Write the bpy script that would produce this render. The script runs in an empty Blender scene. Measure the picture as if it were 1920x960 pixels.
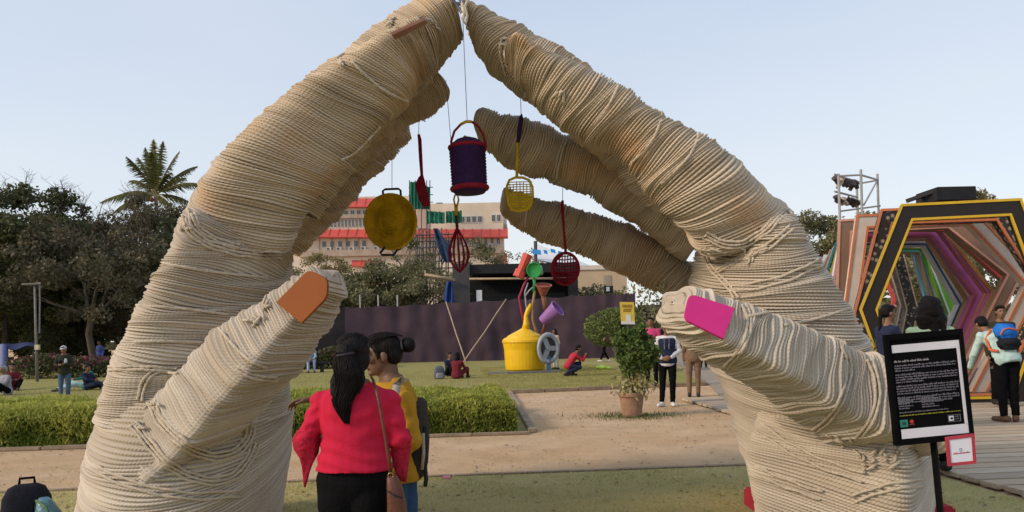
import bpy, bmesh, math, random
import numpy as np
from mathutils import Vector, Matrix, Euler, noise as mnoise

rnd = random.Random(7)
rng = np.random.default_rng(7)
SC = bpy.context.scene
COL = SC.collection
PI = math.pi

# ------------------------------------------------------------------ camera
F, CAMZ, HX, HY, ROLL = 1400.0, 1.55, 960.0, 625.0, 0.021
cam_d = bpy.data.cameras.new('camera')
cam = bpy.data.objects.new('camera', cam_d)
COL.objects.link(cam)
cam_d.sensor_width = 36.0
cam_d.lens = F / 1920.0 * 36.0
cam_d.shift_y = (HY - 480.0) / 1920.0
cam_d.clip_end = 3000.0
cam.matrix_world = Matrix.Translation((0, 0, CAMZ)) @ Matrix.Rotation(PI / 2, 4, 'X') @ Matrix.Rotation(-ROLL, 4, 'Z')
SC.camera = cam

# ------------------------------------------------------------------ sky, sun, exposure
TO_SUN = Vector((-0.84, -0.36, 0.0)).normalized()
SUN_EL = math.radians(29)
TO_SUN = Vector((TO_SUN.x * math.cos(SUN_EL), TO_SUN.y * math.cos(SUN_EL), math.sin(SUN_EL)))
w = bpy.data.worlds.new('World')
SC.world = w
w.use_nodes = True
nt = w.node_tree
nt.nodes.clear()
out = nt.nodes.new('ShaderNodeOutputWorld')
bg = nt.nodes.new('ShaderNodeBackground')
sky = nt.nodes.new('ShaderNodeTexSky')
sky.sky_type = 'NISHITA'
sky.sun_disc = False
sky.sun_elevation = SUN_EL
sky.sun_rotation = math.atan2(TO_SUN.x, TO_SUN.y)
sky.air_density = 1.0
sky.dust_density = 1.5
sky.ozone_density = 2.0
# thin haze: the clear sky is veiled by an even, paler air that whitens towards the horizon all round
tcw = nt.nodes.new('ShaderNodeTexCoord'); sxyz = nt.nodes.new('ShaderNodeSeparateXYZ'); nt.links.new(tcw.outputs['Generated'], sxyz.inputs[0])
rmp = nt.nodes.new('ShaderNodeValToRGB'); nt.links.new(sxyz.outputs[2], rmp.inputs[0])
els = rmp.color_ramp.elements
els[0].position = 0.0; els[0].color = (1.0, 0.985, 0.955, 1)
els[1].position = 0.42; els[1].color = (0.75, 0.84, 0.98, 1)
e2_ = els.new(0.2); e2_.color = (0.90, 0.945, 0.99, 1)
e_ = els.new(1.0); e_.color = (0.72, 0.82, 0.98, 1)
vs_ = nt.nodes.new('ShaderNodeVectorMath'); vs_.operation = 'SCALE'; vs_.inputs['Scale'].default_value = 4.35; nt.links.new(rmp.outputs[0], vs_.inputs[0])
nzw = nt.nodes.new('ShaderNodeTexNoise'); nzw.inputs['Scale'].default_value = 1.3; nzw.inputs['Detail'].default_value = 5
mpw = nt.nodes.new('ShaderNodeMapping'); mpw.inputs['Scale'].default_value = (1, 1, 4); nt.links.new(tcw.outputs['Generated'], mpw.inputs[0]); nt.links.new(mpw.outputs[0], nzw.inputs['Vector'])
mrw = nt.nodes.new('ShaderNodeMapRange'); mrw.inputs[1].default_value = .35; mrw.inputs[2].default_value = .7; mrw.inputs[3].default_value = .68; mrw.inputs[4].default_value = .86; nt.links.new(nzw.outputs[0], mrw.inputs[0])
mix = nt.nodes.new('ShaderNodeMix'); mix.data_type = 'RGBA'
nt.links.new(mrw.outputs[0], mix.inputs[0]); nt.links.new(sky.outputs[0], mix.inputs[6]); nt.links.new(vs_.outputs[0], mix.inputs[7])
nt.links.new(mix.outputs[2], bg.inputs[0])
bg.inputs[1].default_value = 0.125
nt.links.new(bg.outputs[0], out.inputs[0])

sun_d = bpy.data.lights.new('sun', 'SUN')
sun_d.energy = 1.7
sun_d.angle = math.radians(13)
sun_d.color = (1.0, 0.78, 0.57)
sun = bpy.data.objects.new('sun', sun_d)
COL.objects.link(sun)
sun.location = (-20, -10, 30)
sun.rotation_euler = TO_SUN.to_track_quat('Z', 'Y').to_euler()

SC.view_settings.view_transform = 'Standard'
SC.view_settings.look = 'None'
SC.view_settings.exposure = 0.74
SC.view_settings.gamma = 1.0
SC.render.film_transparent = False
try:
    SC.cycles.max_bounces = 6
    SC.cycles.transparent_max_bounces = 8
except Exception:
    pass

# ------------------------------------------------------------------ placing by bearing and distance
CR, SR = math.cos(ROLL), math.sin(ROLL)
def PX(px, py, d):
    a, b = px - HX, py - HY
    u, v = a * CR - b * SR, a * SR + b * CR
    return Vector((u / F * d, d, CAMZ - v / F * d))
def GR(px, py):
    a, b = px - HX, py - HY
    u, v = a * CR - b * SR, a * SR + b * CR
    d = CAMZ * F / v
    return Vector((u / F * d, d, 0.0))
def SCL(d): return d / F
YAW = 0.083
def G(a, b, z=0.0):
    return Vector((a * math.cos(YAW) - b * math.sin(YAW), a * math.sin(YAW) + b * math.cos(YAW), z))

# ------------------------------------------------------------------ materials
MATS = {}
def srgb(r, g, b):
    f = lambda c: (c / 255 / 12.92) if c / 255 <= 0.04045 else ((c / 255 + 0.055) / 1.055) ** 2.4
    return (f(r), f(g), f(b))
def mat(name, col, rough=0.8, var=0.15, scale=6.0, bump=0.0, bscale=60.0, spec=0.3, metal=0.0, col2=None, coord='Object', stretch=None, detail=5.0):
    if name in MATS: return MATS[name]
    m = bpy.data.materials.new(name)
    m.use_nodes = True
    n, l = m.node_tree.nodes, m.node_tree.links
    p = n['Principled BSDF']
    p.inputs['Roughness'].default_value = rough
    p.inputs['Metallic'].default_value = metal
    p.inputs['Specular IOR Level'].default_value = spec
    tc = n.new('ShaderNodeTexCoord')
    src = tc.outputs[coord]
    if stretch:
        mp = n.new('ShaderNodeMapping'); mp.inputs['Scale'].default_value = stretch
        l.new(src, mp.inputs[0]); src = mp.outputs[0]
    nz = n.new('ShaderNodeTexNoise')
    nz.inputs['Scale'].default_value = scale; nz.inputs['Detail'].default_value = detail; nz.inputs['Roughness'].default_value = 0.6
    l.new(src, nz.inputs['Vector'])
    mr = n.new('ShaderNodeMapRange')
    mr.inputs[1].default_value = 0.3; mr.inputs[2].default_value = 0.7
    l.new(nz.outputs[0], mr.inputs[0])
    mx = n.new('ShaderNodeMix'); mx.data_type = 'RGBA'
    c1 = tuple(max(0, c * (1 - var)) for c in col); c2 = col2 or tuple(min(1, c * (1 + var)) for c in col)
    mx.inputs[6].default_value = (*c1, 1); mx.inputs[7].default_value = (*c2, 1)
    l.new(mr.outputs[0], mx.inputs[0]); l.new(mx.outputs[2], p.inputs['Base Color'])
    if bump > 0:
        nb = n.new('ShaderNodeTexNoise'); nb.inputs['Scale'].default_value = bscale; nb.inputs['Detail'].default_value = 4
        l.new(src, nb.inputs['Vector'])
        bm_ = n.new('ShaderNodeBump'); bm_.inputs['Strength'].default_value = bump; bm_.inputs['Distance'].default_value = 0.02
        l.new(nb.outputs[0], bm_.inputs['Height']); l.new(bm_.outputs[0], p.inputs['Normal'])
    MATS[name] = m
    return m
def leaf_mat(name, ca, cb, trans=0.3, rough=0.6):
    """leaf colour varies per leaf through a stored attribute"""
    if name in MATS: return MATS[name]
    m = bpy.data.materials.new(name); m.use_nodes = True
    n, l = m.node_tree.nodes, m.node_tree.links
    p = n['Principled BSDF']; p.inputs['Roughness'].default_value = rough; p.inputs['Specular IOR Level'].default_value = 0.25
    at = n.new('ShaderNodeAttribute'); at.attribute_name = 'tone'
    mx = n.new('ShaderNodeMix'); mx.data_type = 'RGBA'
    mx.inputs[6].default_value = (*ca, 1); mx.inputs[7].default_value = (*cb, 1)
    l.new(at.outputs['Fac'], mx.inputs[0]); l.new(mx.outputs[2], p.inputs['Base Color'])
    tr = n.new('ShaderNodeBsdfTranslucent'); l.new(mx.outputs[2], tr.inputs[0])
    ms = n.new('ShaderNodeMixShader'); ms.inputs[0].default_value = trans
    l.new(p.outputs[0], ms.inputs[1]); l.new(tr.outputs[0], ms.inputs[2])
    l.new(ms.outputs[0], n['Material Output'].inputs[0])
    MATS[name] = m
    return m

# ------------------------------------------------------------------ mesh helpers
class MB:
    def __init__(self): self.v = []; self.f = []
    def add(self, vs, fs):
        o = len(self.v); self.v += [Vector(p) for p in vs]; self.f += [tuple(i + o for i in q) for q in fs]; return self
    def box(self, c, s, R=None, taper=1.0):
        c = Vector(c); vs = []
        for z in (-1, 1):
            k = taper if z > 0 else 1.0
            for x, y in ((-1, -1), (1, -1), (1, 1), (-1, 1)):
                p = Vector((x * s[0] / 2 * k, y * s[1] / 2 * k, z * s[2] / 2))
                vs.append(c + (R @ p if R else p))
        return self.add(vs, [(3, 2, 1, 0), (4, 5, 6, 7), (0, 1, 5, 4), (1, 2, 6, 5), (2, 3, 7, 6), (3, 0, 4, 7)])
    def beam(self, p, q, w, t, up=(0, 0, 1)):
        p, q = Vector(p), Vector(q); d = (q - p); L = d.length
        if L < 1e-6: return self
        z = d / L; x = z.cross(Vector(up))
        if x.length < 1e-4: x = z.cross(Vector((0, 1, 0)))
        x.normalize(); y = z.cross(x)
        R = Matrix((x, y, z)).transposed()
        return self.box((p + q) / 2, (w, t, L), R)
    def loft(self, rings, close=True, caps=True):
        n = len(rings[0]); o = len(self.v)
        for r in rings: self.v += [Vector(p) for p in r]
        for i in range(len(rings) - 1):
            for j in range(n if close else n - 1):
                a = o + i * n + j; b = o + i * n + (j + 1) % n
                self.f.append((a, b, b + n, a + n))
        if caps:
            self.f.append(tuple(o + j for j in range(n))[::-1])
            self.f.append(tuple(o + (len(rings) - 1) * n + j for j in range(n)))
        return self
    def tube(self, pts, r, n=8, caps=True):
        pts = [Vector(p) for p in pts]; m = len(pts)
        if not isinstance(r, (list, tuple)): r = [r] * m
        T = [(pts[min(i + 1, m - 1)] - pts[max(i - 1, 0)]).normalized() for i in range(m)]
        ref = Vector((0, 0, 1)) if abs(T[0].z) < 0.9 else Vector((1, 0, 0))
        x = T[0].cross(ref).normalized(); rings = []
        for i in range(m):
            x = (x - T[i] * x.dot(T[i]))
            x = x.normalized() if x.length > 1e-6 else T[i].orthogonal().normalized()
            y = T[i].cross(x)
            rings.append([pts[i] + (x * math.cos(a) + y * math.sin(a)) * r[i] for a in [2 * PI * k / n for k in range(n)]])
        return self.loft(rings, caps=caps)
    def capsule(self, p, q, r1, r2, n=10):
        p, q = Vector(p), Vector(q); d = q - p; L = max(d.length, 1e-5); t = d / L
        pts = []; rs = []
        for a in (-80, -50, -20): pts.append(p + t * r1 * math.sin(math.radians(a))); rs.append(r1 * math.cos(math.radians(a)))
        for a in (20, 50, 80): pts.append(q + t * r2 * math.sin(math.radians(a))); rs.append(r2 * math.cos(math.radians(a)))
        return self.tube(pts, rs, n)
    def ell(self, c, r, R=None, n=14, m=9):
        c = Vector(c); rings = []
        for i in range(1, m):
            ph = -PI / 2 + PI * i / m; ring = []
            for j in range(n):
                a = 2 * PI * j / n
                p = Vector((r[0] * math.cos(ph) * math.cos(a), r[1] * math.cos(ph) * math.sin(a), r[2] * math.sin(ph)))
                ring.append(c + (R @ p if R else p))
            rings.append(ring)
        return self.loft(rings)
    def lathe(self, prof, c=(0, 0, 0), R=None, n=24, caps=True):
        c = Vector(c); rings = []
        for r, z in prof:
            rings.append([c + ((R @ Vector((r * math.cos(a), r * math.sin(a), z))) if R else Vector((r * math.cos(a), r * math.sin(a), z))) for a in [2 * PI * k / n for k in range(n)]])
        return self.loft(rings, caps=caps)
    def prism(self, poly, ext):
        ext = Vector(ext); n = len(poly); P = [Vector(p) for p in poly]
        return self.add(P + [p + ext for p in P], [tuple(range(n))[::-1], tuple(range(n, 2 * n))] + [(i, (i + 1) % n, n + (i + 1) % n, n + i) for i in range(n)])
    def quad(self, a, b, c, d): return self.add([a, b, c, d], [(0, 1, 2, 3)])

def root_of(o):
    while o.parent: o = o.parent
    return o
def obj(name, mb, m, parent=None, smooth=False, local=False, bevel=0.0, kind=None):
    me = bpy.data.meshes.new(name)
    off = Vector((0, 0, 0))
    if parent is not None and not local: off = root_of(parent).location
    if isinstance(mb, MB): vs, fs = [p - off for p in mb.v], mb.f
    else: vs, fs = [Vector(p) - off for p in mb[0]], mb[1]
    me.from_pydata(vs, [], fs)
    if m: me.materials.append(m)
    bm = bmesh.new(); bm.from_mesh(me); bmesh.ops.recalc_face_normals(bm, faces=bm.faces)
    if bevel > 0:
        bmesh.ops.bevel(bm, geom=bm.edges[:], offset=bevel, segments=2, affect='EDGES', clamp_overlap=True)
    bm.to_mesh(me); bm.free()
    if smooth: me.polygons.foreach_set('use_smooth', [True] * len(me.polygons))
    o = bpy.data.objects.new(name, me); COL.objects.link(o)
    if parent is not None: o.parent = parent
    if kind: o['kind'] = kind
    return o
def meshobj(name, me, m, parent=None, kind=None):
    if m and not me.materials: me.materials.append(m)
    o = bpy.data.objects.new(name, me); COL.objects.link(o)
    if parent is not None: o.parent = parent
    if kind: o['kind'] = kind
    return o
def npmesh(name, V, Fq, smooth=False, attrs=None, uv=None):
    """V (n,3), Fq (m,k) -> mesh through foreach_set"""
    me = bpy.data.meshes.new(name)
    k = Fq.shape[1]; m = len(Fq)
    me.vertices.add(len(V)); me.vertices.foreach_set('co', np.ascontiguousarray(V, dtype=np.float32).ravel())
    me.loops.add(m * k); me.loops.foreach_set('vertex_index', np.ascontiguousarray(Fq, dtype=np.int32).ravel())
    me.polygons.add(m)
    me.polygons.foreach_set('loop_start', np.arange(0, m * k, k, dtype=np.int32))
    me.polygons.foreach_set('loop_total', np.full(m, k, dtype=np.int32))
    if smooth: me.polygons.foreach_set('use_smooth', np.ones(m, dtype=bool))
    me.update(calc_edges=True)
    for nm, arr in (attrs or {}).items():
        a = me.attributes.new(nm, 'FLOAT', 'POINT'); a.data.foreach_set('value', np.ascontiguousarray(arr, dtype=np.float32))
    if uv is not None:
        u = me.uv_layers.new(name='UVMap'); u.data.foreach_set('uv', np.ascontiguousarray(uv, dtype=np.float32).ravel())
    me.validate()
    return me
def tag(o, label=None, cat=None, group=None, kind=None):
    if label: o['label'] = label
    if cat: o['category'] = cat
    if group: o['group'] = group
    if kind: o['kind'] = kind
    return o
def thing(name, label, cat, loc=(0, 0, 0), rotz=0.0, group=None):
    o = bpy.data.objects.new(name, None); COL.objects.link(o)
    o.empty_display_size = 0.3
    o.location = loc; o.rotation_euler = (0, 0, rotz)
    return tag(o, label, cat, group)

def remesh(mb, voxel, smooth=3, fac=0.5, fn=None):
    """union of overlapping closed shapes as one continuous skin"""
    me = bpy.data.meshes.new('tmp'); me.from_pydata(mb.v, [], mb.f)
    bm = bmesh.new(); bm.from_mesh(me); bmesh.ops.recalc_face_normals(bm, faces=bm.faces); bm.to_mesh(me); bm.free()
    o = bpy.data.objects.new('tmp', me); COL.objects.link(o)
    r = o.modifiers.new('r', 'REMESH'); r.mode = 'VOXEL'; r.voxel_size = voxel; r.use_smooth_shade = True
    if smooth:
        s = o.modifiers.new('s', 'SMOOTH'); s.factor = fac; s.iterations = smooth
    dg = bpy.context.evaluated_depsgraph_get()
    e = o.evaluated_get(dg)
    res = bpy.data.meshes.new_from_object(e, depsgraph=dg)
    bpy.data.objects.remove(o); bpy.data.meshes.remove(me)
    if fn:
        n = len(res.vertices)
        co = np.empty(n * 3, dtype=np.float32); res.vertices.foreach_get('co', co); co = co.reshape(-1, 3)
        no = np.empty(n * 3, dtype=np.float32); res.vertices.foreach_get('normal', no); no = no.reshape(-1, 3)
        co = fn(co, no); res.vertices.foreach_set('co', co.astype(np.float32).ravel()); res.update()
    res.polygons.foreach_set('use_smooth', np.ones(len(res.polygons), dtype=bool))
    return res
# ================================================================== GROUND
def poly_sheet(name, pts, z, m):
    mb = MB(); mb.add([Vector((p.x, p.y, z)) for p in pts], [tuple(range(len(pts)))])
    o = obj(name, mb, m); o['kind'] = 'structure'
    if o.data.polygons[0].normal.z < 0: o.data.flip_normals()
    return o
def ground_mat(name, c1, c2, c3, s1, s2, bump=0.5, bsc=40):
    m = bpy.data.materials.new(name); m.use_nodes = True
    n, l = m.node_tree.nodes, m.node_tree.links
    p = n['Principled BSDF']; p.inputs['Roughness'].default_value = 0.95; p.inputs['Specular IOR Level'].default_value = 0.1
    tc = n.new('ShaderNodeTexCoord')
    def nz(s, d=6, r=0.65):
        q = n.new('ShaderNodeTexNoise'); q.inputs['Scale'].default_value = s; q.inputs['Detail'].default_value = d; q.inputs['Roughness'].default_value = r
        l.new(tc.outputs['Object'], q.inputs['Vector']); return q
    def ramp(src, a, b):
        r = n.new('ShaderNodeMapRange'); r.inputs[1].default_value = a; r.inputs[2].default_value = b; l.new(src.outputs[0], r.inputs[0]); return r
    a = ramp(nz(s1), 0.38, 0.62); b = ramp(nz(s2, 8, 0.75), 0.35, 0.65)
    m1 = n.new('ShaderNodeMix'); m1.data_type = 'RGBA'; m1.inputs[6].default_value = (*c1, 1); m1.inputs[7].default_value = (*c2, 1); l.new(a.outputs[0], m1.inputs[0])
    m2 = n.new('ShaderNodeMix'); m2.data_type = 'RGBA'; m2.inputs[7].default_value = (*c3, 1); l.new(m1.outputs[2], m2.inputs[6])
    mm = n.new('ShaderNodeMath'); mm.operation = 'MULTIPLY'; mm.inputs[1].default_value = 0.6; l.new(b.outputs[0], mm.inputs[0]); l.new(mm.outputs[0], m2.inputs[0])
    l.new(m2.outputs[2], p.inputs['Base Color'])
    bp = n.new('ShaderNodeBump'); bp.inputs['Strength'].default_value = bump; bp.inputs['Distance'].default_value = 0.03
    l.new(nz(bsc, 6, 0.7).outputs[0], bp.inputs['Height']); l.new(bp.outputs[0], p.inputs['Normal'])
    return m
M_DIRT = ground_mat('packed_earth', (0.52, 0.345, 0.20), (0.60, 0.44, 0.29), (0.37, 0.27, 0.16), 0.45, 1.7, .8, 25)
M_LAWN = ground_mat('lawn_soil', (0.38, 0.345, 0.13), (0.45, 0.385, 0.175), (0.50, 0.41, 0.22), 0.5, 5.0, 0.7, 90)
M_FAR = ground_mat('far_lawn', (0.21, 0.205, 0.06), (0.28, 0.255, 0.095), (0.33, 0.28, 0.125), 0.16, 1.4, 0.6, 60)
M_CONC = ground_mat('path_concrete', (0.30, 0.26, 0.21), (0.36, 0.31, 0.255), (0.25, 0.215, 0.17), 0.6, 5.0, 0.3, 50)

g = MB(); S = 900.0
g.quad((-S, -60, 0), (S, -60, 0), (S, S, 0), (-S, S, 0))
ground = obj('ground', g, M_DIRT); ground['kind'] = 'structure'
near_poly = [G(-16, -4), G(4.93, -4), G(4.93, 8.11), G(-16, 8.11)]
near_lawn = poly_sheet('near_lawn', near_poly, 0.012, M_LAWN)
LC1, LC2, LC3 = G(1.5, 19.15), GR(1322, 723), GR(1281, 695)
LC4 = LC2 + (LC3 - LC2) * 3.2
far_poly = [G(-40, 11.5), G(1.25, 11.5), LC1, LC2, LC3, LC4, G(-40, 50)]
far_lawn = poly_sheet('far_lawn', far_poly, 0.012, M_FAR)
path = poly_sheet('concrete_path', [GR(1352, 745), LC2 + Vector((0.1, -0.1, 0)), LC4 + Vector((0.1, 0, 0)), LC4 + Vector((9, 0, 0)), G(14, 16.1), G(6.5, 16.1)], 0.02, M_CONC)

def scatter(poly_fn, n, hmin, hmax, wid, z0, seed, lean=0.6):
    r = np.random.default_rng(seed)
    P = poly_fn(r, n)
    h = r.uniform(hmin, hmax, len(P)); a = r.uniform(0, 2 * PI, len(P)); b = r.uniform(0, 2 * PI, len(P)); ln = r.uniform(0, lean, len(P)) * h
    w_ = wid * r.uniform(0.6, 1.3, len(P))
    V = np.zeros((len(P), 3, 3))
    V[:, 0, 0] = P[:, 0] - np.cos(a) * w_; V[:, 0, 1] = P[:, 1] - np.sin(a) * w_
    V[:, 1, 0] = P[:, 0] + np.cos(a) * w_; V[:, 1, 1] = P[:, 1] + np.sin(a) * w_
    V[:, 2, 0] = P[:, 0] + np.cos(b) * ln; V[:, 2, 1] = P[:, 1] + np.sin(b) * ln
    V[:, :, 2] = z0; V[:, 2, 2] = z0 + h
    pn = np.array([mnoise.noise(Vector((a_ * 1.1, b_ * 1.6, 2.0))) * .55 + mnoise.noise(Vector((a_ * 5, b_ * 7, 7.0))) * .45 for a_, b_ in P[:, :2]])
    h = h * (1 + np.clip(pn, -.6, .9)); V[:, 2, 2] = z0 + h
    ton = np.repeat(np.clip(r.normal(0.45, 0.22, len(P)) - pn * .9, 0, 1), 3)
    return V.reshape(-1, 3), np.arange(len(P) * 3).reshape(-1, 3), ton
def rect_fn(a0, a1, b0, b1, power=1.0):
    def f(r, n):
        a = r.uniform(a0, a1, n); b = b0 + (b1 - b0) * r.uniform(0, 1, n) ** power
        return np.stack([a * math.cos(YAW) - b * math.sin(YAW), a * math.sin(YAW) + b * math.cos(YAW)], 1)
    return f
M_BLADE = leaf_mat('grass_blade', (0.36, 0.335, 0.10), (0.66, 0.56, 0.28), 0.25, 0.8)
M_BLADE2 = leaf_mat('grass_blade_far', (0.23, 0.24, 0.06), (0.46, 0.39, 0.16), 0.25, 0.8)
V, Fc, tn = scatter(rect_fn(-5.5, 4.9, 4.2, 8.13), 70000, 0.006, 0.024, 0.004, 0.012, 3, 1.2)
tag(meshobj('short_grass', npmesh('short_grass', V, Fc, attrs={'tone': tn}), M_BLADE, kind='stuff'), 'short dry grass of the near lawn in front of the earth path', 'grass')
V1, F1, t1 = scatter(rect_fn(-14, 1.3, 14.5, 33), 40000, 0.015, 0.05, 0.007, 0.012, 4, 1.0)
V2, F2, t2 = scatter(rect_fn(1.3, 6.6, 20.2, 34), 40000, 0.015, 0.05, 0.007, 0.012, 5, 1.0)
tag(meshobj('mown_grass', npmesh('mown_grass', np.concatenate([V1, V2]), np.concatenate([F1, F2 + len(V1)]), attrs={'tone': np.concatenate([t1, t2])}), M_BLADE2, kind='stuff'), 'mown green grass of the far lawn below the dark cloth fence', 'grass')
# sparse grass and weeds left on the packed earth
def patchy(r, n):
    a = r.uniform(-9, 5, n); b = r.uniform(8.2, 19.2, n)
    k = np.array([mnoise.noise(Vector((x * 0.55, y * 0.9, 3.1))) for x, y in zip(a, b)])
    q = (k > 0.22) | (b > 18.95) | (b < 8.28)
    a, b = a[q], b[q]
    return np.stack([a * math.cos(YAW) - b * math.sin(YAW), a * math.sin(YAW) + b * math.cos(YAW)], 1)
V, Fc, tn = scatter(patchy, 26000, 0.006, 0.026, 0.005, 0.0, 6, 1.2)
tag(meshobj('dry_grass', npmesh('dry_grass', V, Fc, attrs={'tone': np.clip(tn + 0.25, 0, 1)}), M_BLADE, kind='stuff'), 'thin dry grass left in patches on the earth path', 'grass')
# pebbles and leaf litter on the earth and lawn
def litter(n, a0, a1, b0, b1, seed, s0, s1):
    r = np.random.default_rng(seed); P = rect_fn(a0, a1, b0, b1)(r, n)
    V = np.zeros((n, 4, 3)); a = r.uniform(0, 2 * PI, n); s = r.uniform(s0, s1, n)
    for i, (dx, dy, dz) in enumerate(((-1, -.5, 0), (1, -.5, 0.15), (.8, .5, 0.5), (-.8, .5, 0.3))):
        V[:, i, 0] = P[:, 0] + s * (dx * np.cos(a) - dy * np.sin(a)); V[:, i, 1] = P[:, 1] + s * (dx * np.sin(a) + dy * np.cos(a)); V[:, i, 2] = 0.016 + dz * s
    return V.reshape(-1, 3), np.arange(n * 4).reshape(-1, 4), np.repeat(r.uniform(0, 1, n), 4)
V, Fc, tn = litter(4200, -7, 5, 4.6, 19, 9, 0.006, 0.024)
tag(meshobj('leaf_litter', npmesh('leaf_litter', V, Fc, attrs={'tone': tn}), leaf_mat('litter', (0.12, 0.075, 0.04), (0.36, 0.26, 0.15), 0.1), kind='stuff'), 'small dry leaves and crumbs scattered over lawn and earth path', 'leaf litter')

# kerb stones along the lawns
M_KERB = mat('kerb_stone', (0.27, 0.205, 0.14), 0.9, 0.25, 5, 0.4, 30)
def kerb(label, pts, step=0.9, h=0.10, wd=0.13):
    k = thing('kerb', label, 'kerb', pts[0]); k['kind'] = 'structure'
    base = None
    for p, q in zip(pts[:-1], pts[1:]):
        L = (q - p).length; n = max(1, round(L / step)); d = (q - p) / n
        for i in range(n):
            a = p + d * i + d * 0.012; b = p + d * (i + 1) - d * 0.012
            hh = h * rnd.uniform(0.85, 1.1)
            mb = MB().beam(Vector((a.x, a.y, hh / 2)), Vector((b.x, b.y, hh / 2)), wd, hh)
            obj('kerb_stone', mb, M_KERB, k, bevel=0.012)
    return k
kerb('low stone kerb along the front of the far lawn behind the potted plant', [LC1, LC2])
kerb('low stone kerb between the far lawn and the concrete path', [LC2, LC3], 1.2)
kerb('thin earth coloured kerb in front of the clipped hedges', [G(-9.5, 11.38), G(1.2, 11.38)], 0.9, 0.05)
kerb('low stone kerb down the right side of the clipped hedge', [G(1.25, 11.5), LC1], 1.0, 0.07)
# flat edging strip between near lawn and earth
e = MB()
for i in range(24):
    a0 = -15 + i * 0.79; e.beam(G(a0, 8.16, 0.012), G(a0 + 0.78, 8.16, 0.012), 0.07, 0.03)
obj('lawn_edging', e, M_KERB)['kind'] = 'structure'

# wooden deck: every plank its own piece
M_PLANK = [mat('deck_plank_%s' % n_, c, 0.85, 0.22, 3, 0.35, 18, stretch=(1, 14, 14)) for n_, c in (('grey', (0.36, 0.29, 0.215)), ('tan', (0.42, 0.33, 0.235)), ('pale', (0.46, 0.38, 0.285)))]
deck = bpy.data.objects.new('deck', None); COL.objects.link(deck); deck.location = G(4.25, 4.0); deck['kind'] = 'structure'
b = 3.6
while b < 16.0:
    wd = rnd.uniform(0.225, 0.245); xo = rnd.uniform(-0.03, 0.03)
    mb = MB().beam(G(4.98 + xo, b, 0.045), G(15.0, b, 0.045), wd, 0.045)
    obj('plank', mb, rnd.choice(M_PLANK), deck, bevel=0.006)
    b += 0.27
sub = MB()
for a in (5.2, 7.0, 9.5, 12): sub.beam(G(a, 3.6, 0.012), G(a, 16, 0.012), 0.08, 0.02)
obj('joist', sub, mat('joist_wood', (0.10, 0.075, 0.05)), deck)
# ================================================================== TREES AND PLANTS
def leaves(name, C, size, parent, m, seed, tone=(0.5, 0.25), aspect=0.5, droop=0.0, hint=None, kind=None):
    """a leaf-shaped (two-triangle folded) face at every point of C"""
    r = np.random.default_rng(seed); n = len(C)
    d = r.normal(size=(n, 3)); d[:, 2] -= droop
    if hint is not None: d = d * 0.6 + hint
    d /= np.linalg.norm(d, axis=1)[:, None]
    x = np.cross(d, r.normal(size=(n, 3))); x /= np.linalg.norm(x, axis=1)[:, None] + 1e-9
    s = size * r.uniform(0.6, 1.35, n)[:, None]
    V = np.stack([C - d * s * 0.5, C + x * s * aspect * 0.5, C + d * s * 0.5, C - x * s * aspect * 0.5], 1).reshape(-1, 3)
    t = np.clip(r.normal(tone[0], tone[1], n), 0, 1)
    off = np.array(root_of(parent).location) if parent is not None else 0
    me = npmesh(name, V - off, np.arange(n * 4).reshape(-1, 4), attrs={'tone': np.repeat(t, 4)})
    return meshobj(name, me, m, parent, kind)
def limb(mb, p, d, L, r, depth, tips, R, spread=0.6, grav=0.0, n=6, shrink=0.68):
    pts = [p.copy()]; rr = [r]; q = p.copy(); dd = d.copy(); seg = 4
    for i in range(seg):
        dd = (dd + Vector((R.gauss(0, .13), R.gauss(0, .13), R.gauss(0, .08) - grav))).normalized()
        q = q + dd * L / seg; pts.append(q.copy()); rr.append(r * (1 - 0.45 * (i + 1) / seg))
    mb.tube(pts, rr, n if depth > 1 else 4)
    if depth <= 0: tips.append((q, dd)); return
    for k in range(R.choice((2, 3, 3)) if depth > 1 else 3):
        nd = (dd + Vector((R.gauss(0, 1), R.gauss(0, 1), R.gauss(0.15, .6))) * spread).normalized()
        limb(mb, pts[R.choice((2, 3, 4)) if k else 4], nd, L * shrink * R.uniform(.8, 1.2), rr[-1] * 0.72, depth - 1, tips, R, spread, grav, n, shrink)
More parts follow.
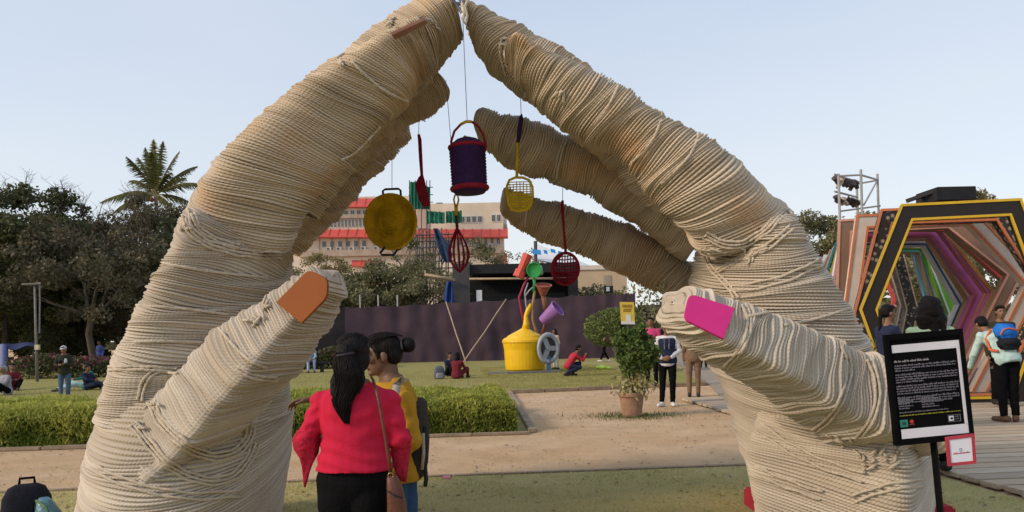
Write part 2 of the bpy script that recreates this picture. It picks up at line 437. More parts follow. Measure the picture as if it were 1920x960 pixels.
def tree(name, label, base, height, width, m_leaf, m_bark, seed, n=9000, leaf=0.22, trunk_frac=0.28, trunk_r=0.16, clump=0.75, depth=3, tone=(0.45, 0.25), bare=0, low=0.15, group='trees around the park', lean=(0, 0), holes=0.12, cat='tree'):
    R = random.Random(seed); r = np.random.default_rng(seed)
    t = thing(name, label, cat, base, group=group)
    mb = MB(); tips = []
    top = base + Vector((lean[0], lean[1], height * trunk_frac))
    mb.tube([base - Vector((0, 0, .1)), base.lerp(top, .3) + Vector((R.gauss(0, .06), R.gauss(0, .06), 0)), base.lerp(top, .7) + Vector((R.gauss(0, .08), R.gauss(0, .08), 0)), top], [trunk_r * 1.25, trunk_r, trunk_r * .92, trunk_r * .85], 8)
    for k in range(4 + (depth > 2)):
        a = 2 * PI * k / 5 + R.uniform(-.4, .4)
        limb(mb, top - Vector((0, 0, R.uniform(0, .12) * height * trunk_frac)), Vector((math.cos(a) * .75, math.sin(a) * .75, R.uniform(.5, 1.2))).normalized(), (height - top.z) * 0.42, trunk_r * .6, depth - 1, tips, R)
    obj('trunk', mb, m_bark, t, smooth=True)
    # clumps of leaves round the limb ends and through the crown's volume
    cen = []; 
    for q, dd in tips: cen.append(np.array(q))
    m_extra = int(width * height * 0.55) + 8
    for i in range(m_extra):
        ph = R.uniform(0, 2 * PI); zz = R.uniform(-1, 1); rad = R.uniform(.45, 1) ** .5
        k = math.sqrt(1 - zz * zz)
        cz = base.z + height * (low + (1 - low) * 0.5) + zz * rad * height * (1 - low) * 0.5
        cen.append(np.array([base.x + lean[0] + math.cos(ph) * k * rad * width / 2, base.y + lean[1] + math.sin(ph) * k * rad * width / 2, cz]))
    cen = np.array(cen); cen = cen[cen[:, 2] < base.z + height * 1.02]
    cen = cen[r.uniform(size=len(cen)) > holes]
    cr = clump * r.uniform(.55, 1.25, len(cen)); ct = np.clip(r.normal(tone[0], tone[1], len(cen)), 0, 1)
    idx = r.choice(len(cen), n, p=cr ** 2 / np.sum(cr ** 2))
    off = r.normal(size=(n, 3)); off /= np.linalg.norm(off, axis=1)[:, None]; off *= (r.uniform(0, 1, n) ** 0.45)[:, None]; off[:, 2] *= 0.7
    P = cen[idx] + off * cr[idx][:, None]
    d = r.normal(size=(n, 3)); d /= np.linalg.norm(d, axis=1)[:, None]
    x = np.cross(d, r.normal(size=(n, 3))); x /= np.linalg.norm(x, axis=1)[:, None]
    s = leaf * r.uniform(.5, 1.4, n)[:, None]
    Vv = np.stack([P - d * s * .5, P + x * s * .28, P + d * s * .5, P - x * s * .28], 1).reshape(-1, 3)
    tt = np.clip(ct[idx] + r.normal(0, .15, n), 0, 1)
    meshobj('crown', npmesh('crown', Vv - np.array(base), np.arange(n * 4).reshape(-1, 4), attrs={'tone': np.repeat(tt, 4)}), m_leaf, t)
    if bare:
        mb = MB()
        hi = sorted(cen.tolist(), key=lambda c: -c[2])[:max(6, bare // 5)]
        for i in range(bare):
            c = Vector(R.choice(hi)); dd = Vector((R.gauss(0, .6), R.gauss(0, .5), 1)).normalized(); L = R.uniform(.7, 1.5)
            p1 = c + dd * L * .5; p2 = c + dd * L + Vector((R.gauss(0, .12), R.gauss(0, .12), 0))
            mb.tube([c - dd * .8, p1, p2], [.022, .014, .006], 3, caps=False)
            for j in range(4):
                s0 = c.lerp(p2, R.uniform(.3, .95)); mb.tube([s0, s0 + Vector((R.gauss(0, .3), R.gauss(0, .25), R.uniform(.05, .45)))], [.009, .004], 3, caps=False)
        obj('bare_twigs', mb, m_bark, t, kind='stuff')
    return t
BARK = mat('bark_grey', (0.085, 0.068, 0.052), 0.95, 0.3, 4, 0.6, 14, stretch=(3, 3, 1))
BARK2 = mat('bark_pale', (0.20, 0.165, 0.13), 0.95, 0.25, 5, 0.5, 18, stretch=(3, 3, 1))
L_DARK = leaf_mat('leaf_dark', (0.040, 0.048, 0.022), (0.115, 0.125, 0.050), 0.25)
L_BROWN = leaf_mat('leaf_brownish', (0.062, 0.058, 0.036), (0.15, 0.13, 0.078), 0.25)
L_OLIVE = leaf_mat('leaf_olive', (0.095, 0.100, 0.045), (0.25, 0.235, 0.125), 0.3)
L_YEL = leaf_mat('leaf_yellowish', (0.13, 0.115, 0.04), (0.26, 0.22, 0.10), 0.3)
L_MID = leaf_mat('leaf_mid', (0.045, 0.085, 0.020), (0.17, 0.23, 0.06), 0.3)
L_TOP = leaf_mat('leaf_light', (0.085, 0.125, 0.028), (0.25, 0.29, 0.10), 0.35)
L_HEDGE = leaf_mat('leaf_hedge', (0.11, 0.16, 0.022), (0.46, 0.47, 0.10), 0.4)
def at(px, d): p = PX(px, 640, d); return Vector((p.x, d, 0))
def ztop(px, py, d): return PX(px, py, d).z
tree('broadleaf_tree', 'tall dark green tree with bare twigs on top at the left edge of the picture', at(8, 41), ztop(8, 322, 41), 10.5, L_DARK, BARK, 11, 40000, .24, clump=1.1, holes=.02, bare=60, low=.1)
tree('broadleaf_tree', 'dark tree with thin bare twig tips behind the lamp post', at(105, 46), ztop(105, 376, 46), 9.5, L_DARK, BARK, 12, 26000, .24, clump=.95, holes=.05, bare=60, low=.1)
tree('sparse_tree', 'brownish half bare tree with a visible forked trunk on the left lawn edge', at(172, 37), ztop(172, 408, 37), 7.5, L_BROWN, BARK, 13, 11000, .2, trunk_frac=.36, trunk_r=.17, bare=70, low=.28, holes=.3)
tree('broadleaf_tree', 'rounded dark tree below the coconut palm', at(285, 47), ztop(285, 366, 47), 9, L_BROWN, BARK, 14, 30000, .22, clump=1.0, holes=.04, low=.08, bare=30)
tree('broadleaf_tree', 'dark tree right behind the left rope hand', at(352, 44), ztop(352, 384, 44), 7.5, L_DARK, BARK, 15, 16000, .22, low=.1)
tree('broadleaf_tree', 'dark tree mostly outside the picture beyond the far left tree', at(-150, 42), 10.5, 8.0, L_DARK, BARK, 16, 8000, .26, low=.1)
tree('understory_tree', 'low dark tree in the shade between the lamp post and the forked trunk', at(95, 52), 6.0, 12.0, L_DARK, BARK, 17, 24000, .26, trunk_frac=.15, low=.0)
tree('understory_tree', 'low dark tree in the shade behind the forked trunk', at(230, 54), 6.2, 12.0, L_DARK, BARK, 18, 24000, .26, trunk_frac=.15, low=.0)
tree('understory_tree', 'low dark tree in the shade behind the far left blue awning', at(-20, 50), 6.0, 10.0, L_DARK, BARK, 19, 10000, .26, trunk_frac=.15, low=.0)
# behind the fence, centre
tree('bushy_tree', 'olive bushy tree above the fence beside the brown thumbnail', at(600, 52), ztop(600, 492, 52), 8, L_OLIVE, BARK, 21, 20000, .2, low=.0, group='bushy trees behind the cloth fence')
tree('bushy_tree', 'olive bushy tree above the fence below the hanging yellow pan', at(700, 50), ztop(700, 486, 50), 8, L_OLIVE, BARK, 22, 20000, .2, low=.0, group='bushy trees behind the cloth fence')
tree('bushy_tree', 'thin twiggy tree in front of the scaffold left of the stage', at(790, 49), ztop(790, 470, 49), 4.5, L_OLIVE, BARK, 23, 6500, .18, trunk_frac=.4, low=.1, bare=30, holes=.35, group='bushy trees behind the cloth fence')
tree('bushy_tree', 'yellowish tree behind the stage left of the building corner', at(905, 64), ztop(905, 452, 64), 4.0, L_OLIVE, BARK, 24, 8000, .22, low=.35, group='bushy trees behind the cloth fence')
tree('yellowing_tree', 'yellow orange tree between the left hand and the red roofed building', at(590, 72), ztop(590, 452, 72), 7, L_YEL, BARK, 25, 9000, .24, low=.1, group='bushy trees behind the cloth fence')
tree('bushy_tree', 'small green tree behind the striped stall roof', at(990, 75), ztop(990, 470, 75), 4.5, L_OLIVE, BARK, 26, 3000, .22, low=.35, group='bushy trees behind the cloth fence')
tree('bushy_tree', 'green bush standing before the cream wall right of the stage', at(1125, 50), ztop(1125, 528, 50), 4.5, L_OLIVE, BARK, 27, 7000, .2, low=.05, group='bushy trees behind the cloth fence')
tree('bushy_tree', 'tall olive tree in front of the red roofed building behind the whisk', at(760, 54), ztop(760, 452, 54), 7.0, L_OLIVE, BARK, 29, 14000, .19, low=.05, bare=30, holes=.2, group='bushy trees behind the cloth fence')
tree('frangipani_tree', 'pale stemmed frangipani tree under the little finger of the right hand', at(1222, 33), ztop(1222, 525, 33), 2.6, L_OLIVE, BARK2, 28, 900, .2, trunk_frac=.32, trunk_r=.10, low=.55, depth=2, holes=.2, group='bushy trees behind the cloth fence')
# right, behind the tunnel
tree('yellowish_tree', 'hazy yellow green tree between the right hand and the tunnel', at(1520, 62), ztop(1520, 408, 62), 9, L_OLIVE, BARK, 31, 30000, .26, clump=1.05, holes=.03, low=.1, group='trees behind the coloured tunnel')
tree('yellowish_tree', 'hazy tree behind the light tower', at(1620, 60), ztop(1620, 400, 60), 9, L_OLIVE, BARK, 32, 30000, .26, clump=1.05, holes=.03, low=.05, group='trees behind the coloured tunnel')
tree('yellowish_tree', 'hazy yellow tree above the top right corner of the tunnel', at(1870, 55), ztop(1870, 352, 55), 8.0, L_YEL, BARK, 33, 15000, .26, low=.05, group='trees behind the coloured tunnel')
tree('broadleaf_tree', 'dark tree seen through the inside of the tunnel', at(1735, 48), ztop(1735, 430, 48), 7.0, L_OLIVE, BARK, 34, 14000, .24, low=.0, group='trees behind the coloured tunnel')
tree('broadleaf_tree', 'tree partly outside the picture right of the tunnel', at(1985, 48), 11.0, 8.0, L_OLIVE, BARK, 35, 6000, .26, low=.0, group='trees behind the coloured tunnel')

# low belt of far trees that reads as one mass
r_b = np.random.default_rng(99); nb_ = 16000
Xb = r_b.uniform(-150, 170, nb_); Yb = r_b.uniform(135, 150, nb_); Hb = 5.5 + 2.5 * np.array([mnoise.noise(Vector((x * .07, 0, 1))) + .6 * mnoise.noise(Vector((x * .3, 4, 1))) for x in Xb]); Zb = Hb * r_b.uniform(0, 1, nb_) ** .7
tag(leaves('far_trees', np.stack([Xb, Yb, Zb], 1), 1.5, None, L_OLIVE, 98, aspect=.7, kind='stuff'), 'low far off belt of trees behind the park', 'trees')
# coconut palm
def palm(px, py, d):
    c = PX(px, py, d)
    t = thing('coconut_palm', 'coconut palm rising above the dark trees on the left', 'palm tree', Vector((c.x, c.y, 0)))
    obj('trunk', MB().tube([Vector((c.x, c.y, -.1)), Vector((c.x + .2, c.y, c.z * .5)), c], [.22, .17, .14], 9), BARK2, t, smooth=True)
    s = SCL(d)
    fronds = [(-88, 32, .10), (-72, 6, -.15), (-62, -34, .3), (-45, -78, .3), (-22, -92, .1), (-2, -104, .0), (20, -98, -.1), (34, -88, .3), (62, -62, .45), (84, -20, .1), (74, 24, .1), (-40, 22, -.3), (50, 40, -.35), (-30, -62, -.5), (15, -70, -.5), (-80, 20, -.5), (55, -30, -.6), (30, -45, .7), (-50, -15, .75)]
    R = random.Random(5)
    for k, (dx, dy, dep) in enumerate(fronds):
        tip = c + Vector((dx * s, dep * 90 * s, -dy * s))
        up = Vector((0, 0, 1))
        mid = c.lerp(tip, .55) + up * (0.55 + .35 * abs(dx) / 90)
        P = []
        for i in range(15):
            u = i / 14; P.append(c * (1 - u) ** 2 + mid * 2 * u * (1 - u) + tip * u * u)
        mb = MB().tube(P, [.05 * (1 - .85 * i / 14) for i in range(15)], 4)
        fr = obj('frond', mb, L_FR, t)
        V = []; T = []
        for i in range(60):
            u = .12 + .88 * i / 59; p = c * (1 - u) ** 2 + mid * 2 * u * (1 - u) + tip * u * u
            tg = ((mid - c) * (1 - u) + (tip - mid) * u).normalized()
            side = tg.cross(up); side = side.normalized() if side.length > .2 else Vector((1, 0, 0))
            ln = (1.15 * math.sin(PI * min(1, u * .85 + .12))) * R.uniform(.8, 1.1)
            for sg in (-1, 1):
                e = p + (side * sg * .62 + tg * .55 - up * R.uniform(.35, .8)) * ln
                wv = tg * .06
                V += [p - wv, p + wv, e]; T += [R.random()] * 3
        V = np.array([list(v) for v in V]) - np.array(t.location)
        meshobj('leaflets', npmesh('leaflets', V, np.arange(len(V)).reshape(-1, 3), attrs={'tone': np.array(T)}), L_PALM, fr)
    R2 = random.Random(8)
    for k in range(7):
        a = R2.uniform(0, 2 * PI); q = c + Vector((math.cos(a) * .38, math.sin(a) * .38, -.35 + R2.uniform(-.15, .2)))
        obj('coconut', MB().ell(q, (.17, .17, .22), n=8, m=6), mat('coconut_husk', (0.30, 0.14, 0.05), .7), t, smooth=True)
L_PALM = leaf_mat('palm_leaflet', (0.05, 0.07, 0.02), (0.19, 0.18, 0.06), 0.3)
L_FR = mat('palm_rib', (0.24, 0.21, 0.08), .7)
palm(292, 366, 58)

# clipped hedges
def hedge(label, a0, a1, b0, b1, h, n, seed):
    r = np.random.default_rng(seed); base = G((a0 + a1) / 2, (b0 + b1) / 2)
    t = thing('clipped_hedge', label, 'hedge', base, group='clipped hedges beside the earth path')
    # leaves crowd the outer skin of the block
    A = r.uniform(a0, a1, n); B = r.uniform(b0, b1, n); Z = r.uniform(.03, h, n); f = r.uniform(size=n); dep = np.abs(r.normal(0, .05, n))
    top = f < .5; fr = (f >= .5) & (f < .8); sd = (f >= .8) & (f < .9); s2 = f >= .9
    Z[top] = h - dep[top]; B[fr] = b0 + dep[fr]; A[sd] = a1 - dep[sd]; A[s2] = a0 + dep[s2]
    lump = np.array([mnoise.noise(Vector((x * 1.6, y * 1.6, z * 2.5))) for x, y, z in zip(A, B, Z)])
    lump2 = np.array([mnoise.noise(Vector((x * 5, y * 5, z * 4 + 9))) for x, y, z in zip(A, B, Z)])
    Z = np.maximum(Z + (lump * .12 + lump2 * .06) * (Z / h), 0.02); B = B - lump * .07 * fr; A = A + lump * .08 * sd
    # round the shoulders
    Z = np.where(top, Z - .12 * np.clip((b0 + .35 - B) / .35, 0, 1) ** 2 - .10 * np.clip((A - a1 + .35) / .35, 0, 1) ** 2, Z); k = np.clip((Z - h * .6) / (h * .4), 0, 1)
    B = np.where(fr, B + .24 * k ** 2, B); A = np.where(sd, A - .22 * k ** 2, A)
    P = np.stack([A * math.cos(YAW) - B * math.sin(YAW), A * math.sin(YAW) + B * math.cos(YAW), Z], 1)
    hint = np.tile(np.array([0, -.25, .8]), (n, 1))
    tone = np.clip(.35 + lump * .5 + lump2 * .4 + .2 * (Z / h) + r.normal(0, .2, n), 0, 1)
    o = leaves('foliage', P, .085, t, L_HEDGE, seed + 1, aspect=.26, hint=hint)
    o.data.attributes['tone'].data.foreach_set('value', np.repeat(tone, 4).astype(np.float32))
    core = MB().loft([[G(a0 + .08, b0 + .08, .0), G(a1 - .08, b0 + .08, .0), G(a1 - .08, b1 - .08, .0), G(a0 + .08, b1 - .08, .0)], [G(a0 + .1, b0 + .13, h - .1), G(a1 - .1, b0 + .13, h - .1), G(a1 - .1, b1 - .1, h - .1), G(a0 + .1, b1 - .1, h - .1)]])
    obj('twig_core', core, mat('hedge_twigs', (0.05, 0.055, 0.02), 1, .4, 20, .8, 40), t)
hedge('bright green clipped hedge between the two women and the earth path', -3.6, 1.02, 11.6, 15.0, .52, 36000, 41)
hedge('bright green clipped hedge on the left behind the left rope hand', -8.2, -4.2, 11.55, 14.2, .56, 32000, 42)
# flowering bed at the left lawn edge
def flowerbed(label, a0, a1, b0, b1, h, seed, fl):
    r = np.random.default_rng(seed); n = 9000
    A = r.uniform(a0, a1, n); B = r.uniform(b0, b1, n); hh = h * (.75 + .35 * np.array([mnoise.noise(Vector((x * .7, 1.3, seed))) for x in A])); Z = hh * r.uniform(0, 1, n) ** .6
    P = np.stack([A * math.cos(YAW) - B * math.sin(YAW), A * math.sin(YAW) + B * math.cos(YAW), Z], 1)
    t = thing('flowering_hedge', label, 'hedge', G((a0 + a1) / 2, (b0 + b1) / 2))
    leaves('foliage', P, .16, t, L_DARK, seed)
    q = (Z > .5 * hh) & (r.uniform(size=n) < fl)
    leaves('blossoms', P[q] + np.array([0, -.05, .03]), .12, t, leaf_mat('magenta_blossom', (0.16, 0.03, 0.06), (0.30, 0.06, 0.12), .2), seed + 1, aspect=.8)
flowerbed('dark hedge with magenta blossoms along the left lawn edge', -19, -9.5, 33.5, 35.5, 1.25, 51, .22)
flowerbed('dark hedge with few blossoms at the lawn edge behind the left hand', -9.3, -3.5, 36.5, 38.5, 1.3, 52, .05)

# round topiary tree, potted plant, croton
def round_tree():
    b = GR(1172, 700); d = b.y; s = SCL(d)
    t = thing('round_tree', 'round pale green tree with a leaning pale trunk behind the potted bush', 'tree', b)
    c = PX(1140, 618, d); mb = MB(); tips = []
    mb.tube([b, PX(1164, 672, d), PX(1145, 645, d)], [.11, .085, .06], 8)
    for q in ((1118, 610), (1165, 612), (1135, 592), (1188, 600), (1180, 625)): mb.tube([PX(1150, 650, d), PX((1150 + q[0]) / 2, (645 + q[1]) / 2 + 4, d), PX(*q, d)], [.05, .035, .02], 6)
    obj('trunk', mb, BARK2, t, smooth=True)
    r = np.random.default_rng(61); n = 6500; P = []
    for (cx, cy, rx, ry, k) in ((1138, 616, 44, 34, .5), (1183, 612, 26, 40, .25), (1150, 600, 36, 24, .25)):
        m_ = int(n * k); u = r.normal(size=(m_, 3)); u /= np.linalg.norm(u, axis=1)[:, None]; u *= (r.uniform(.5, 1, m_) ** .4)[:, None]
        cc = PX(cx, cy, d); P.append(np.array(cc) + u * np.array([rx * s, rx * s * .9, ry * s]))
    P = np.concatenate(P); lump = np.array([mnoise.noise(Vector(p) * 2.2) for p in P]); P = P[lump > -.28]
    leaves('crown', P, .12, t, L_TOP, 62, tone=(.5, .28))
round_tree()
def potted():
    b = GR(1185, 781); d = b.y; s = SCL(d)
    t = thing('potted_bush', 'terracotta pot with a dark green round bush standing on the earth path', 'potted plant', b)
    M = mat('terracotta_old', (0.27, 0.165, 0.105), .9, .25, 9, .35, 40)
    h = 46 * s
    obj('pot', MB().lathe([(.0, 0), (17.5 * s, 0), (18 * s, .02), (22.5 * s, h * .83), (25.5 * s, h * .84), (26 * s, h * .97), (25 * s, h), (22.5 * s, h), (22 * s, h * .86), (0, h * .85)], b, n=28), M, t, smooth=False)
    obj('soil', MB().lathe([(0, h * .865), (21.5 * s, h * .87), (0, h * .9)], b, n=20), mat('pot_soil', (0.06, 0.045, 0.03), 1), t)
    mb = MB(); R = random.Random(3)
    for k in range(5):
        q = b + Vector((R.gauss(0, .12), R.gauss(0, .12), h + .75)); mb.tube([b + Vector((0, 0, h * .8)), b.lerp(q, .5) + Vector((R.gauss(0, .03), 0, .1)), q], [.022, .017, .01], 6)
    obj('stem', mb, BARK, t)
    r = np.random.default_rng(71); n = 5200; c = np.array(PX(1190, 656, d))
    u = r.normal(size=(n, 3)); u /= np.linalg.norm(u, axis=1)[:, None]; u *= (r.uniform(.25, 1, n) ** .4)[:, None]
    P = c + u * np.array([38 * s, 38 * s, 46 * s]); lump = np.array([mnoise.noise(Vector(p) * 4.5) for p in P]); lump2 = np.array([mnoise.noise(Vector(p) * 9 + Vector((4, 0, 0))) for p in P]); P = (P + u * (lump * .20 + lump2 * .09)[:, None])[(lump > -.26) & (lump2 > -.4)]
    leaves('foliage', P, .085, t, L_MID, 72, tone=(.4, .28), aspect=.55)
    n = 420; u = r.normal(size=(n, 3)); P = np.array(b) + np.array([0.02, 0, h + .14]) + u * np.array([.15, .13, .10])
    leaves('variegated_leaves', P, .11, t, leaf_mat('croton_leaf', (0.22, 0.22, 0.08), (0.52, 0.46, 0.24), .3), 73, hint=np.tile([0, 0, .8], (n, 1)), aspect=.4)
    V, Fc, tn = scatter(lambda r_, n_: np.array(b)[:2] + r_.normal(size=(n_, 2)) * np.array([.42, .28]), 1400, .02, .07, .006, 0.0, 74)
    tag(meshobj('grass_tuft', npmesh('grass_tuft', V, Fc, attrs={'tone': tn}), leaf_mat('tuft_blade', (0.05, 0.09, 0.015), (0.15, 0.17, 0.05), .3), kind='stuff'), 'green grass growing round the foot of the terracotta pot', 'grass')
potted()
def croton():
    b = PX(1632, 700, 10.8); b.z = 0.03
    t = thing('spiky_plant', 'yellow green spiky plant beside the yellow tunnel frame', 'plant', b)
    R = random.Random(4); V = []; T = []
    mb = MB(); mb.tube([b, b + Vector((0, 0, .8))], [.03, .02], 6); obj('stem', mb, BARK2, t)
    for k in range(120):
        o = b + Vector((R.gauss(0, .05), R.gauss(0, .05), R.uniform(.3, 1.3))); a = R.uniform(0, 2 * PI); L = R.uniform(.16, .34)
        d1 = Vector((math.cos(a), math.sin(a), R.uniform(.2, 1))).normalized(); side = d1.cross(Vector((0, 0, 1))).normalized() * .017
        m1 = o + d1 * L * .55; e = o + d1 * L - Vector((0, 0, L * .25))
        V += [o, m1 - side, e, m1 + side]; T += [R.random()] * 4
    V = np.array([list(v) for v in V]) - np.array(b)
    meshobj('foliage', npmesh('foliage', V, np.arange(len(V)).reshape(-1, 4), attrs={'tone': np.array(T)}), leaf_mat('yellow_spike_leaf', (0.14, 0.17, 0.03), (0.50, 0.45, 0.09), .3), t)
croton()
# ================================================================== GIANT ROPE HANDS
def rope_mat(name, ca, cb, stain_sun):
    m = bpy.data.materials.new(name); m.use_nodes = True
    n, l = m.node_tree.nodes, m.node_tree.links
    p = n['Principled BSDF']; p.inputs['Roughness'].default_value = 0.95; p.inputs['Specular IOR Level'].default_value = 0.12
    at = n.new('ShaderNodeAttribute'); at.attribute_name = 'tone'
    mx = n.new('ShaderNodeMix'); mx.data_type = 'RGBA'; mx.inputs[6].default_value = (*ca, 1); mx.inputs[7].default_value = (*cb, 1)
    l.new(at.outputs['Fac'], mx.inputs[0])
    tc = n.new('ShaderNodeTexCoord')
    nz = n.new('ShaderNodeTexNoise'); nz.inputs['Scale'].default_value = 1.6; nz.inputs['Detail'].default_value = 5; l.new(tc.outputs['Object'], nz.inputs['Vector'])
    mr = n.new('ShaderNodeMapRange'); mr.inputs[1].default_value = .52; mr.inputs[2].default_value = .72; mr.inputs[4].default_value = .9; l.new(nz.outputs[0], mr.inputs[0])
    m2 = n.new('ShaderNodeMix'); m2.data_type = 'RGBA'; m2.inputs[7].default_value = (*stain_sun, 1); l.new(mx.outputs[2], m2.inputs[6]); l.new(mr.outputs[0], m2.inputs[0])  # random rope discolouring; on the fingers also warm sunlight painted into the colour
    uv = n.new('ShaderNodeUVMap'); sp = n.new('ShaderNodeSeparateXYZ'); l.new(uv.outputs[0], sp.inputs[0])
    fr = n.new('ShaderNodeMath'); fr.operation = 'FRACT'; l.new(sp.outputs[1], fr.inputs[0])
    a = n.new('ShaderNodeMath'); a.operation = 'MULTIPLY_ADD'; a.inputs[1].default_value = 36.0; l.new(sp.outputs[0], a.inputs[0]); l.new(fr.outputs[0], a.inputs[2])
    b = n.new('ShaderNodeMath'); b.operation = 'MULTIPLY'; b.inputs[1].default_value = 2 * PI; l.new(a.outputs[0], b.inputs[0])
    s = n.new('ShaderNodeMath'); s.operation = 'SINE'; l.new(b.outputs[0], s.inputs[0])
    fz = n.new('ShaderNodeTexNoise'); fz.inputs['Scale'].default_value = 160; fz.inputs['Detail'].default_value = 3; l.new(tc.outputs['Object'], fz.inputs['Vector'])
    ad = n.new('ShaderNodeMath'); ad.operation = 'MULTIPLY_ADD'; ad.inputs[1].default_value = 1.6; l.new(fz.outputs[0], ad.inputs[0]); l.new(s.outputs[0], ad.inputs[2])
    bp = n.new('ShaderNodeBump'); bp.inputs['Strength'].default_value = .28; bp.inputs['Distance'].default_value = .006
    l.new(ad.outputs[0], bp.inputs['Height']); l.new(bp.outputs[0], p.inputs['Normal'])
    l.new(m2.outputs[2], p.inputs['Base Color'])
    return m
M_ROPE = rope_mat('cotton_rope', (0.37, 0.305, 0.225), (0.60, 0.515, 0.40), (0.52, 0.345, 0.195))  # orange last colour: warm sun patches painted into the finger rope
M_ROPE_FINE = rope_mat('cotton_rope_pale', (0.375, 0.32, 0.25), (0.595, 0.535, 0.445), (0.425, 0.36, 0.28))
M_ROPE_BROWN = rope_mat('cotton_rope_brown', (0.34, 0.265, 0.185), (0.55, 0.455, 0.34), (0.43, 0.30, 0.19))

def resample(K, S):
    """smooth curve through the key rows K (n,c), S samples"""
    K = np.asarray(K, float); n = len(K)
    d = np.linalg.norm(np.diff(K[:, :6], axis=0), axis=1); d = np.maximum(d, 1e-4); t = np.concatenate([[0], np.cumsum(d)])
    m = np.zeros_like(K); s = np.diff(K, axis=0) / d[:, None]
    m[0], m[-1] = s[0], s[-1]
    for i in range(1, n - 1): m[i] = (s[i - 1] * d[i] + s[i] * d[i - 1]) / (d[i - 1] + d[i])
    u = np.linspace(0, t[-1], S); i = np.clip(np.searchsorted(t, u, side='right') - 1, 0, n - 2)
    h = d[i][:, None]; x = ((u - t[i]) / d[i])[:, None]
    return (2*x**3-3*x**2+1)*K[i] + (x**3-2*x**2+x)*h*m[i] + (-2*x**3+3*x**2)*K[i+1] + (x**3-x**2)*h*m[i+1]
PROF = [(0.02, -.9), (.16, .35), (.36, .92), (.5, 1.0), (.64, .92), (.84, .35)]
def rope_sweep(name, st, parent, m, sp=0.0205, pw=2.4, rot=0.0, tilt=0.0, M=84, seed=0, jit=1.0, cap=0.10, cap0=0.0, lump=1.7, bunch=1.0):
    """rope wound coil by coil round a form; st = (xl, yl, dl, xr, yr, dr, half thickness) per station"""
    r = np.random.default_rng(seed)
    th_b = np.linspace(0, 2 * PI, 60, endpoint=False); cb_, sb_ = np.cos(th_b), np.sin(th_b)
    eb, fb = np.sign(cb_) * np.abs(cb_) ** (2 / pw), np.sign(sb_) * np.abs(sb_) ** (2 / pw)
    xb = eb * math.cos(rot) - fb * math.sin(rot); yb = eb * math.sin(rot) + fb * math.cos(rot); xb /= np.abs(xb).max(); yb /= np.abs(yb).max()
    adj = [[q[0], q[1], q[3], q[4]] for q in st]
    for it in range(4):      # widen or narrow each station until the outline of its section spans the two edges given
        rows = [[*PX(a[0], a[1], q[2]), *PX(a[2], a[3], q[5]), q[6]] for a, q in zip(adj, st)]
        if it == 3: break
        cs = [(np.array(r_[:3]) + np.array(r_[3:6])) / 2 for r_ in rows]
        for i, (a, q) in enumerate(zip(adj, st)):
            L, R = np.array(rows[i][:3]), np.array(rows[i][3:6]); t = cs[min(i + 1, len(cs) - 1)] - cs[max(i - 1, 0)]; t /= np.linalg.norm(t)
            A_ = (R - L) / 2; b_ = np.cross(A_, t); b_ /= np.linalg.norm(b_); b_ = -b_ if b_[1] > 0 else b_
            b_ = b_ * q[6] - t * q[6] * math.tan(tilt) * (1 if t[2] > 0 else -1)
            nA = A_ / np.linalg.norm(A_) * sp * .5
            P = cs[i] + np.outer(xb, A_ + nA) + np.outer(yb, b_)
            up_ = P[:, 0] / P[:, 1] * F; vp_ = (CAMZ - P[:, 2]) / P[:, 1] * F
            pxx = HX + up_ * CR + vp_ * SR; pyy = HY - up_ * SR + vp_ * CR
            e = np.array([q[3] - q[0], q[4] - q[1]], float); W_ = np.linalg.norm(e); e /= W_
            pr_ = (pxx - q[0]) * e[0] + (pyy - q[1]) * e[1]; lo, hi_ = pr_.min(), pr_.max()
            a[0] -= e[0] * lo * .9; a[1] -= e[1] * lo * .9; a[2] += e[0] * (W_ - hi_) * .9; a[3] += e[1] * (W_ - hi_) * .9
    S = 500; Kr = resample(rows, S)
    Lp, Rp, th = Kr[:, :3], Kr[:, 3:6], Kr[:, 6]
    C = (Lp + Rp) / 2; A = (Rp - Lp) / 2
    dl = np.linalg.norm(np.diff(C, axis=0), axis=1)
    dm = np.maximum(np.linalg.norm(np.diff(Lp, axis=0), axis=1), np.linalg.norm(np.diff(Rp, axis=0), axis=1))
    arc = np.concatenate([[0], np.cumsum(.5 * dl + .5 * dm)])
    nc = max(4, int(arc[-1] / sp))
    T = np.gradient(C, axis=0); T /= np.linalg.norm(T, axis=1)[:, None] + 1e-9
    for _ in range(30): T[1:-1] = (T[:-2] + T[1:-1] + T[2:]) / 3
    T /= np.linalg.norm(T, axis=1)[:, None]
    th_a = np.linspace(0, 2 * PI, M, endpoint=False)
    cx, sy = np.cos(th_a), np.sin(th_a)
    ex, ey = np.sign(cx) * np.abs(cx) ** (2 / pw), np.sign(sy) * np.abs(sy) ** (2 / pw)
    x = ex * math.cos(rot) - ey * math.sin(rot); y = ex * math.sin(rot) + ey * math.cos(rot)
    x = x / np.abs(x).max(); y = y / np.abs(y).max()
    # even out angular sampling along the section
    pr = np.stack([np.append(x, x[0]), np.append(y, y[0])], 1); ds = np.concatenate([[0], np.cumsum(np.linalg.norm(np.diff(pr, axis=0), axis=1))])
    uu = np.linspace(0, ds[-1], M, endpoint=False); x = np.interp(uu, ds, pr[:, 0]); y = np.interp(uu, ds, pr[:, 1]); th_a = np.linspace(0, 2 * PI, M, endpoint=False)
    # coil list: (u in arc, scale, extra offset along the axis)
    coils = []
    if cap0 > 0:
        n0 = max(3, int(cap0 * 1.3 / sp))
        for k in range(n0, 0, -1): coils.append((0.0, math.sqrt(max(.02, 1 - (k / n0) ** 2)), -cap0 * k / n0))
    for k in range(nc): coils.append((arc[-1] * k / nc, 1.0, 0.0))
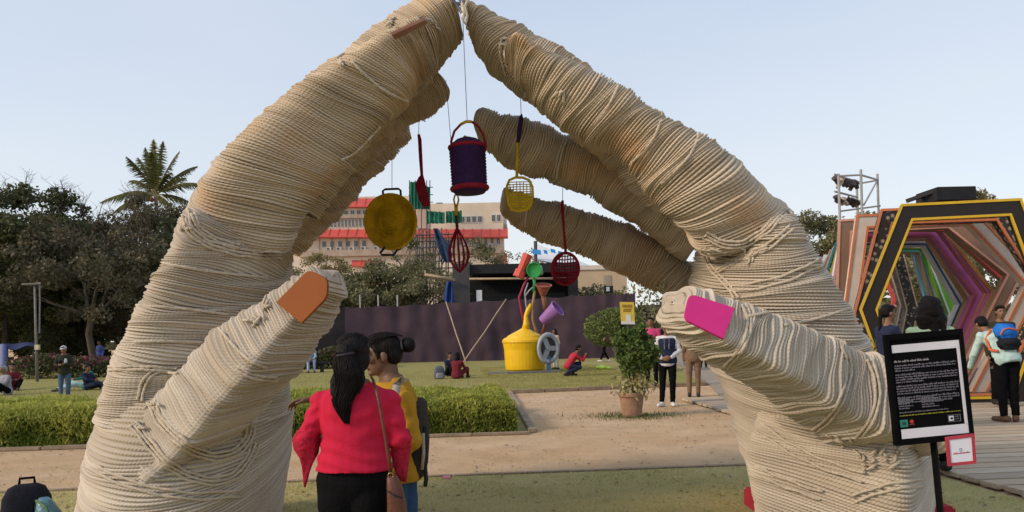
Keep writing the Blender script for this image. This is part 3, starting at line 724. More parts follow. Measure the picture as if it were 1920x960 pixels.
    if cap > 0:
        n0 = max(3, int(cap * 1.6 / sp))
        for k in range(0, n0 + 1): coils.append((arc[-1], math.sqrt(max(.012, 1 - (k / n0) ** 2)), cap * k / n0))
    N = len(coils); rope_r = sp * .5
    k_i = np.arange(N)
    low = np.convolve(r.normal(size=N + 24), np.ones(25) / 5, 'valid')[:N] * .006 * lump
    mid = np.convolve(r.normal(size=N + 6), np.ones(7) / 2.65, 'valid')[:N] * .004 * lump
    hi = r.normal(size=N) * .0025 * lump
    up_ = (r.uniform(size=N) < .03 * jit) * r.uniform(.006, .014, N)
    gap = (r.uniform(size=N) < .16 * jit)
    tone_c = np.clip(.5 + np.convolve(r.normal(size=N + 8), np.ones(9) / 3, 'valid')[:N] * .14 + r.normal(size=N) * .12, 0, 1)
    ph = r.uniform(0, 2 * PI, 8); am = r.normal(size=8)
    V = []; TN = []; VV = []
    nxt = [(k, 0) for k in range(N)]
    for k, (u, scl, off) in enumerate(coils):
        for j, (tj, bj) in enumerate(PROF):
            if k + 1 < N:
                u2, s2, o2 = coils[k + 1]
            else: u2, s2, o2 = u, scl * .3, off + sp * .2
            uj = u + (u2 - u) * tj; sj = scl + (s2 - scl) * tj; oj = off + (o2 - off) * tj
            f = np.searchsorted(arc, uj); f = min(max(f, 1), S - 1)
            q = (uj - arc[f - 1]) / max(arc[f] - arc[f - 1], 1e-6)
            c = C[f - 1] * (1 - q) + C[f] * q; a = A[f - 1] * (1 - q) + A[f] * q; t = T[f - 1] * (1 - q) + T[f] * q; hh = th[f - 1] * (1 - q) + th[f] * q
            al = np.linalg.norm(a); ah = a / al
            bdir = np.cross(a, t); bdir /= np.linalg.norm(bdir)
            if bdir[1] > 0: bdir = -bdir
            bv = bdir * hh - t * hh * math.tan(tilt) * (1 if t[2] > 0 else -1)
            kk = k + tj * .0
            wob = (np.sin(th_a + ph[0] + k * .05) * am[0] + np.sin(2 * th_a + ph[1] - k * .11) * am[1] + np.sin(3 * th_a + ph[2] + k * .23) * am[2] * .7 + np.sin(5 * th_a + ph[3] + k * .61) * am[3] * .35) * sp * .62 * jit
            wob = wob + (np.sin(2 * th_a + ph[4] + k * .31) * np.sin(k * .17 + ph[5])) * sp * 1.25 * bunch
            bulge = bj * rope_r * (1.0 if bj > 0 else (4.2 if gap[k] else 1.6))
            rad = bulge + low[k] + mid[k] + hi[k] + up_[k] * (np.sin(th_a * .5 + k) ** 2) + .003 * np.sin(4 * th_a + k * .9) * jit
            nx = x / al; ny = y / hh; nn = np.sqrt(nx ** 2 + ny ** 2) + 1e-9
            Nn = np.outer(nx / nn, ah) + np.outer(ny / nn, bdir)
            P = c + np.outer(x * sj, a) + np.outer(y * sj, bv) + Nn * (rad * min(1, sj * 1.3))[:, None] + np.outer(wob * min(1, max(0, sj)), t) + t * oj
            V.append(P); TN.append(np.clip(tone_c[k] + .10 * np.sin(3 * th_a + k * .7 + ph[6]) + r.normal(size=M) * .05, 0, 1)); VV.append(k + tj)
    Rn = len(V); V = np.concatenate(V); TN = np.concatenate(TN)
    per = 2 * PI * np.mean(np.linalg.norm(A, axis=1))
    ii = np.arange(Rn - 1)[:, None] * M; jj = np.arange(M)[None, :]; j2 = (jj + 1) % M
    Fq = np.stack([ii + jj, ii + j2, ii + M + j2, ii + M + jj], -1).reshape(-1, 4)
    ujj = np.broadcast_to(jj / M * per, (Rn - 1, M)); uj2 = np.broadcast_to((jj + 1) / M * per, (Rn - 1, M))
    v0 = np.broadcast_to(np.array(VV)[:-1, None], (Rn - 1, M)); v1 = np.broadcast_to(np.array(VV)[1:, None], (Rn - 1, M))
    uv = np.stack([np.stack([ujj, v0], -1), np.stack([uj2, v0], -1), np.stack([uj2, v1], -1), np.stack([ujj, v1], -1)], 2).reshape(-1, 2)
    Vl = V - np.array(root_of(parent).location)
    # orient outward
    a0, b0, c0 = V[Fq[len(Fq) // 2][0]], V[Fq[len(Fq) // 2][1]], V[Fq[len(Fq) // 2][3]]
    nrm = np.cross(b0 - a0, c0 - a0); mid_i = int((Fq[len(Fq) // 2][0]) // M)
    if np.dot(nrm, a0 - V[mid_i * M:(mid_i + 1) * M].mean(0)) < 0: Fq = Fq[:, ::-1]; uv = uv.reshape(-1, 4, 2)[:, ::-1].reshape(-1, 2)
    me = npmesh(name, Vl, Fq, smooth=True, attrs={'tone': TN}, uv=uv)
    return meshobj(name, me, m, parent)
M_LOOSE = mat('loose_cotton_rope', (0.58, 0.505, 0.40), .95, .15, 60, .8, 120, spec=.1)
def st2(rows, d, th):
    """rows of (xl, yl, xr, yr[, d[, th]])"""
    o = []
    for q in rows:
        dd = q[4] if len(q) > 4 else d; tt = q[5] if len(q) > 5 else th
        o.append((q[0], q[1], dd, q[2], q[3], dd, tt))
    return o
# ---------------- left hand
lh = thing('rope_hand', 'giant hand sculpture wound in cream rope on the left with a brown thumbnail', 'sculpture', Vector((PX(340, 980, 6.1).x, 6.1, 0)), group='pair of giant rope hands')
L_body = [(150, 1015, 530, 1015), (140, 930, 540, 925), (150, 850, 546, 845), (170, 775, 546, 775), (193, 698, 546, 706), (222, 632, 547, 640), (262, 560, 548, 580), (300, 490, 548, 530), (325, 445, 547, 495), (345, 395, 545, 468)]
rope_sweep('palm', st2(L_body[3:], 6.05, .86), lh, M_ROPE_FINE, sp=.0195, pw=3.4, rot=-.42, tilt=.05, M=110, seed=1, jit=1.1, bunch=1.1, cap=.12)
rope_sweep('palm_heel', st2([(152, 1030, 525, 1030, 5.95, .80), (137, 930, 541, 925, 5.9, .86), (150, 845, 546, 845, 5.9, .84), (172, 775, 545, 770, 5.95, .80), (196, 706, 520, 718, 6.05, .70)], 5.9, .8), lh, M_ROPE_FINE, sp=.0195, pw=2.15, tilt=.42, M=110, seed=2, jit=.9, bunch=.7, cap=.06, lump=.8)
L_index = [(345, 398, 545, 470, 5.75, .34), (372, 347, 568, 412, 5.68, .38), (408, 297, 606, 358, 5.64, .41), (455, 249, 650, 316), (512, 201, 697, 270), (568, 160, 730, 226), (628, 126, 768, 193), (690, 91, 790, 152), (742, 62, 810, 132), (782, 46, 817, 112)]
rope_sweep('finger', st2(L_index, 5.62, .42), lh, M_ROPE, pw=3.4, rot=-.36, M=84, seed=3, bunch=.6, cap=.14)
L_mid = [(400, 335, 600, 410), (470, 240, 665, 320), (560, 158, 730, 240), (632, 104, 770, 190), (690, 62, 810, 150), (738, 28, 832, 118), (790, 0, 852, 92), (830, -6, 864, 70)]
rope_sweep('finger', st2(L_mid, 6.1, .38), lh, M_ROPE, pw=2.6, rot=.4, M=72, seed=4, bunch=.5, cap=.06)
L_ring = [(470, 390, 555, 440, 6.6, .36), (540, 320, 632, 352), (620, 250, 705, 290), (700, 190, 770, 236), (768, 142, 818, 212), (800, 132, 840, 192)]
rope_sweep('finger', st2(L_ring, 6.7, .34), lh, M_ROPE_BROWN, pw=2.6, M=72, seed=5, bunch=.6, cap=.08)
L_lit = [(480, 440, 562, 480), (510, 405, 594, 448), (565, 345, 645, 398), (625, 288, 694, 340), (690, 238, 742, 292), (728, 220, 770, 258)]
rope_sweep('finger', st2(L_lit, 7.15, .33), lh, M_ROPE_BROWN, pw=2.6, M=72, seed=6, bunch=.6, cap=.08)
rope_sweep('palm_back', st2([(420, 760, 546, 770), (440, 700, 547, 700), (450, 600, 549, 610), (460, 520, 552, 540), (475, 470, 552, 480), (490, 450, 550, 462)], 7.0, .42), lh, M_ROPE_FINE, sp=.0225, M=72, seed=7, bunch=1.4, cap=.05)
L_thumb = [(232, 815, 372, 905, 5.45, .40), (258, 775, 410, 872, 5.4, .40), (285, 742, 440, 838, 5.3, .38), (330, 695, 480, 790, 5.15, .35), (375, 650, 516, 742, 5.05, .33), (425, 606, 552, 700, 4.95, .32), (470, 570, 583, 665, 4.9, .31), (512, 538, 612, 628, 4.85, .29), (548, 512, 632, 596, 4.8, .27), (574, 498, 646, 566, 4.78, .25)]
rope_sweep('thumb', st2(L_thumb, 5, .3), lh, M_ROPE_FINE, sp=.0225, pw=7, rot=.42, M=96, seed=8, bunch=.35, jit=.8, cap=.08, cap0=.12)
# ---------------- right hand
rh = thing('rope_hand', 'giant hand sculpture wound in cream rope on the right with a pink thumbnail', 'sculpture', Vector((PX(1580, 980, 6.1).x, 6.1, 0)), group='pair of giant rope hands')
R_body = [(1420, 1000, 1745, 1000), (1402, 930, 1740, 940), (1385, 860, 1735, 880), (1365, 790, 1720, 815), (1352, 735, 1690, 745), (1325, 680, 1657, 678), (1300, 620, 1622, 612), (1292, 560, 1580, 545), (1298, 500, 1537, 478), (1312, 442, 1492, 408)]
rope_sweep('palm', st2(R_body, 6.15, .88), rh, M_ROPE_FINE, sp=.0198, pw=2.5, tilt=.10, M=110, seed=11, jit=1.3, bunch=1.3, cap=.12)
rope_sweep('palm_heel', st2([(1420, 1010, 1757, 1010, 5.75, .62), (1412, 935, 1757, 950, 5.7, .66), (1403, 860, 1752, 885, 5.7, .66), (1416, 790, 1738, 830, 5.75, .62), (1440, 745, 1715, 790, 5.8, .52)], 5.7, .62), rh, M_ROPE_FINE, sp=.0195, pw=9.0, rot=.62, tilt=.30, M=110, seed=12, jit=.9, bunch=.7, lump=.8, cap=.05)
R_index = [(1490, 405, 1312, 470, 5.75, .33), (1452, 366, 1290, 440, 5.68, .37), (1390, 310, 1255, 405), (1312, 250, 1200, 350), (1236, 210, 1142, 292), (1165, 160, 1085, 262), (1100, 130, 1028, 222), (1040, 105, 978, 174), (992, 80, 952, 130)]
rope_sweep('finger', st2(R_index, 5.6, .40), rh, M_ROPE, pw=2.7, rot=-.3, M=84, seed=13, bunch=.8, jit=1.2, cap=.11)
R_mid = [(1400, 372, 1300, 450), (1330, 300, 1215, 385), (1240, 214, 1140, 312), (1160, 165, 1070, 258), (1090, 116, 1005, 200), (1020, 78, 938, 150), (960, 46, 900, 112), (915, 24, 876, 80), (892, 18, 870, 55)]
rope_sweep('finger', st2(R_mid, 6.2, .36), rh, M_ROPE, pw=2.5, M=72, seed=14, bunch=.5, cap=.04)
R_ring = [(1330, 440, 1280, 490), (1290, 396, 1236, 458), (1225, 335, 1172, 412), (1150, 290, 1110, 374), (1080, 258, 1045, 346), (1020, 238, 985, 324), (960, 219, 930, 298), (912, 206, 893, 268)]
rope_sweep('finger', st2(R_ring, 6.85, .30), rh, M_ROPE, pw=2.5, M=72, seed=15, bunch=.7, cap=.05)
R_lit = [(1310, 500, 1258, 566), (1250, 460, 1205, 536), (1190, 427, 1148, 506), (1120, 402, 1088, 478), (1060, 387, 1028, 455), (1000, 368, 972, 432), (957, 350, 942, 408)]
rope_sweep('finger', st2(R_lit, 7.3, .30), rh, M_ROPE_BROWN, pw=2.5, M=72, seed=16, bunch=.7, cap=.06)
R_thumb = [(1700, 720, 1690, 860, 5.5, .36), (1665, 692, 1640, 848, 5.4, .36), (1620, 662, 1570, 835, 5.25, .35), (1570, 632, 1500, 800, 5.15, .34), (1510, 604, 1435, 748, 5.05, .33), (1450, 584, 1382, 712, 4.95, .32), (1395, 566, 1330, 680, 4.9, .31), (1340, 547, 1282, 645, 4.85, .29), (1298, 533, 1252, 616, 4.8, .26)]
rope_sweep('thumb', st2(R_thumb, 5, .3), rh, M_ROPE_FINE, sp=.0225, pw=7, rot=.38, M=96, seed=18, bunch=.5, jit=1.0, cap=.06, cap0=.1)
# red cloth covered block under the right hand
obj('plinth', MB().box((PX(1580, 980, 6.1).x, 6.1, .08), (1.34, .9, .17)), mat('red_cloth', (0.36, 0.02, 0.035), .9, .2, 12, .3, 60), rh, bevel=.02)

# ---------------- things lying on the rope surface, found by casting onto the wound forms
from mathutils.bvhtree import BVHTree
def bvh_of(root):
    vs, ps = [], []
    for o in root.children:
        if o.type != 'MESH': continue
        n = len(o.data.vertices); co = np.empty(n * 3, dtype=np.float32); o.data.vertices.foreach_get('co', co)
        of = len(vs); vs += [tuple(v) for v in (co.reshape(-1, 3) + np.array(root.location, dtype=np.float32))]; ps += [tuple(of + i for i in p.vertices) for p in o.data.polygons]
    return BVHTree.FromPolygons(vs, ps)
BL, BR_ = bvh_of(lh), bvh_of(rh)
CAMP = Vector((0, 0, CAMZ))
def surf(bv, px, py, off=0.0):
    dr = (PX(px, py, 6.0) - CAMP).normalized(); h = bv.ray_cast(CAMP, dr)
    if h[0] is None: return None
    return h[0] - dr * off
def laid(root, bv, pts, rad=.0115, par=1, gap=7, seed=0):
    """loose ropes following the surface; par ropes side by side"""
    R = random.Random(seed)
    K = resample([[p[0], p[1], 0, 0, 0, 0] for p in pts], max(16, len(pts) * 10))[:, :2]
    for q in range(par):
        P = []; last = None
        for i, (x, y) in enumerate(K):
            a = K[max(i - 1, 0)]; b = K[min(i + 1, len(K) - 1)]; t = b - a; n_ = np.array([-t[1], t[0]]) / (np.linalg.norm(t) + 1e-9); o_ = (q - (par - 1) / 2) * gap * (1 + .25 * math.sin(i * .5 + q))
            h = surf(bv, x + n_[0] * o_, y + n_[1] * o_, rad * 1.05)
            if h is not None and last is not None and (h - last).length > .5: h = None
            if h is not None: P.append(h); last = h
        if len(P) < 4: continue
        for _ in range(8): P = [P[0]] + [(P[i - 1] + P[i] * 2 + P[i + 1]) / 4 for i in range(1, len(P) - 1)] + [P[-1]]
        obj('loose_rope', MB().tube(P, [rad * (.92 + .12 * math.sin(i * 1.7 + q)) for i in range(len(P))], 7), M_LOOSE, root, smooth=True)
def frayed(root, bv, spots, seed, n=9, spread=10, L=12):
    R = random.Random(seed)
    for (px, py) in spots:
        mb = MB()
        for i in range(n):
            x, y = px + R.gauss(0, spread), py + R.gauss(0, spread * .6); h = surf(bv, x, y, .012); h2 = surf(bv, x + R.gauss(0, L), y + R.gauss(0, L), .014 + abs(R.gauss(0, .015)))
            if h is None or h2 is None or (h - h2).length > .25: continue
            mb.tube([h, h.lerp(h2, .5) + Vector((0, -.012, 0)), h2], [.010, .011, .006], 5)
        if mb.v: obj('frayed_knot', mb, M_LOOSE, root, smooth=True)
def plate_nail(root, bv, poly, m, off=.012, th=.012):
    cx, cy = sum(p[0] for p in poly) / len(poly), sum(p[1] for p in poly) / len(poly)
    pts = [surf(bv, cx + (x - cx) * k, cy + (y - cy) * k) for x, y in poly for k in (.95, .6)]; pts = [p for p in pts if p is not None]
    A_ = np.array([list(p) for p in pts]); c = A_.mean(0); u, s_, vt = np.linalg.svd(A_ - c); n_ = Vector(vt[2]); c = Vector(c)
    if n_.dot(CAMP - c) < 0: n_ = -n_
    pk = [surf(bv, cx + (x - cx) * k, cy + (y - cy) * k) for x, y in poly for k in (1, .9, .8, .65, .5, .35, .2, .05)] + [surf(bv, (poly[i][0] + poly[i - 1][0]) / 2 * k + cx * (1 - k), (poly[i][1] + poly[i - 1][1]) / 2 * k + cy * (1 - k)) for i in range(len(poly)) for k in (.95, .75, .5, .25)]; c = c + n_ * (float(np.percentile([(p - c).dot(n_) for p in pk if p is not None and (p - c).length < .35], 100)) + .014); P = []
    for x, y in poly:
        dr = (PX(x, y, 6.0) - CAMP).normalized(); t = (c - CAMP).dot(n_) / dr.dot(n_); P.append(CAMP + dr * t)
    return obj('fingernail', MB().prism(P, -n_ * .02), m, root, bevel=.002)
def rounded(poly, r=9, which=None):
    o = []
    for i, p in enumerate(poly):
        if which and i not in which: o.append(p); continue
        a, b = np.array(poly[i - 1], float), np.array(poly[(i + 1) % len(poly)], float); q = np.array(p, float); da, db = a - q, b - q
        p1 = q + da / np.linalg.norm(da) * r; p2 = q + db / np.linalg.norm(db) * r
        for t in (0, .33, .67, 1): o.append(tuple(p1 * (1 - t) ** 2 + q * 2 * t * (1 - t) + p2 * t * t))
    return o
plate_nail(lh, BL, rounded([(517, 567), (578, 505), (614, 522), (613, 557), (565, 606)], 11, {1, 2, 3}), mat('brown_nail', (0.235, 0.066, 0.012), .55, .06, 3, .03, 40, spec=.15))
plate_nail(rh, BR_, rounded([(1282, 598), (1293, 550), (1378, 577), (1357, 635)], 12, {0, 1}), mat('pink_nail', (0.58, 0.032, 0.215), .55, .05, 3, .03, 40, spec=.15))
plate_nail(lh, BL, [(735, 66), (797, 38), (803, 44), (741, 75)], mat('dull_brown_nail', (0.27, 0.13, 0.085), .5, .08), off=.008)
laid(lh, BL, [(346, 392), (352, 422), (372, 446), (420, 466), (480, 477), (528, 478)], par=3, gap=6, seed=1)
laid(lh, BL, [(362, 400), (372, 425), (410, 450), (450, 462)], par=2, gap=6, seed=2)
laid(lh, BL, [(332, 696), (292, 695), (270, 718), (262, 752)], par=2, gap=8, seed=3)
laid(lh, BL, [(284, 752), (297, 784), (330, 820), (366, 846), (402, 856), (436, 850), (464, 826), (472, 794)], par=3, gap=7, seed=4)
laid(lh, BL, [(250, 795), (277, 828), (304, 860), (345, 888), (397, 902), (432, 896), (464, 866), (480, 830)], par=3, gap=7, seed=5)
laid(lh, BL, [(444, 690), (474, 706), (520, 711)], par=2, gap=7, seed=6)
laid(lh, BL, [(197, 691), (240, 690), (290, 691), (325, 694)], par=2, gap=6, seed=7)
laid(lh, BL, [(410, 615), (440, 650), (475, 680), (500, 690)], par=1, seed=8)
laid(lh, BL, [(660, 115), (690, 145), (730, 175), (765, 190)], par=1, seed=9)
laid(lh, BL, [(640, 300), (660, 290), (690, 262), (712, 238)], par=1, seed=10)
laid(lh, BL, [(300, 492), (340, 500), (420, 512), (500, 520)], par=1, seed=11); laid(lh, BL, [(215, 642), (290, 640), (400, 642)], par=1, seed=12); laid(lh, BL, [(256, 572), (340, 578), (430, 590)], par=1, seed=13)
laid(lh, BL, [(150, 860), (200, 890), (270, 915), (360, 930), (450, 925)], par=2, gap=12, seed=14)
frayed(lh, BL, [(255, 800), (285, 757)], 1, 5, 6, 9); frayed(lh, BL, [(360, 428), (488, 600), (500, 575), (632, 110), (735, 38)], 2, 6, 6, 9)
laid(rh, BR_, [(1322, 440), (1342, 452), (1380, 460), (1425, 440), (1470, 396)], par=3, gap=6, seed=21)
laid(rh, BR_, [(1330, 470), (1370, 482), (1430, 468), (1485, 425)], par=2, gap=9, seed=22)
laid(rh, BR_, [(1345, 508), (1370, 494), (1400, 476), (1440, 462)], par=2, gap=5, seed=23)
laid(rh, BR_, [(1318, 465), (1335, 505), (1360, 530), (1382, 560)], par=2, gap=7, seed=24)
laid(rh, BR_, [(1350, 540), (1420, 535), (1490, 515), (1540, 490)], par=2, gap=12, seed=25); laid(rh, BR_, [(1400, 585), (1470, 575), (1540, 552), (1585, 535)], par=2, gap=14, seed=26); laid(rh, BR_, [(1470, 610), (1540, 595), (1600, 575)], par=1, seed=27)
laid(rh, BR_, [(1578, 640), (1592, 680), (1585, 730), (1560, 780), (1525, 810)], par=2, gap=8, seed=28); laid(rh, BR_, [(1630, 672), (1645, 720), (1638, 780), (1605, 828)], par=2, gap=8, seed=29); laid(rh, BR_, [(1395, 570), (1405, 600), (1392, 650), (1360, 690)], par=2, gap=7, seed=30)
laid(rh, BR_, [(1080, 118), (1062, 140), (1045, 190), (1030, 218)], par=1, seed=31); laid(rh, BR_, [(1160, 160), (1140, 200), (1100, 250)], par=1, seed=32); laid(rh, BR_, [(1240, 225), (1225, 260), (1180, 310)], par=1, seed=33); laid(rh, BR_, [(1312, 245), (1300, 280), (1240, 345)], par=1, seed=34); laid(rh, BR_, [(945, 72), (942, 105), (952, 140)], par=2, gap=8, seed=35)
laid(rh, BR_, [(1062, 255), (1050, 290), (1040, 335)], par=2, gap=5, seed=36); laid(rh, BR_, [(1000, 372), (988, 395), (985, 425)], par=1, seed=37)
laid(rh, BR_, [(1420, 800), (1490, 845), (1570, 880), (1620, 895)], par=2, gap=16, seed=38); laid(rh, BR_, [(1412, 880), (1470, 905), (1540, 930)], par=2, gap=14, seed=39); laid(rh, BR_, [(1600, 935), (1660, 915), (1730, 905)], par=2, gap=12, seed=40)
frayed(rh, BR_, [(1620, 868), (1650, 858), (1685, 850), (1570, 828)], 3, 6, 12, 10); frayed(rh, BR_, [(1400, 475), (1408, 480), (946, 78), (1050, 172), (1072, 105), (1312, 238), (1240, 540), (1478, 390)], 4, 6, 6, 9)

M_STEEL = mat('dull_steel', (0.20, 0.20, 0.21), .4, .2, 8, metal=.7)
for (a, b) in (((846, -4), (868, 26)), ((858, -8), (874, 14)), ((866, -8), (868, 34)), ((850, 6), (874, 8))):
    obj('tip_bracket', MB().tube([PX(a[0], a[1], 5.72), PX(b[0], b[1], 5.72)], .014, 7), M_STEEL, lh)
obj('cord_lashing', MB().tube([PX(x, y, 5.68) for x, y in ((866, 6), (871, 22), (868, 38), (873, 46), (876, 30), (872, 12), (877, 2))], .012, 6), M_LOOSE, lh, smooth=True)
# ================================================================== STRUCTURES BEHIND
# dark cloth fence: panels and posts of their own
M_CLOTH = mat('dark_fence_cloth', (0.062, 0.040, 0.054), .85, .22, 1.0, .4, 4, spec=.25)
M_CLOTH2 = mat('black_fence_cloth', (0.022, 0.019, 0.022), .85, .2, 1.6, .35, 7, spec=.25)
M_DARKMETAL = mat('dark_metal', (0.05, 0.05, 0.055), .5, .2, 8, spec=.5)
def fence():
    x0, x1, yb = 575, 1196, 0
    dA, dB = 42.0, 43.5
    f = thing('cloth_fence', 'long dark maroon cloth fence stretched behind the far lawn', 'fence', Vector((PX(885, 640, 42.7).x, 42.7, 0)))
    seams = [585, 648, 712, 778, 838, 906, 968, 1030, 1074, 1136, 1192]
    tops = [578, 575, 573, 570, 566, 563, 560, 557, 553, 551, 549]
    for i in range(len(seams) - 1):
        def D(x): return dA + (dB - dA) * (x - x0) / (x1 - x0)
        rings = []; R = random.Random(i)
        nx, nz = 15, 11; V = []; Fq = []
        for a in range(nx):
            u = a / (nx - 1); px = seams[i] + (seams[i + 1] - seams[i]) * u; tp = tops[i] + (tops[i + 1] - tops[i]) * u + 2.2 * math.sin(PI * u)
            d = D(px); P0 = PX(px, tp, d); 
            for b in range(nz):
                v = b / (nz - 1); z = P0.z * (1 - v) - .02
                y = d + .17 * mnoise.noise(Vector((px * .045, z * .35, 1.0))) + .09 * mnoise.noise(Vector((px * .03 + z * .5, z * 1.3, 5))) * 1.2
                xx = PX(px, 640, d).x
                V.append(Vector((xx, y, z)))
        for a in range(nx - 1):
            for b in range(nz - 1):
                Fq.append((a * nz + b, a * nz + b + 1, (a + 1) * nz + b + 1, (a + 1) * nz + b))
        mb = MB(); mb.add(V, Fq); back = [p + Vector((0, .02, 0)) for p in V]; mb.add(back, [q[::-1] for q in Fq])
        o = obj('cloth_panel', mb, M_CLOTH2 if i == 0 else M_CLOTH, f, smooth=True)
        if i == 0: o['label'] = 'black cloth panel at the left end'
        xx = PX(seams[i + 1], 640, D(seams[i + 1])).x
        obj('post', MB().tube([(xx, D(seams[i + 1]) + .02 + .1, -.05), (xx, D(seams[i + 1]) + .12, PX(seams[i + 1], tops[i + 1], D(seams[i + 1])).z)], .05, 8), M_DARKMETAL, f)
    g2 = thing('cloth_screen', 'black cloth screen set back to the right of the maroon fence', 'fence', Vector((PX(1225, 640, 50).x, 50, 0)))
    mb = MB(); a, b_ = PX(1197, 572, 50), PX(1420, 574, 50)
    mb.box(((a.x + b_.x) / 2, 50, a.z / 2), (b_.x - a.x, .06, a.z)); obj('cloth_panel', mb, M_CLOTH2, g2)
    for k in range(6):
        x = a.x + (b_.x - a.x) * k / 5; obj('post', MB().box((x, 50.1, a.z / 2 + .05), (.08, .08, a.z + .1)), M_DARKMETAL, g2)
fence()
# two bamboo stays leaning on the fence
M_BAMBOO = mat('bamboo_pole', (0.36, 0.27, 0.17), .6, .2, 6, .1, 30)
for (a, b, lab) in (((836, 566), (871, 672), 'left of two pale bamboo poles crossing down from the fence to the seated pair'), ((949, 561), (874, 672), 'right of two pale bamboo poles crossing down from the fence to the seated pair')):
    p, q = PX(*a, 41.2), PX(*b, 38.5); q.z = max(q.z, .0)
    q2 = p + (q - p) * (p.z / (p.z - q.z))
    mid = p.lerp(q2, .5) + Vector((0, 0, -.05))
    o = obj('bamboo_pole', MB().tube([p, p.lerp(q2, .25), mid, p.lerp(q2, .75), q2], [.034, .036, .034, .037, .04], 7), M_BAMBOO, smooth=True); tag(o, lab, 'pole', 'bamboo poles leaning on the fence')

# stage house behind the fence
def block(name, parent, m, x0, y0, x1, y1, d, dep, bevel=0.0):
    """real box whose front face stands at distance d, spanning the bearing x0..x1 and height y0..y1"""
    a, b = PX(x0, y0, d), PX(x1, y1, d)
    zt, zb = a.z, b.z
    return obj(name, MB().box(((a.x + b.x) / 2, d + dep / 2, (zt + zb) / 2), (abs(b.x - a.x), dep, abs(zt - zb))), m, parent, bevel=bevel)
M_BLACK = mat('black_paint', (0.012, 0.013, 0.016), .7, .3, 4, spec=.3)
M_GREYP = mat('grey_pillar', (0.055, 0.055, 0.06), .8, .2, 4)
st = thing('stage_house', 'black open stage box with a grey side pillar standing behind the cloth fence', 'stage', Vector((PX(980, 640, 47).x, 47, 0)))
d = 47
zb = 0.0
def zblock(name, m, x0, yt, x1, d, dep, zbot=0.0):
    a, b = PX(x0, yt, d), PX(x1, yt, d); zt = (a.z + b.z) / 2
    return obj(name, MB().box(((a.x + b.x) / 2, d + dep / 2, (zt + zbot) / 2), (b.x - a.x, dep, zt - zbot)), m, st)
zblock('pillar', M_GREYP, 848, 494, 880, 46.6, .6)
zblock('back_wall', M_BLACK, 881, 494, 1080, 50.5, .2)
a, b_ = PX(881, 495, 47), PX(1082, 493, 47)
obj('roof_beam', MB().box(((a.x + b_.x) / 2, 48.6, a.z - .35), (b_.x - a.x, 3.4, .55)), M_BLACK, st)
zblock('side_wall', M_BLACK, 1066, 492, 1083, 47, 3.4)
block('white_panel', st, mat('white_panel', (0.62, 0.64, 0.68), .7, .05), 893, 544, 904, 566, 46.8, .05)
block('counter', st, M_BLACK, 884, 552, 1062, 600, 48.4, .5)
p, q = PX(880, 523, 46.5), PX(1062, 522, 46.5)
obj('cross_pole', MB().tube([p, q], .07, 8), M_BAMBOO, st, smooth=True)
o = obj('bamboo_pole', MB().tube([PX(796, 515, 46), PX(853, 525, 46.3)], .09, 8), M_BAMBOO, smooth=True); tag(o, 'short pale bamboo pole sticking out left of the stage pillar', 'pole')
def drape(name, label, pts, d, m, cat, seed=0, th=.04):
    """hanging cloth: rows of (xl, xr, y)"""
    V = []; F_ = []; n = 14
    for k, (xl, xr, y) in enumerate(pts):
        for i in range(n):
            u = i / (n - 1); p = PX(xl + (xr - xl) * u, y, d); p.y += .18 * math.sin(u * 11 + seed + k * .5) + .1 * mnoise.noise(Vector((u * 4, k * .8, seed))); V.append(p)
    for k in range(len(pts) - 1):
        for i in range(n - 1): F_.append((k * n + i, k * n + i + 1, (k + 1) * n + i + 1, (k + 1) * n + i))
    mb = MB(); mb.add(V, F_); mb.add([p + Vector((0, th, 0)) for p in V], [f[::-1] for f in F_])
    return tag(obj(name, mb, m, smooth=True), label, cat)
M_TARP = mat('blue_tarp', (0.012, 0.045, 0.20), .5, .25, 5, .3, 12, spec=.4)
drape('tarpaulin', 'blue tarpaulin hanging left of the grey stage pillar', [(838, 849, 527), (834, 850, 540), (832, 852, 556), (834, 850, 575)], 45.5, M_TARP, 'tarpaulin', 1)

# red roofed building far behind
M_CREAM = mat('cream_wall', (0.62, 0.53, 0.43), .9, .14, .35, .1, 3)
M_CREAM2 = mat('pale_plaster', (0.64, 0.57, 0.48), .9, .12, .4)
M_REDR = mat('red_roof_sheet', (0.52, 0.085, 0.07), .6, .15, .8, spec=.3)
M_PANE = mat('dark_window_glass', (0.055, 0.065, 0.075), .25, .4, .8, spec=.6)
M_FRAME = mat('window_frame_white', (0.62, 0.60, 0.56), .7, .08)
M_LEDGE = mat('concrete_ledge', (0.36, 0.29, 0.23), .9, .2, .8)
D = 120.0
bd = thing('red_roofed_building', 'far cream building with red roof bands seen between the rope hands', 'building', Vector((PX(770, 640, D + 8).x, D + 8, 0)))
def wb(name, m, x0, y0, x1, y1, dd=0.0, dep=16, parent=None, bevel=0): return block(name, parent or bd, m, x0, y0, x1, y1, D + dd, dep, bevel)
a0 = wb('wall', M_CREAM, 520, 388, 948, 640, 0, 16)
wb('wall', M_CREAM2, 800, 390, 950, 430, 3, 12)
wb('wall', M_CREAM, 520, 372, 792, 400, 1, 14)
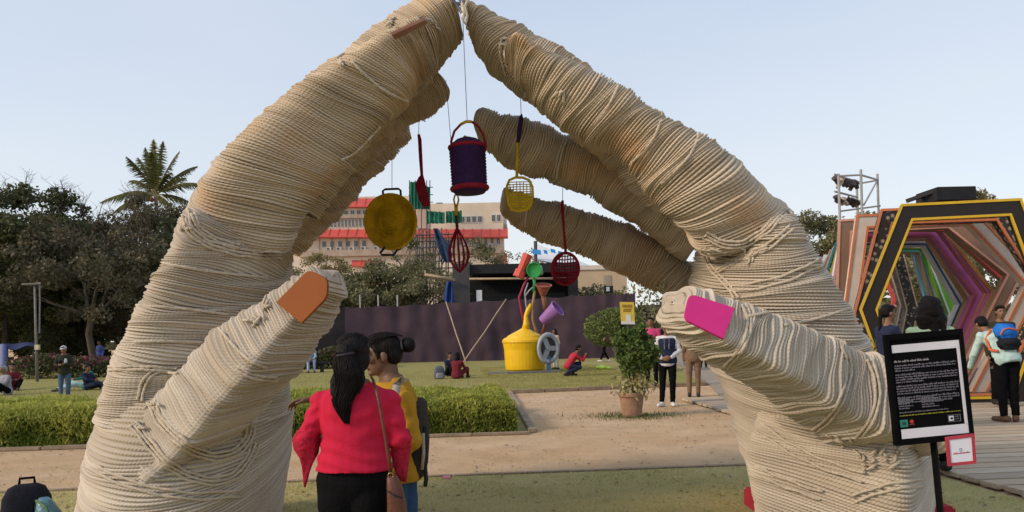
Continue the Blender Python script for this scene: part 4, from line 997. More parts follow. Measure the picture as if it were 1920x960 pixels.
# roof bands: sloping red sheets
def roofband(x0, yt, x1, yb, out):
    s = SCL(D); A = PX(x0, yt, D); B = PX(x1, yt, D); zb_ = PX(x0, yb, D).z; z1 = PX(x1, yb, D).z
    mb = MB(); prof = lambda P, z: [Vector((P.x, D + .4, P.z)), Vector((P.x, D - out, z)), Vector((P.x, D - out, z - .18)), Vector((P.x, D + .4, z - .18))]
    mb.loft([prof(A, zb_), prof(B, z1)])
    r_ = obj('roof', mb, M_REDR, bd)
    n = int((B.x - A.x) / 1.4); k = MB()
    for i in range(1, n):
        x = A.x + (B.x - A.x) * i / n; zt = A.z + (B.z - A.z) * i / n; zz = zb_ + (z1 - zb_) * i / n
        k.beam((x, D + .3, zt + .06), (x, D - out, zz + .06), .09, .05)
    obj('seam', k, M_REDR, r_, kind='stuff')
roofband(520, 371, 735, 388, 1.0)
roofband(520, 426, 952, 445, 1.5)
roofband(660, 483, 714, 498, .8)
roofband(930, 474, 951, 492, .8)
def windows(x0, x1, n, y0, y1, fill=.7, tall=False):
    for i in range(n):
        w_ = (x1 - x0) / n; xa = x0 + w_ * (i + .5 - fill / 2); xb = xa + w_ * fill; yy = -(xa - 720) * .021
        f_ = wb('window', M_FRAME, xa, y0 + yy, xb, y1 + yy, -.12, .3)
        q = .16 * (xb - xa); wb('pane', M_PANE, xa + q * .6, y0 + yy + 1.2, (xa + xb) / 2 - .25, y1 + yy - 1.2, -.16, .2, f_)
        wb('pane', M_PANE, (xa + xb) / 2 + .25, y0 + yy + 1.2, xb - q * .6, y1 + yy - 1.2, -.16, .2, f_)
windows(596, 690, 8, 392, 404, .72)
windows(598, 692, 14, 409, 425, .72)
windows(752, 780, 3, 409, 424, .7)
windows(862, 905, 4, 408, 421, .8)
windows(920, 940, 2, 406, 420, .7)
windows(600, 690, 6, 449, 462, .55)
windows(800, 850, 4, 452, 466, .5)
windows(858, 940, 7, 449, 463, .6)
wb('ledge', M_LEDGE, 560, 404, 700, 408, -.5, 1); wb('ledge', M_LEDGE, 560, 470, 945, 474, -.8, 1); wb('ledge', M_LEDGE, 850, 423, 951, 427, 2.6, 1)
M_AC = mat('ac_unit', (0.52, 0.50, 0.46), .6, .1)
for i, x in enumerate((611, 630, 654, 676, 700, 808, 868, 890, 915)):
    y = 461 - (x - 720) * .021
    o = wb('air_conditioner', M_AC, x, y, x + 10, y + 8, -.5, .6); wb('fan_grille', M_PANE, x + 1.5, y + 1.5, x + 6, y + 6.5, -.55, .2, o)
for x in (598, 622, 648, 672, 700): wb('drainpipe', M_LEDGE, x, 446, x + 1.2, 472, -.2, .2)
wb('parapet', M_CREAM2, 868, 388, 942, 391, 2.6, 12); wb('stair_tower', mat('pinkish_plaster', (0.48, 0.37, 0.33), .9, .12, .5), 782, 384, 799, 428, -.3, 6)
for k, x in enumerate((885, 893, 903, 912)): wb('vent_pipe', M_LEDGE, x, 383, x + 1.2, 389, 4, .2)
wb('water_tank', M_BLACK, 818, 380, 830, 393, 5, 1.2); wb('water_tank', M_BLACK, 833, 384, 841, 393, 5, 1.2)
# building under green netting
M_NET = mat('green_safety_net', (0.020, 0.15, 0.095), .8, .3, .6, .3, 4, stretch=(1, 1, .3))
nb = thing('netted_scaffold', 'green safety netting round a raised tower behind the red dipper', 'scaffold', Vector((PX(785, 640, 116).x, 116, 0)))
def nblock(name, x0, y0, x1, y1, d, dep, m): return block(name, nb, m, x0, y0, x1, y1, d, dep)
def net(x0, yt0, x1, yt1, yb, d, seed):
    V = []; F_ = []; n, m_ = 16, 8
    for i in range(n):
        u = i / (n - 1); 
        for j in range(m_):
            v = j / (m_ - 1); p = PX(x0 + (x1 - x0) * u, (yt0 + (yt1 - yt0) * u) * (1 - v) + yb * v, d); p.y += .5 * mnoise.noise(Vector((u * 6, v * 2, seed))) + .3 * math.sin(u * 25); V.append(p)
    for i in range(n - 1):
        for j in range(m_ - 1): F_.append((i * m_ + j, i * m_ + j + 1, (i + 1) * m_ + j + 1, (i + 1) * m_ + j))
    mb = MB(); mb.add(V, F_); mb.add([p + Vector((0, .1, 0)) for p in V], [f[::-1] for f in F_]); obj('net', mb, M_NET, nb, smooth=True)
net(767, 341, 790, 341, 392, 114, 1); net(791, 344, 806, 352, 392, 115, 2); net(800, 395, 834, 398, 419, 113, 3); net(836, 396, 866, 395, 418, 113.5, 4)
mb = MB()
for x in (768, 779, 790, 800, 806): obj('pole', MB().tube([PX(x, 338, 116.5), Vector((PX(x, 600, 116.5).x, 116.5, 0))], .08, 5), M_DARKMETAL, nb)
for y in (352, 366, 380): obj('pole', MB().tube([PX(766, y, 116.2), PX(812, y - 1, 116.2)], .07, 5), M_DARKMETAL, nb)
# dark scaffold and blue sheet by the stage
sf = thing('pipe_scaffold', 'dark pipe scaffold crowded with poles left of the stage', 'scaffold', Vector((PX(815, 640, 62).x, 62, 0)))
R = random.Random(77)
for x in (782, 793, 805, 816, 828, 840, 851): obj('pole', MB().tube([PX(x, 425 + R.uniform(0, 20), 62), Vector((PX(x, 600, 62).x, 62, 0))], .06, 5), M_DARKMETAL, sf)
for x in (786, 799, 812, 823, 836): obj('pole', MB().tube([PX(x, 430 + R.uniform(0, 20), 64), Vector((PX(x, 600, 64).x, 64, 0))], .06, 5), M_DARKMETAL, sf)
for y in (440, 452, 464, 477, 490, 503, 517, 531, 545): obj('ledger', MB().tube([PX(779, y + 1, 61.9), PX(854, y - 1, 61.9)], .055, 5), M_DARKMETAL, sf)
for k in range(9):
    x = 780 + R.uniform(0, 60); y = 440 + R.uniform(0, 90); obj('brace', MB().tube([PX(x, y, 61.8), PX(x + R.uniform(-16, 16), y - 24, 63.5)], .05, 5), M_DARKMETAL, sf)
drape('tarpaulin', 'blue tarpaulin sagging across the dark pipe scaffold', [(812, 821, 428), (815, 832, 445), (820, 844, 462), (826, 848, 478), (834, 846, 492)], 61, mat('dull_blue_tarp', (0.03, 0.055, 0.12), .6, .35, 3, .3, 8), 'tarpaulin', 3)
# white roofed stall with blue stripes and cream wall, right of the stage
M_WHITE = mat('white_sheet', (0.72, 0.72, 0.72), .6, .06, 2); M_BLUESTR = mat('blue_stripe', (0.03, 0.27, 0.62), .5, .15, 2)
sl = thing('striped_stall', 'white and blue striped stall roof beside the little finger of the right hand', 'stall', Vector((PX(1050, 640, 70).x, 70, 0)))
mb = MB(); A, B_, C_ = PX(1004, 457, 70), PX(1120, 503, 70), PX(1004, 484, 70)
mb.add([A, B_, PX(1110, 508, 66), PX(1008, 487, 66)], [(0, 1, 2, 3)]); mb.add([A + Vector((0, 0, -.12)), B_ + Vector((0, 0, -.12)), PX(1110, 508, 66) - Vector((0, 0, .12)), PX(1008, 487, 66) - Vector((0, 0, .12))], [(3, 2, 1, 0)])
obj('roof', mb, M_WHITE, sl)
for k, (x0, y0, x1, y1) in enumerate(((998, 467, 1014, 476), (1019, 468, 1026, 475), (1032, 466, 1041, 473), (1046, 470, 1054, 477))):
    obj('stripe', MB().add([PX(x0, y0, 65.5), PX(x1, y0 + 2, 65.5), PX(x1 + 1, y1 + 2, 65.4), PX(x0 + 1, y1, 65.4)], [(0, 1, 2, 3)]).add([PX(x0, y0, 65.7), PX(x1, y0 + 2, 65.7), PX(x1 + 1, y1 + 2, 65.7), PX(x0 + 1, y1, 65.7)], [(3, 2, 1, 0)]), M_BLUESTR, sl)
obj('post', MB().tube([PX(1004, 452, 66), Vector((PX(1004, 600, 66).x, 66, 0))], .16, 8), M_DARKMETAL, sl)
obj('post', MB().tube([PX(1108, 500, 67), Vector((PX(1108, 600, 67).x, 67, 0))], .12, 8), M_DARKMETAL, sl)
cw = thing('cream_wall', 'low cream wall with a pale coping right of the black stage', 'wall', Vector((PX(1125, 640, 58).x, 58, 0)))
block('wall', cw, mat('cream_wall_paint', (0.50, 0.39, 0.26), .9, .1, .6), 1040, 503, 1178, 640, 58, .3); block('coping', cw, M_CREAM2, 1036, 499, 1182, 504, 57.9, .6)
block('window', cw, M_PANE, 1050, 510, 1062, 519, 57.95, .2); block('door', cw, M_LEDGE, 1132, 516, 1146, 545, 57.95, .2)
# small black floodlight on the fence
fl = thing('floodlight', 'small black floodlight on top of the maroon fence right of the stage', 'floodlight', PX(1142, 549, 43.6))
block('housing', fl, M_BLACK, 1133, 536, 1150, 549, 43.5, .25); block('lens', fl, mat('lamp_glass', (0.45, 0.47, 0.5), .2, .05), 1137, 538, 1143, 546, 43.44, .08)
M_POLE0 = mat('weathered_post', (0.40, 0.40, 0.39), .7, .15)
# thin white posts between bushes and fence
for i, x in enumerate((675, 709, 745)):
    p = PX(x, 553, 44.5); o = obj('white_post', MB().tube([(p.x, 44.5, 0), p], .045, 7), M_WHITE); o.data.materials.clear(); o.data.materials.append(M_POLE0); tag(o, ('leftmost of the three thin white posts behind the maroon fence', 'middle one of the three thin white posts behind the maroon fence', 'rightmost of the three thin white posts behind the maroon fence')[i], 'post', 'thin white posts behind the fence')

# lamp post on the left lawn edge
lp = thing('lamp_post', 'slim grey lamp post leaning slightly at the left lawn edge', 'lamp post', GR(70, 716))
b0 = GR(70, 716); tp = PX(65, 536, b0.y)
M_POLE = mat('galvanised_pole', (0.30, 0.30, 0.29), .5, .15, 6, spec=.4)
M_POLED = mat('dull_grey_pole', (0.17, 0.165, 0.155), .7, .2, 6)
obj('pole', MB().tube([b0, b0.lerp(tp, .5), tp], [.06, .048, .04], 9), M_POLED, lp, smooth=True)
obj('lamp_head', MB().box(PX(58, 533, b0.y), (.62, .28, .07)), M_POLED, lp, bevel=.02)
obj('arm', MB().tube([PX(44, 534, b0.y), PX(76, 531, b0.y)], .03, 6), M_POLE, lp)
obj('cable', MB().tube([PX(74, 534, b0.y), PX(75, 560, b0.y), PX(74, 625, b0.y)], .03, 5), M_POLED, lp)
obj('junction_box', MB().box(PX(70, 651, b0.y), (.16, .12, .2)), mat('cream_box', (0.5, 0.45, 0.3), .6), lp)
# blue awnings far left
aw = thing('awning', 'dark blue cloth awning on thin poles left of the lamp post', 'awning', Vector((PX(30, 640, 36).x, 36, 0)))
def awn(x0, x1, yt, yb, d0, d1):
    V = []; F_ = []; n = 10
    for i in range(n):
        u = i / (n - 1); x = x0 + (x1 - x0) * u; sag = 4 * math.sin(PI * u * 2) 
        V += [PX(x, yt + sag * .4, d1), PX(x, yb + sag, d0)]
    for i in range(n - 1): F_.append((2 * i, 2 * i + 1, 2 * i + 3, 2 * i + 2))
    mb = MB(); mb.add(V, F_); mb.add([p + Vector((0, .03, -.03)) for p in V], [f[::-1] for f in F_]); return mb
obj('canopy', awn(12, 66, 643, 652, 34.5, 37.5), mat('dark_blue_cloth', (0.03, 0.045, 0.14), .8, .2, 5, .3, 15), aw, smooth=True)
obj('side_sheet', awn(-14, 12, 646, 688, 34.2, 34.6), M_TARP, aw, smooth=True)
for x in (-10, 14, 62): obj('pole', MB().tube([PX(x, 646, 35.2), Vector((PX(x, 646, 35.2).x, 35.2, 0))], .03, 6), M_DARKMETAL, aw)

# ================================================================== COLOURED HEXAGON TUNNEL
tn_o = thing('hexagon_tunnel', 'walk through tunnel of many coloured hexagon frames on the right', 'art installation', Vector((8.6, 14, 0)))
def paint(n_, c, v=.1): return mat('tunnel_' + n_, c, .55, v, 3, .08, 30, spec=.35)
def printed(n_, a, b):
    """dark board printed with small pale blossoms"""
    m = bpy.data.materials.new('tunnel_' + n_); m.use_nodes = True; n, l = m.node_tree.nodes, m.node_tree.links; p = n['Principled BSDF']; p.inputs['Roughness'].default_value = .6
    tc = n.new('ShaderNodeTexCoord'); vo = n.new('ShaderNodeTexVoronoi'); vo.inputs['Scale'].default_value = 9; l.new(tc.outputs['Object'], vo.inputs['Vector'])
    rp = n.new('ShaderNodeValToRGB'); rp.color_ramp.elements[0].position = .22; rp.color_ramp.elements[0].color = (*b, 1); rp.color_ramp.elements[1].position = .42; rp.color_ramp.elements[1].color = (*a, 1)
    l.new(vo.outputs['Distance'], rp.inputs[0]); l.new(rp.outputs[0], p.inputs['Base Color']); return m
YEL, ORA, PEA, COR, PUR = paint('yellow', (0.62, 0.40, 0.02)), paint('orange', (0.62, 0.20, 0.08)), paint('peach', (0.62, 0.32, 0.24)), paint('coral', (0.52, 0.06, 0.045)), paint('purple', (0.36, 0.09, 0.27))
BLU, GRN, TAN, TEA, LIM = paint('blue', (0.035, 0.16, 0.45)), paint('green', (0.13, 0.42, 0.02)), paint('tan', (0.48, 0.33, 0.23)), paint('teal', (0.03, 0.22, 0.22)), paint('lime', (0.42, 0.40, 0.02))
WHI, BEI, BRO, BLK, PNK = paint('pale_grey', (0.70, 0.72, 0.76)), paint('beige', (0.64, 0.55, 0.47)), paint('brown', (0.24, 0.15, 0.10)), paint('black', (0.016, 0.012, 0.010)), paint('pink', (0.46, 0.14, 0.20))
GLD = paint('gold', (0.50, 0.27, 0.09)); FLO = printed('floral', (0.022, 0.018, 0.016), (0.34, 0.26, 0.18)); FLG = printed('floral_grey', (0.06, 0.055, 0.05), (0.30, 0.28, 0.24)); SKY_ = paint('light_blue', (0.18, 0.40, 0.66))
AXIS = Vector((.34, .94, 0)).normalized()
def hex_band(label, d, TL, TR, RE, LE, bot, dep, face, edge, th=.05, front=None):
    """one hexagon of boards: six corner bearings at distance d, carried back along the tunnel's axis"""
    by = bot; BR = (RE[0] - (RE[0] - TR[0]) * .92, by - 2); BL = (LE[0] + (TL[0] - LE[0]) * .9, by + 2)
    P = [PX(*q, d) for q in (TL, TR, RE, BR, BL, LE)]
    c = sum(P, Vector()) / 6
    def inset(w_): 
        out_ = []
        for k in range(6):
            a, b, e = P[k - 1], P[k], P[(k + 1) % 6]
            d1, d2 = (b - a).normalized(), (e - b).normalized(); n1 = Vector((d1.z, 0, -d1.x)); n2 = Vector((d2.z, 0, -d2.x))
            if n1.dot(c - b) < 0: n1 = -n1
            if n2.dot(c - b) < 0: n2 = -n2
            m_ = (n1 + n2); out_.append(b + m_ * (w_ / (1 + n1.dot(n2))))
        return out_
    def ring(o_, i_, y0, y1):
        fo, fi = [p + AXIS * y0 for p in o_], [p + AXIS * y0 for p in i_]; bo, bi = [p + AXIS * y1 for p in o_], [p + AXIS * y1 for p in i_]
        f = []
        for k in range(6):
            j_ = (k + 1) % 6; f += [(k, j_, 6 + j_, 6 + k), (12 + j_, 12 + k, 18 + k, 18 + j_), (k, 12 + k, 12 + j_, j_), (6 + j_, 18 + j_, 18 + k, 6 + k)]
        return MB().add(fo + fi + bo + bi, f)
    w_ = front if front else th
    fr = obj('hexagon_frame', ring(P, inset(w_), 0, dep), face, tn_o); fr['label'] = label
    if front:
        obj('edge_trim', ring(inset(-.006), inset(.042), -.02, .05), edge, fr); obj('edge_trim', ring(inset(front - .038), inset(front + .006), -.02, .05), edge, fr)
    else:
        obj('edge_trim', ring(inset(-.012), inset(th + .012), -.02, .07), edge, fr)
    return fr
HB = hex_band
HB('black frame with yellow edges, nearest of the tunnel', 14.0, (1690, 383), (1915, 372), (1990, 572), (1612, 580), 776, .22, BLK, YEL, front=.31)
HB('flower printed frame with orange edges', 14.75, (1652, 392), (1884, 384), (1992, 552), (1600, 590), 768, .40, FLO, ORA, front=.30)
HB('wide beige frame with orange edges', 15.6, (1606, 403), (1828, 394), (1956, 530), (1583, 578), 762, .45, BEI, ORA, front=.28)
HB('wide brown frame with peach edges', 16.5, (1573, 412), (1786, 402), (1920, 508), (1568, 566), 757, .45, BRO, PEA, front=.29)
HB('coral red band', 17.3, (1578, 420), (1780, 424), (1893, 526), (1567, 566), 753, .40, BRO, COR, th=.10)
HB('pink band with gold edge', 17.8, (1578, 424), (1760, 415), (1866, 548), (1564, 566), 750, .30, PUR, GLD)
HB('purple band with gold edge', 18.15, (1578, 426), (1757, 418), (1859, 549), (1562, 566), 748, .30, PUR, PNK)
HB('gold and purple band', 18.5, (1578, 428), (1755, 421), (1853, 549), (1560, 566), 746, .30, PNK, GLD)
HB('broad purple band', 18.9, (1578, 430), (1753, 425), (1847, 550), (1558, 566), 744, .5, PUR, PNK, front=.24)
HB('orange brown band', 19.6, (1578, 432), (1751, 429), (1836, 560), (1556, 566), 742, .5, GLD, BRO, front=.26)
HB('pale grey band with a blue edge', 20.2, (1578, 434), (1750, 434), (1828, 569), (1554, 568), 740, .8, WHI, BLU, front=.36)
HB('green band with a pale edge', 21.6, (1578, 440), (1748, 443), (1803, 588), (1552, 572), 736, .8, GRN, WHI, front=.34)
HB('tan band with a teal edge', 22.7, (1576, 444), (1742, 448), (1788, 597), (1549, 575), 733, .9, TAN, TEA, front=.40)
HB('thin lime yellow band', 24.2, (1574, 446), (1728, 449), (1768, 600), (1540, 575), 730, .25, LIM, LIM, th=.10)
HB('light blue band whose edge shows left of the tunnel', 25.0, (1566, 456), (1712, 455), (1748, 592), (1528, 575), 727, .6, SKY_, TEA)
HB('flower printed dark band deep in the tunnel', 26.0, (1562, 462), (1690, 458), (1722, 580), (1520, 575), 724, .9, FLO, TAN, front=.4)
HB('grey flower printed band deep in the tunnel', 28.0, (1556, 468), (1674, 466), (1706, 572), (1512, 575), 720, .6, FLG, TAN, front=.35)
HB('thin pale band deep in the tunnel', 30.0, (1545, 478), (1660, 480), (1694, 562), (1505, 572), 716, .3, WHI, WHI, th=.1)
HB('dark red band at the far end of the tunnel', 32.0, (1540, 486), (1650, 490), (1680, 560), (1500, 570), 712, .4, COR, COR, th=.12)
HB('purple band whose edge shows left of the tunnel', 24.6, (1572, 450), (1720, 452), (1758, 596), (1546, 575), 729, .25, PUR, PUR, th=.06)
bx = MB(); A, B_ = PX(1758, 353, 14.6), PX(1831, 377, 14.6)
obj('roof_box', MB().box(((A.x + B_.x) / 2, 15.0, (A.z + B_.z) / 2 + .03), (B_.x - A.x, .8, A.z - B_.z)), M_BLACK, tn_o, bevel=.01)
obj('roof_rail', MB().beam(PX(1700, 377, 15.2), PX(1760, 356, 14.7), .07, .07), M_BLACK, tn_o); obj('roof_strut', MB().beam(PX(1731, 367, 15), PX(1731, 378, 15), .06, .06), M_BLACK, tn_o); obj('roof_strut', MB().beam(PX(1755, 370, 14.9), PX(1830, 372, 14.9), .05, .05), M_BLACK, tn_o)
# dark skirting floor of the tunnel
fp = MB(); 
A, B_ = GR(1640, 748), GR(1990, 742)
fp.loft([[Vector((A.x, A.y, .02)), Vector((B_.x + 2, B_.y, .02)), Vector((B_.x + 2, B_.y, .10)), Vector((A.x, A.y, .10))], [Vector((A.x + 3, A.y + 16, .02)), Vector((B_.x + 5, B_.y + 16, .02)), Vector((B_.x + 5, B_.y + 16, .10)), Vector((A.x + 3, A.y + 16, .10))]])
obj('tunnel_floor', fp, mat('tunnel_floor_board', (0.12, 0.10, 0.08), .8, .25, 4), tn_o)
# light tower
lt = thing('light_tower', 'open pipe tower hung with bunches of lamps behind the tunnel', 'scaffold tower', Vector((PX(1607, 640, 26).x, 26, 0)))
d0 = 26
for (x, y, dd) in ((1572, 326, 26), (1606, 338, 28), (1614, 318, 26), (1645, 326, 28)):
    p = PX(x, y, dd); q = PX(x + 3, 420, dd); obj('pole', MB().tube([p, q, Vector((q.x, dd, 0))], .045, 7), M_POLE, lt)
for (a, b) in (((1572, 330, 26), (1614, 328, 26)), ((1614, 328, 26), (1645, 337, 28)), ((1606, 345, 28), (1645, 338, 28)), ((1572, 330, 26), (1606, 340, 28)), ((1644, 340, 28), (1620, 384, 26)), ((1565, 359, 26), (1608, 370, 28)), ((1576, 396, 26), (1650, 386, 28)), ((1572, 328, 26), (1564, 327, 26))):
    obj('brace', MB().tube([PX(*a), PX(*b)], .036, 6), M_POLE, lt)
R = random.Random(31); M_LAMPD = mat('lamp_housing', (0.055, 0.04, 0.035), .6, .4, 6); M_LAMPW = mat('lamp_pale', (0.45, 0.36, 0.26), .6, .3, 6)
for row in (((1568, 342), (1606, 350)), ((1570, 374), (1608, 381))):
    for k in range(9):
        u = k / 8; p = PX(row[0][0] + (row[1][0] - row[0][0]) * u, row[0][1] + (row[1][1] - row[0][1]) * u + R.uniform(-4, 4), 26.3 + u)
        R_ = Euler((R.uniform(-1, 1), R.uniform(-1, 1), R.uniform(0, 3))).to_matrix()
        o = obj('lamp', MB().lathe([(.0, -.13), (.07, -.13), (.08, 0), (.12, .10), (.13, .13), (0, .12)], p, R_, n=10), R.choice((M_LAMPD, M_LAMPD, M_LAMPW)), lt)
# ================================================================== HANGING KITCHEN THINGS (crocheted, under the fingers)
def ymat(n_, c, b=.7): return mat('crochet_' + n_, c, .8, .22, 14, b, 90, spec=.2)
Y1, RD, PU, BK = mat('crochet_mustard', (0.50, 0.31, 0.006), .7, .32, 7, .8, 55, spec=.25), ymat('crimson', (0.22, 0.008, 0.022)), ymat('purple', (0.030, 0.010, 0.055)), mat('black_handle', (0.012, 0.012, 0.014), .5, .2, 8)
YB = ymat('yellow', (0.50, 0.34, 0.012))
M_WIRE = mat('hanging_wire', (0.18, 0.18, 0.20), .6)
def wire(parent, a, b, d): obj('wire', MB().tube([PX(*a, d), PX(*b, d)], .0028, 5), M_WIRE, parent)
d = 7.05; s = SCL(d)
# shallow pan
pn = thing('hanging_pan', 'round mustard yellow pan with two black handles hanging under the left hand', 'pan', PX(735, 475, d))
c = PX(735, 416, d); Rp = Matrix.Rotation(-.22, 3, 'Z') @ Matrix.Rotation(PI / 2 + .12, 3, 'X')
obj('bowl', MB().lathe([(0, .028), (10 * s, .028), (11.5 * s, .018), (20 * s, .02), (21.5 * s, .010), (31 * s, .012), (33 * s, 0), (42 * s, .0), (45 * s, .03), (50 * s, .045), (51.5 * s, .035), (51 * s, .015), (45 * s, -.045), (36 * s, -.075), (0, -.085)], c, Rp, n=44), Y1, pn, smooth=True)
obj('rim', MB().tube([c + Rp @ Vector((50.5 * s * math.cos(a), 50.5 * s * math.sin(a), .042)) for a in [2 * PI * k / 40 for k in range(41)]], .013, 8), Y1, pn, smooth=True)
r2 = random.Random(2); cp = MB()
for k in range(7):
    a0 = r2.uniform(0, 2 * PI); rr = r2.uniform(10, 38) * s; cp.tube([c + Rp @ Vector((rr * math.cos(a0 + t * .16), rr * math.sin(a0 + t * .16), .034)) for t in range(8)], .007, 5)
obj('raised_stitch', cp, Y1, pn, smooth=True)
obj('handle', MB().tube([PX(719, 375, d - .02), PX(718, 358, d - .03), PX(722, 355, d - .03), PX(747, 354, d - .03), PX(751, 357, d - .03), PX(752, 371, d - .02)], .011, 7), BK, pn)
obj('handle', MB().tube([PX(722, 463, d), PX(713, 474, d - .02), PX(716, 478, d - .02), PX(738, 478, d - .02), PX(745, 468, d - .02), PX(752, 466, d)], .012, 7), BK, pn)
wire(pn, (735, 262), (735, 355), d)
# red flat dipper
d = 6.7; s = SCL(d)
dp = thing('hanging_cleaver', 'crimson cleaver with a long thin handle hanging beside the green netting', 'utensil', PX(793, 390, d))
obj('handle', MB().tube([PX(785, 252, d), PX(787, 262, d), PX(789, 300, d), PX(791, 330, d)], [.012, .017, .016, .013], 8), RD, dp, smooth=True)
obj('blade', MB().loft([[PX(x, y, d + z) for x, y, z in q] for q in (
    [(786, 330, -.02), (793, 326, -.02), (793, 326, .02), (786, 330, .02)], [(778, 345, -.035), (797, 340, -.035), (797, 340, .03), (778, 345, .03)], [(785, 372, -.035), (803, 368, -.03), (803, 368, .03), (785, 372, .03)], [(793, 389, -.02), (807, 386, -.02), (807, 386, .02), (793, 389, .02)])]), RD, dp, bevel=.008)
wire(dp, (786, 205), (785, 253), d); d = 5.9; s = SCL(d)
# purple lidded bucket
bk = thing('hanging_bucket', 'purple lidded bucket with red rims and a hoop handle hanging in the centre', 'bucket', PX(879, 366, d))
ax = (PX(881, 362, d) - PX(876, 280, d)); up = -ax.normalized(); xx = Vector((1, 0, 0)); xx = (xx - up * xx.dot(up)).normalized(); yy = up.cross(xx); Rb = Matrix((xx, yy, up)).transposed()
b0 = PX(881, 358, d)
prof = []; H = ax.length
for k in range(15):
    u = k / 14; r_ = (32.5 + 1.0 * u) * s; prof += [(r_ - .002, H * u * .98), (r_ + .006, H * (u + .033) * .98)]
obj('body', MB().lathe([(0, -.02)] + [(28 * s, -.02)] + prof + [(0, H)], b0, Rb, n=30), PU, bk, smooth=True)
def hoop(r_, z, t, cen=b0, RR=Rb, n=30): return MB().tube([cen + RR @ Vector((r_ * math.cos(a), r_ * math.sin(a), z)) for a in [2 * PI * k / n for k in range(n + 1)]], t, 8)
obj('rim', hoop(32.5 * s, .02, .02), RD, bk, smooth=True); obj('rim', hoop(33 * s, H * 1.0, .016), RD, bk, smooth=True)
obj('lid', MB().lathe([(0, H * 1.0), (34 * s, H * 1.0), (32 * s, H * 1.06), (20 * s, H * 1.17), (6 * s, H * 1.23), (0, H * 1.24)], b0, Rb, n=26), PU, bk, smooth=True)
obj('knob', MB().ell(PX(872, 259, d), (.018, .018, .022)), YB, bk, smooth=True)
ha = [PX(*p, d) for p in ((848, 283), (846, 265), (852, 246), (864, 233))]; hb = [PX(*p, d) for p in ((864, 233), (874, 228), (884, 228))]; hc = [PX(*p, d) for p in ((884, 228), (896, 236), (906, 252), (911, 272), (909, 284))]
hd = obj('handle', MB().tube(ha, .010, 8), RD, bk, smooth=True); obj('handle', MB().tube(hb, .012, 8), YB, bk, smooth=True); obj('handle', MB().tube(hc, .010, 8), RD, bk, smooth=True)
wire(bk, (868, 40), (876, 228), d); d = 6.1; s = SCL(d)
# yellow skimmer
sk = thing('hanging_skimmer', 'yellow net skimmer with a dark purple grip hanging in front of the ring finger', 'utensil', PX(975, 397, d))
obj('grip', MB().tube([PX(978, 214, d), PX(977, 222, d), PX(974, 245, d), PX(971, 268, d)], [.006, .019, .02, .014], 8), PU, sk, smooth=True)
obj('rod', MB().tube([PX(971, 267, d), PX(969, 334, d)], .012, 8), YB, sk, smooth=True)
fr = [(951, 348), (955, 338), (966, 333), (980, 333), (992, 338), (998, 350), (999, 368), (995, 386), (986, 394), (970, 396), (959, 394), (953, 380), (950, 362), (951, 348)]
obj('frame', MB().tube([PX(*p, d) for p in fr], .011, 7), YB, sk, smooth=True)
for k in range(7):
    x = 956 + k * 6.3; obj('net_wire', MB().tube([PX(x, 340 if 1 < k < 5 else 345, d), PX(x + .5, 365, d + .02), PX(x + .3 if k else x + 2, 390, d)], .0042, 5), YB, sk)
for k in range(12):
    y = 341 + k * 4.6; dense = k > 4
    obj('net_wire', MB().tube([PX(952 if y < 380 else 956, y + 1, d), PX(975, y, d + .02), PX(998 if y < 380 else 994, y, d)], .0085 if dense else .0042, 5), YB, sk)
wire(sk, (975, 140), (977, 215), d); d = 6.6; s = SCL(d)
# balloon whisk
wk = thing('hanging_whisk', 'crimson balloon whisk with a yellow grip hanging below the purple bucket', 'whisk', PX(862, 512, d + .1))
dw = d + .1
obj('loop', MB().tube([PX(853, 385, dw), PX(851, 374, dw), PX(853, 366, dw), PX(858, 366, dw), PX(860, 375, dw), PX(857, 386, dw)], .009, 6), YB, wk, smooth=True)
obj('grip', MB().tube([PX(855, 384, dw), PX(855.5, 404, dw)], .016, 8), YB, wk, smooth=True); obj('collar', MB().tube([PX(855.5, 403, dw), PX(857, 426, dw)], .014, 8), mat('dark_collar', (0.05, 0.02, 0.02), .7), wk, smooth=True)
for k in range(6):
    a = PI * k / 6; P = []
    for t in range(17):
        u = t / 16; prof_r = math.sin(PI * min(1, u) ** 1.35) ** .85 * 19.5 * s if 0 < u < 1 else 0
        q = PX(857 + 5.5 * u, 424 + 87 * u, dw); P.append((q, prof_r))
    pts = [q + Vector((math.cos(a) * r_, math.sin(a) * r_, 0)) for q, r_ in P] + [q + Vector((-math.cos(a) * r_, -math.sin(a) * r_, 0)) for q, r_ in P[::-1][1:]]
    obj('whisk_wire', MB().tube(pts, .0056, 5), RD, wk, smooth=True)
wire(wk, (836, 150), (854, 367), dw); d = 6.85; s = SCL(d)
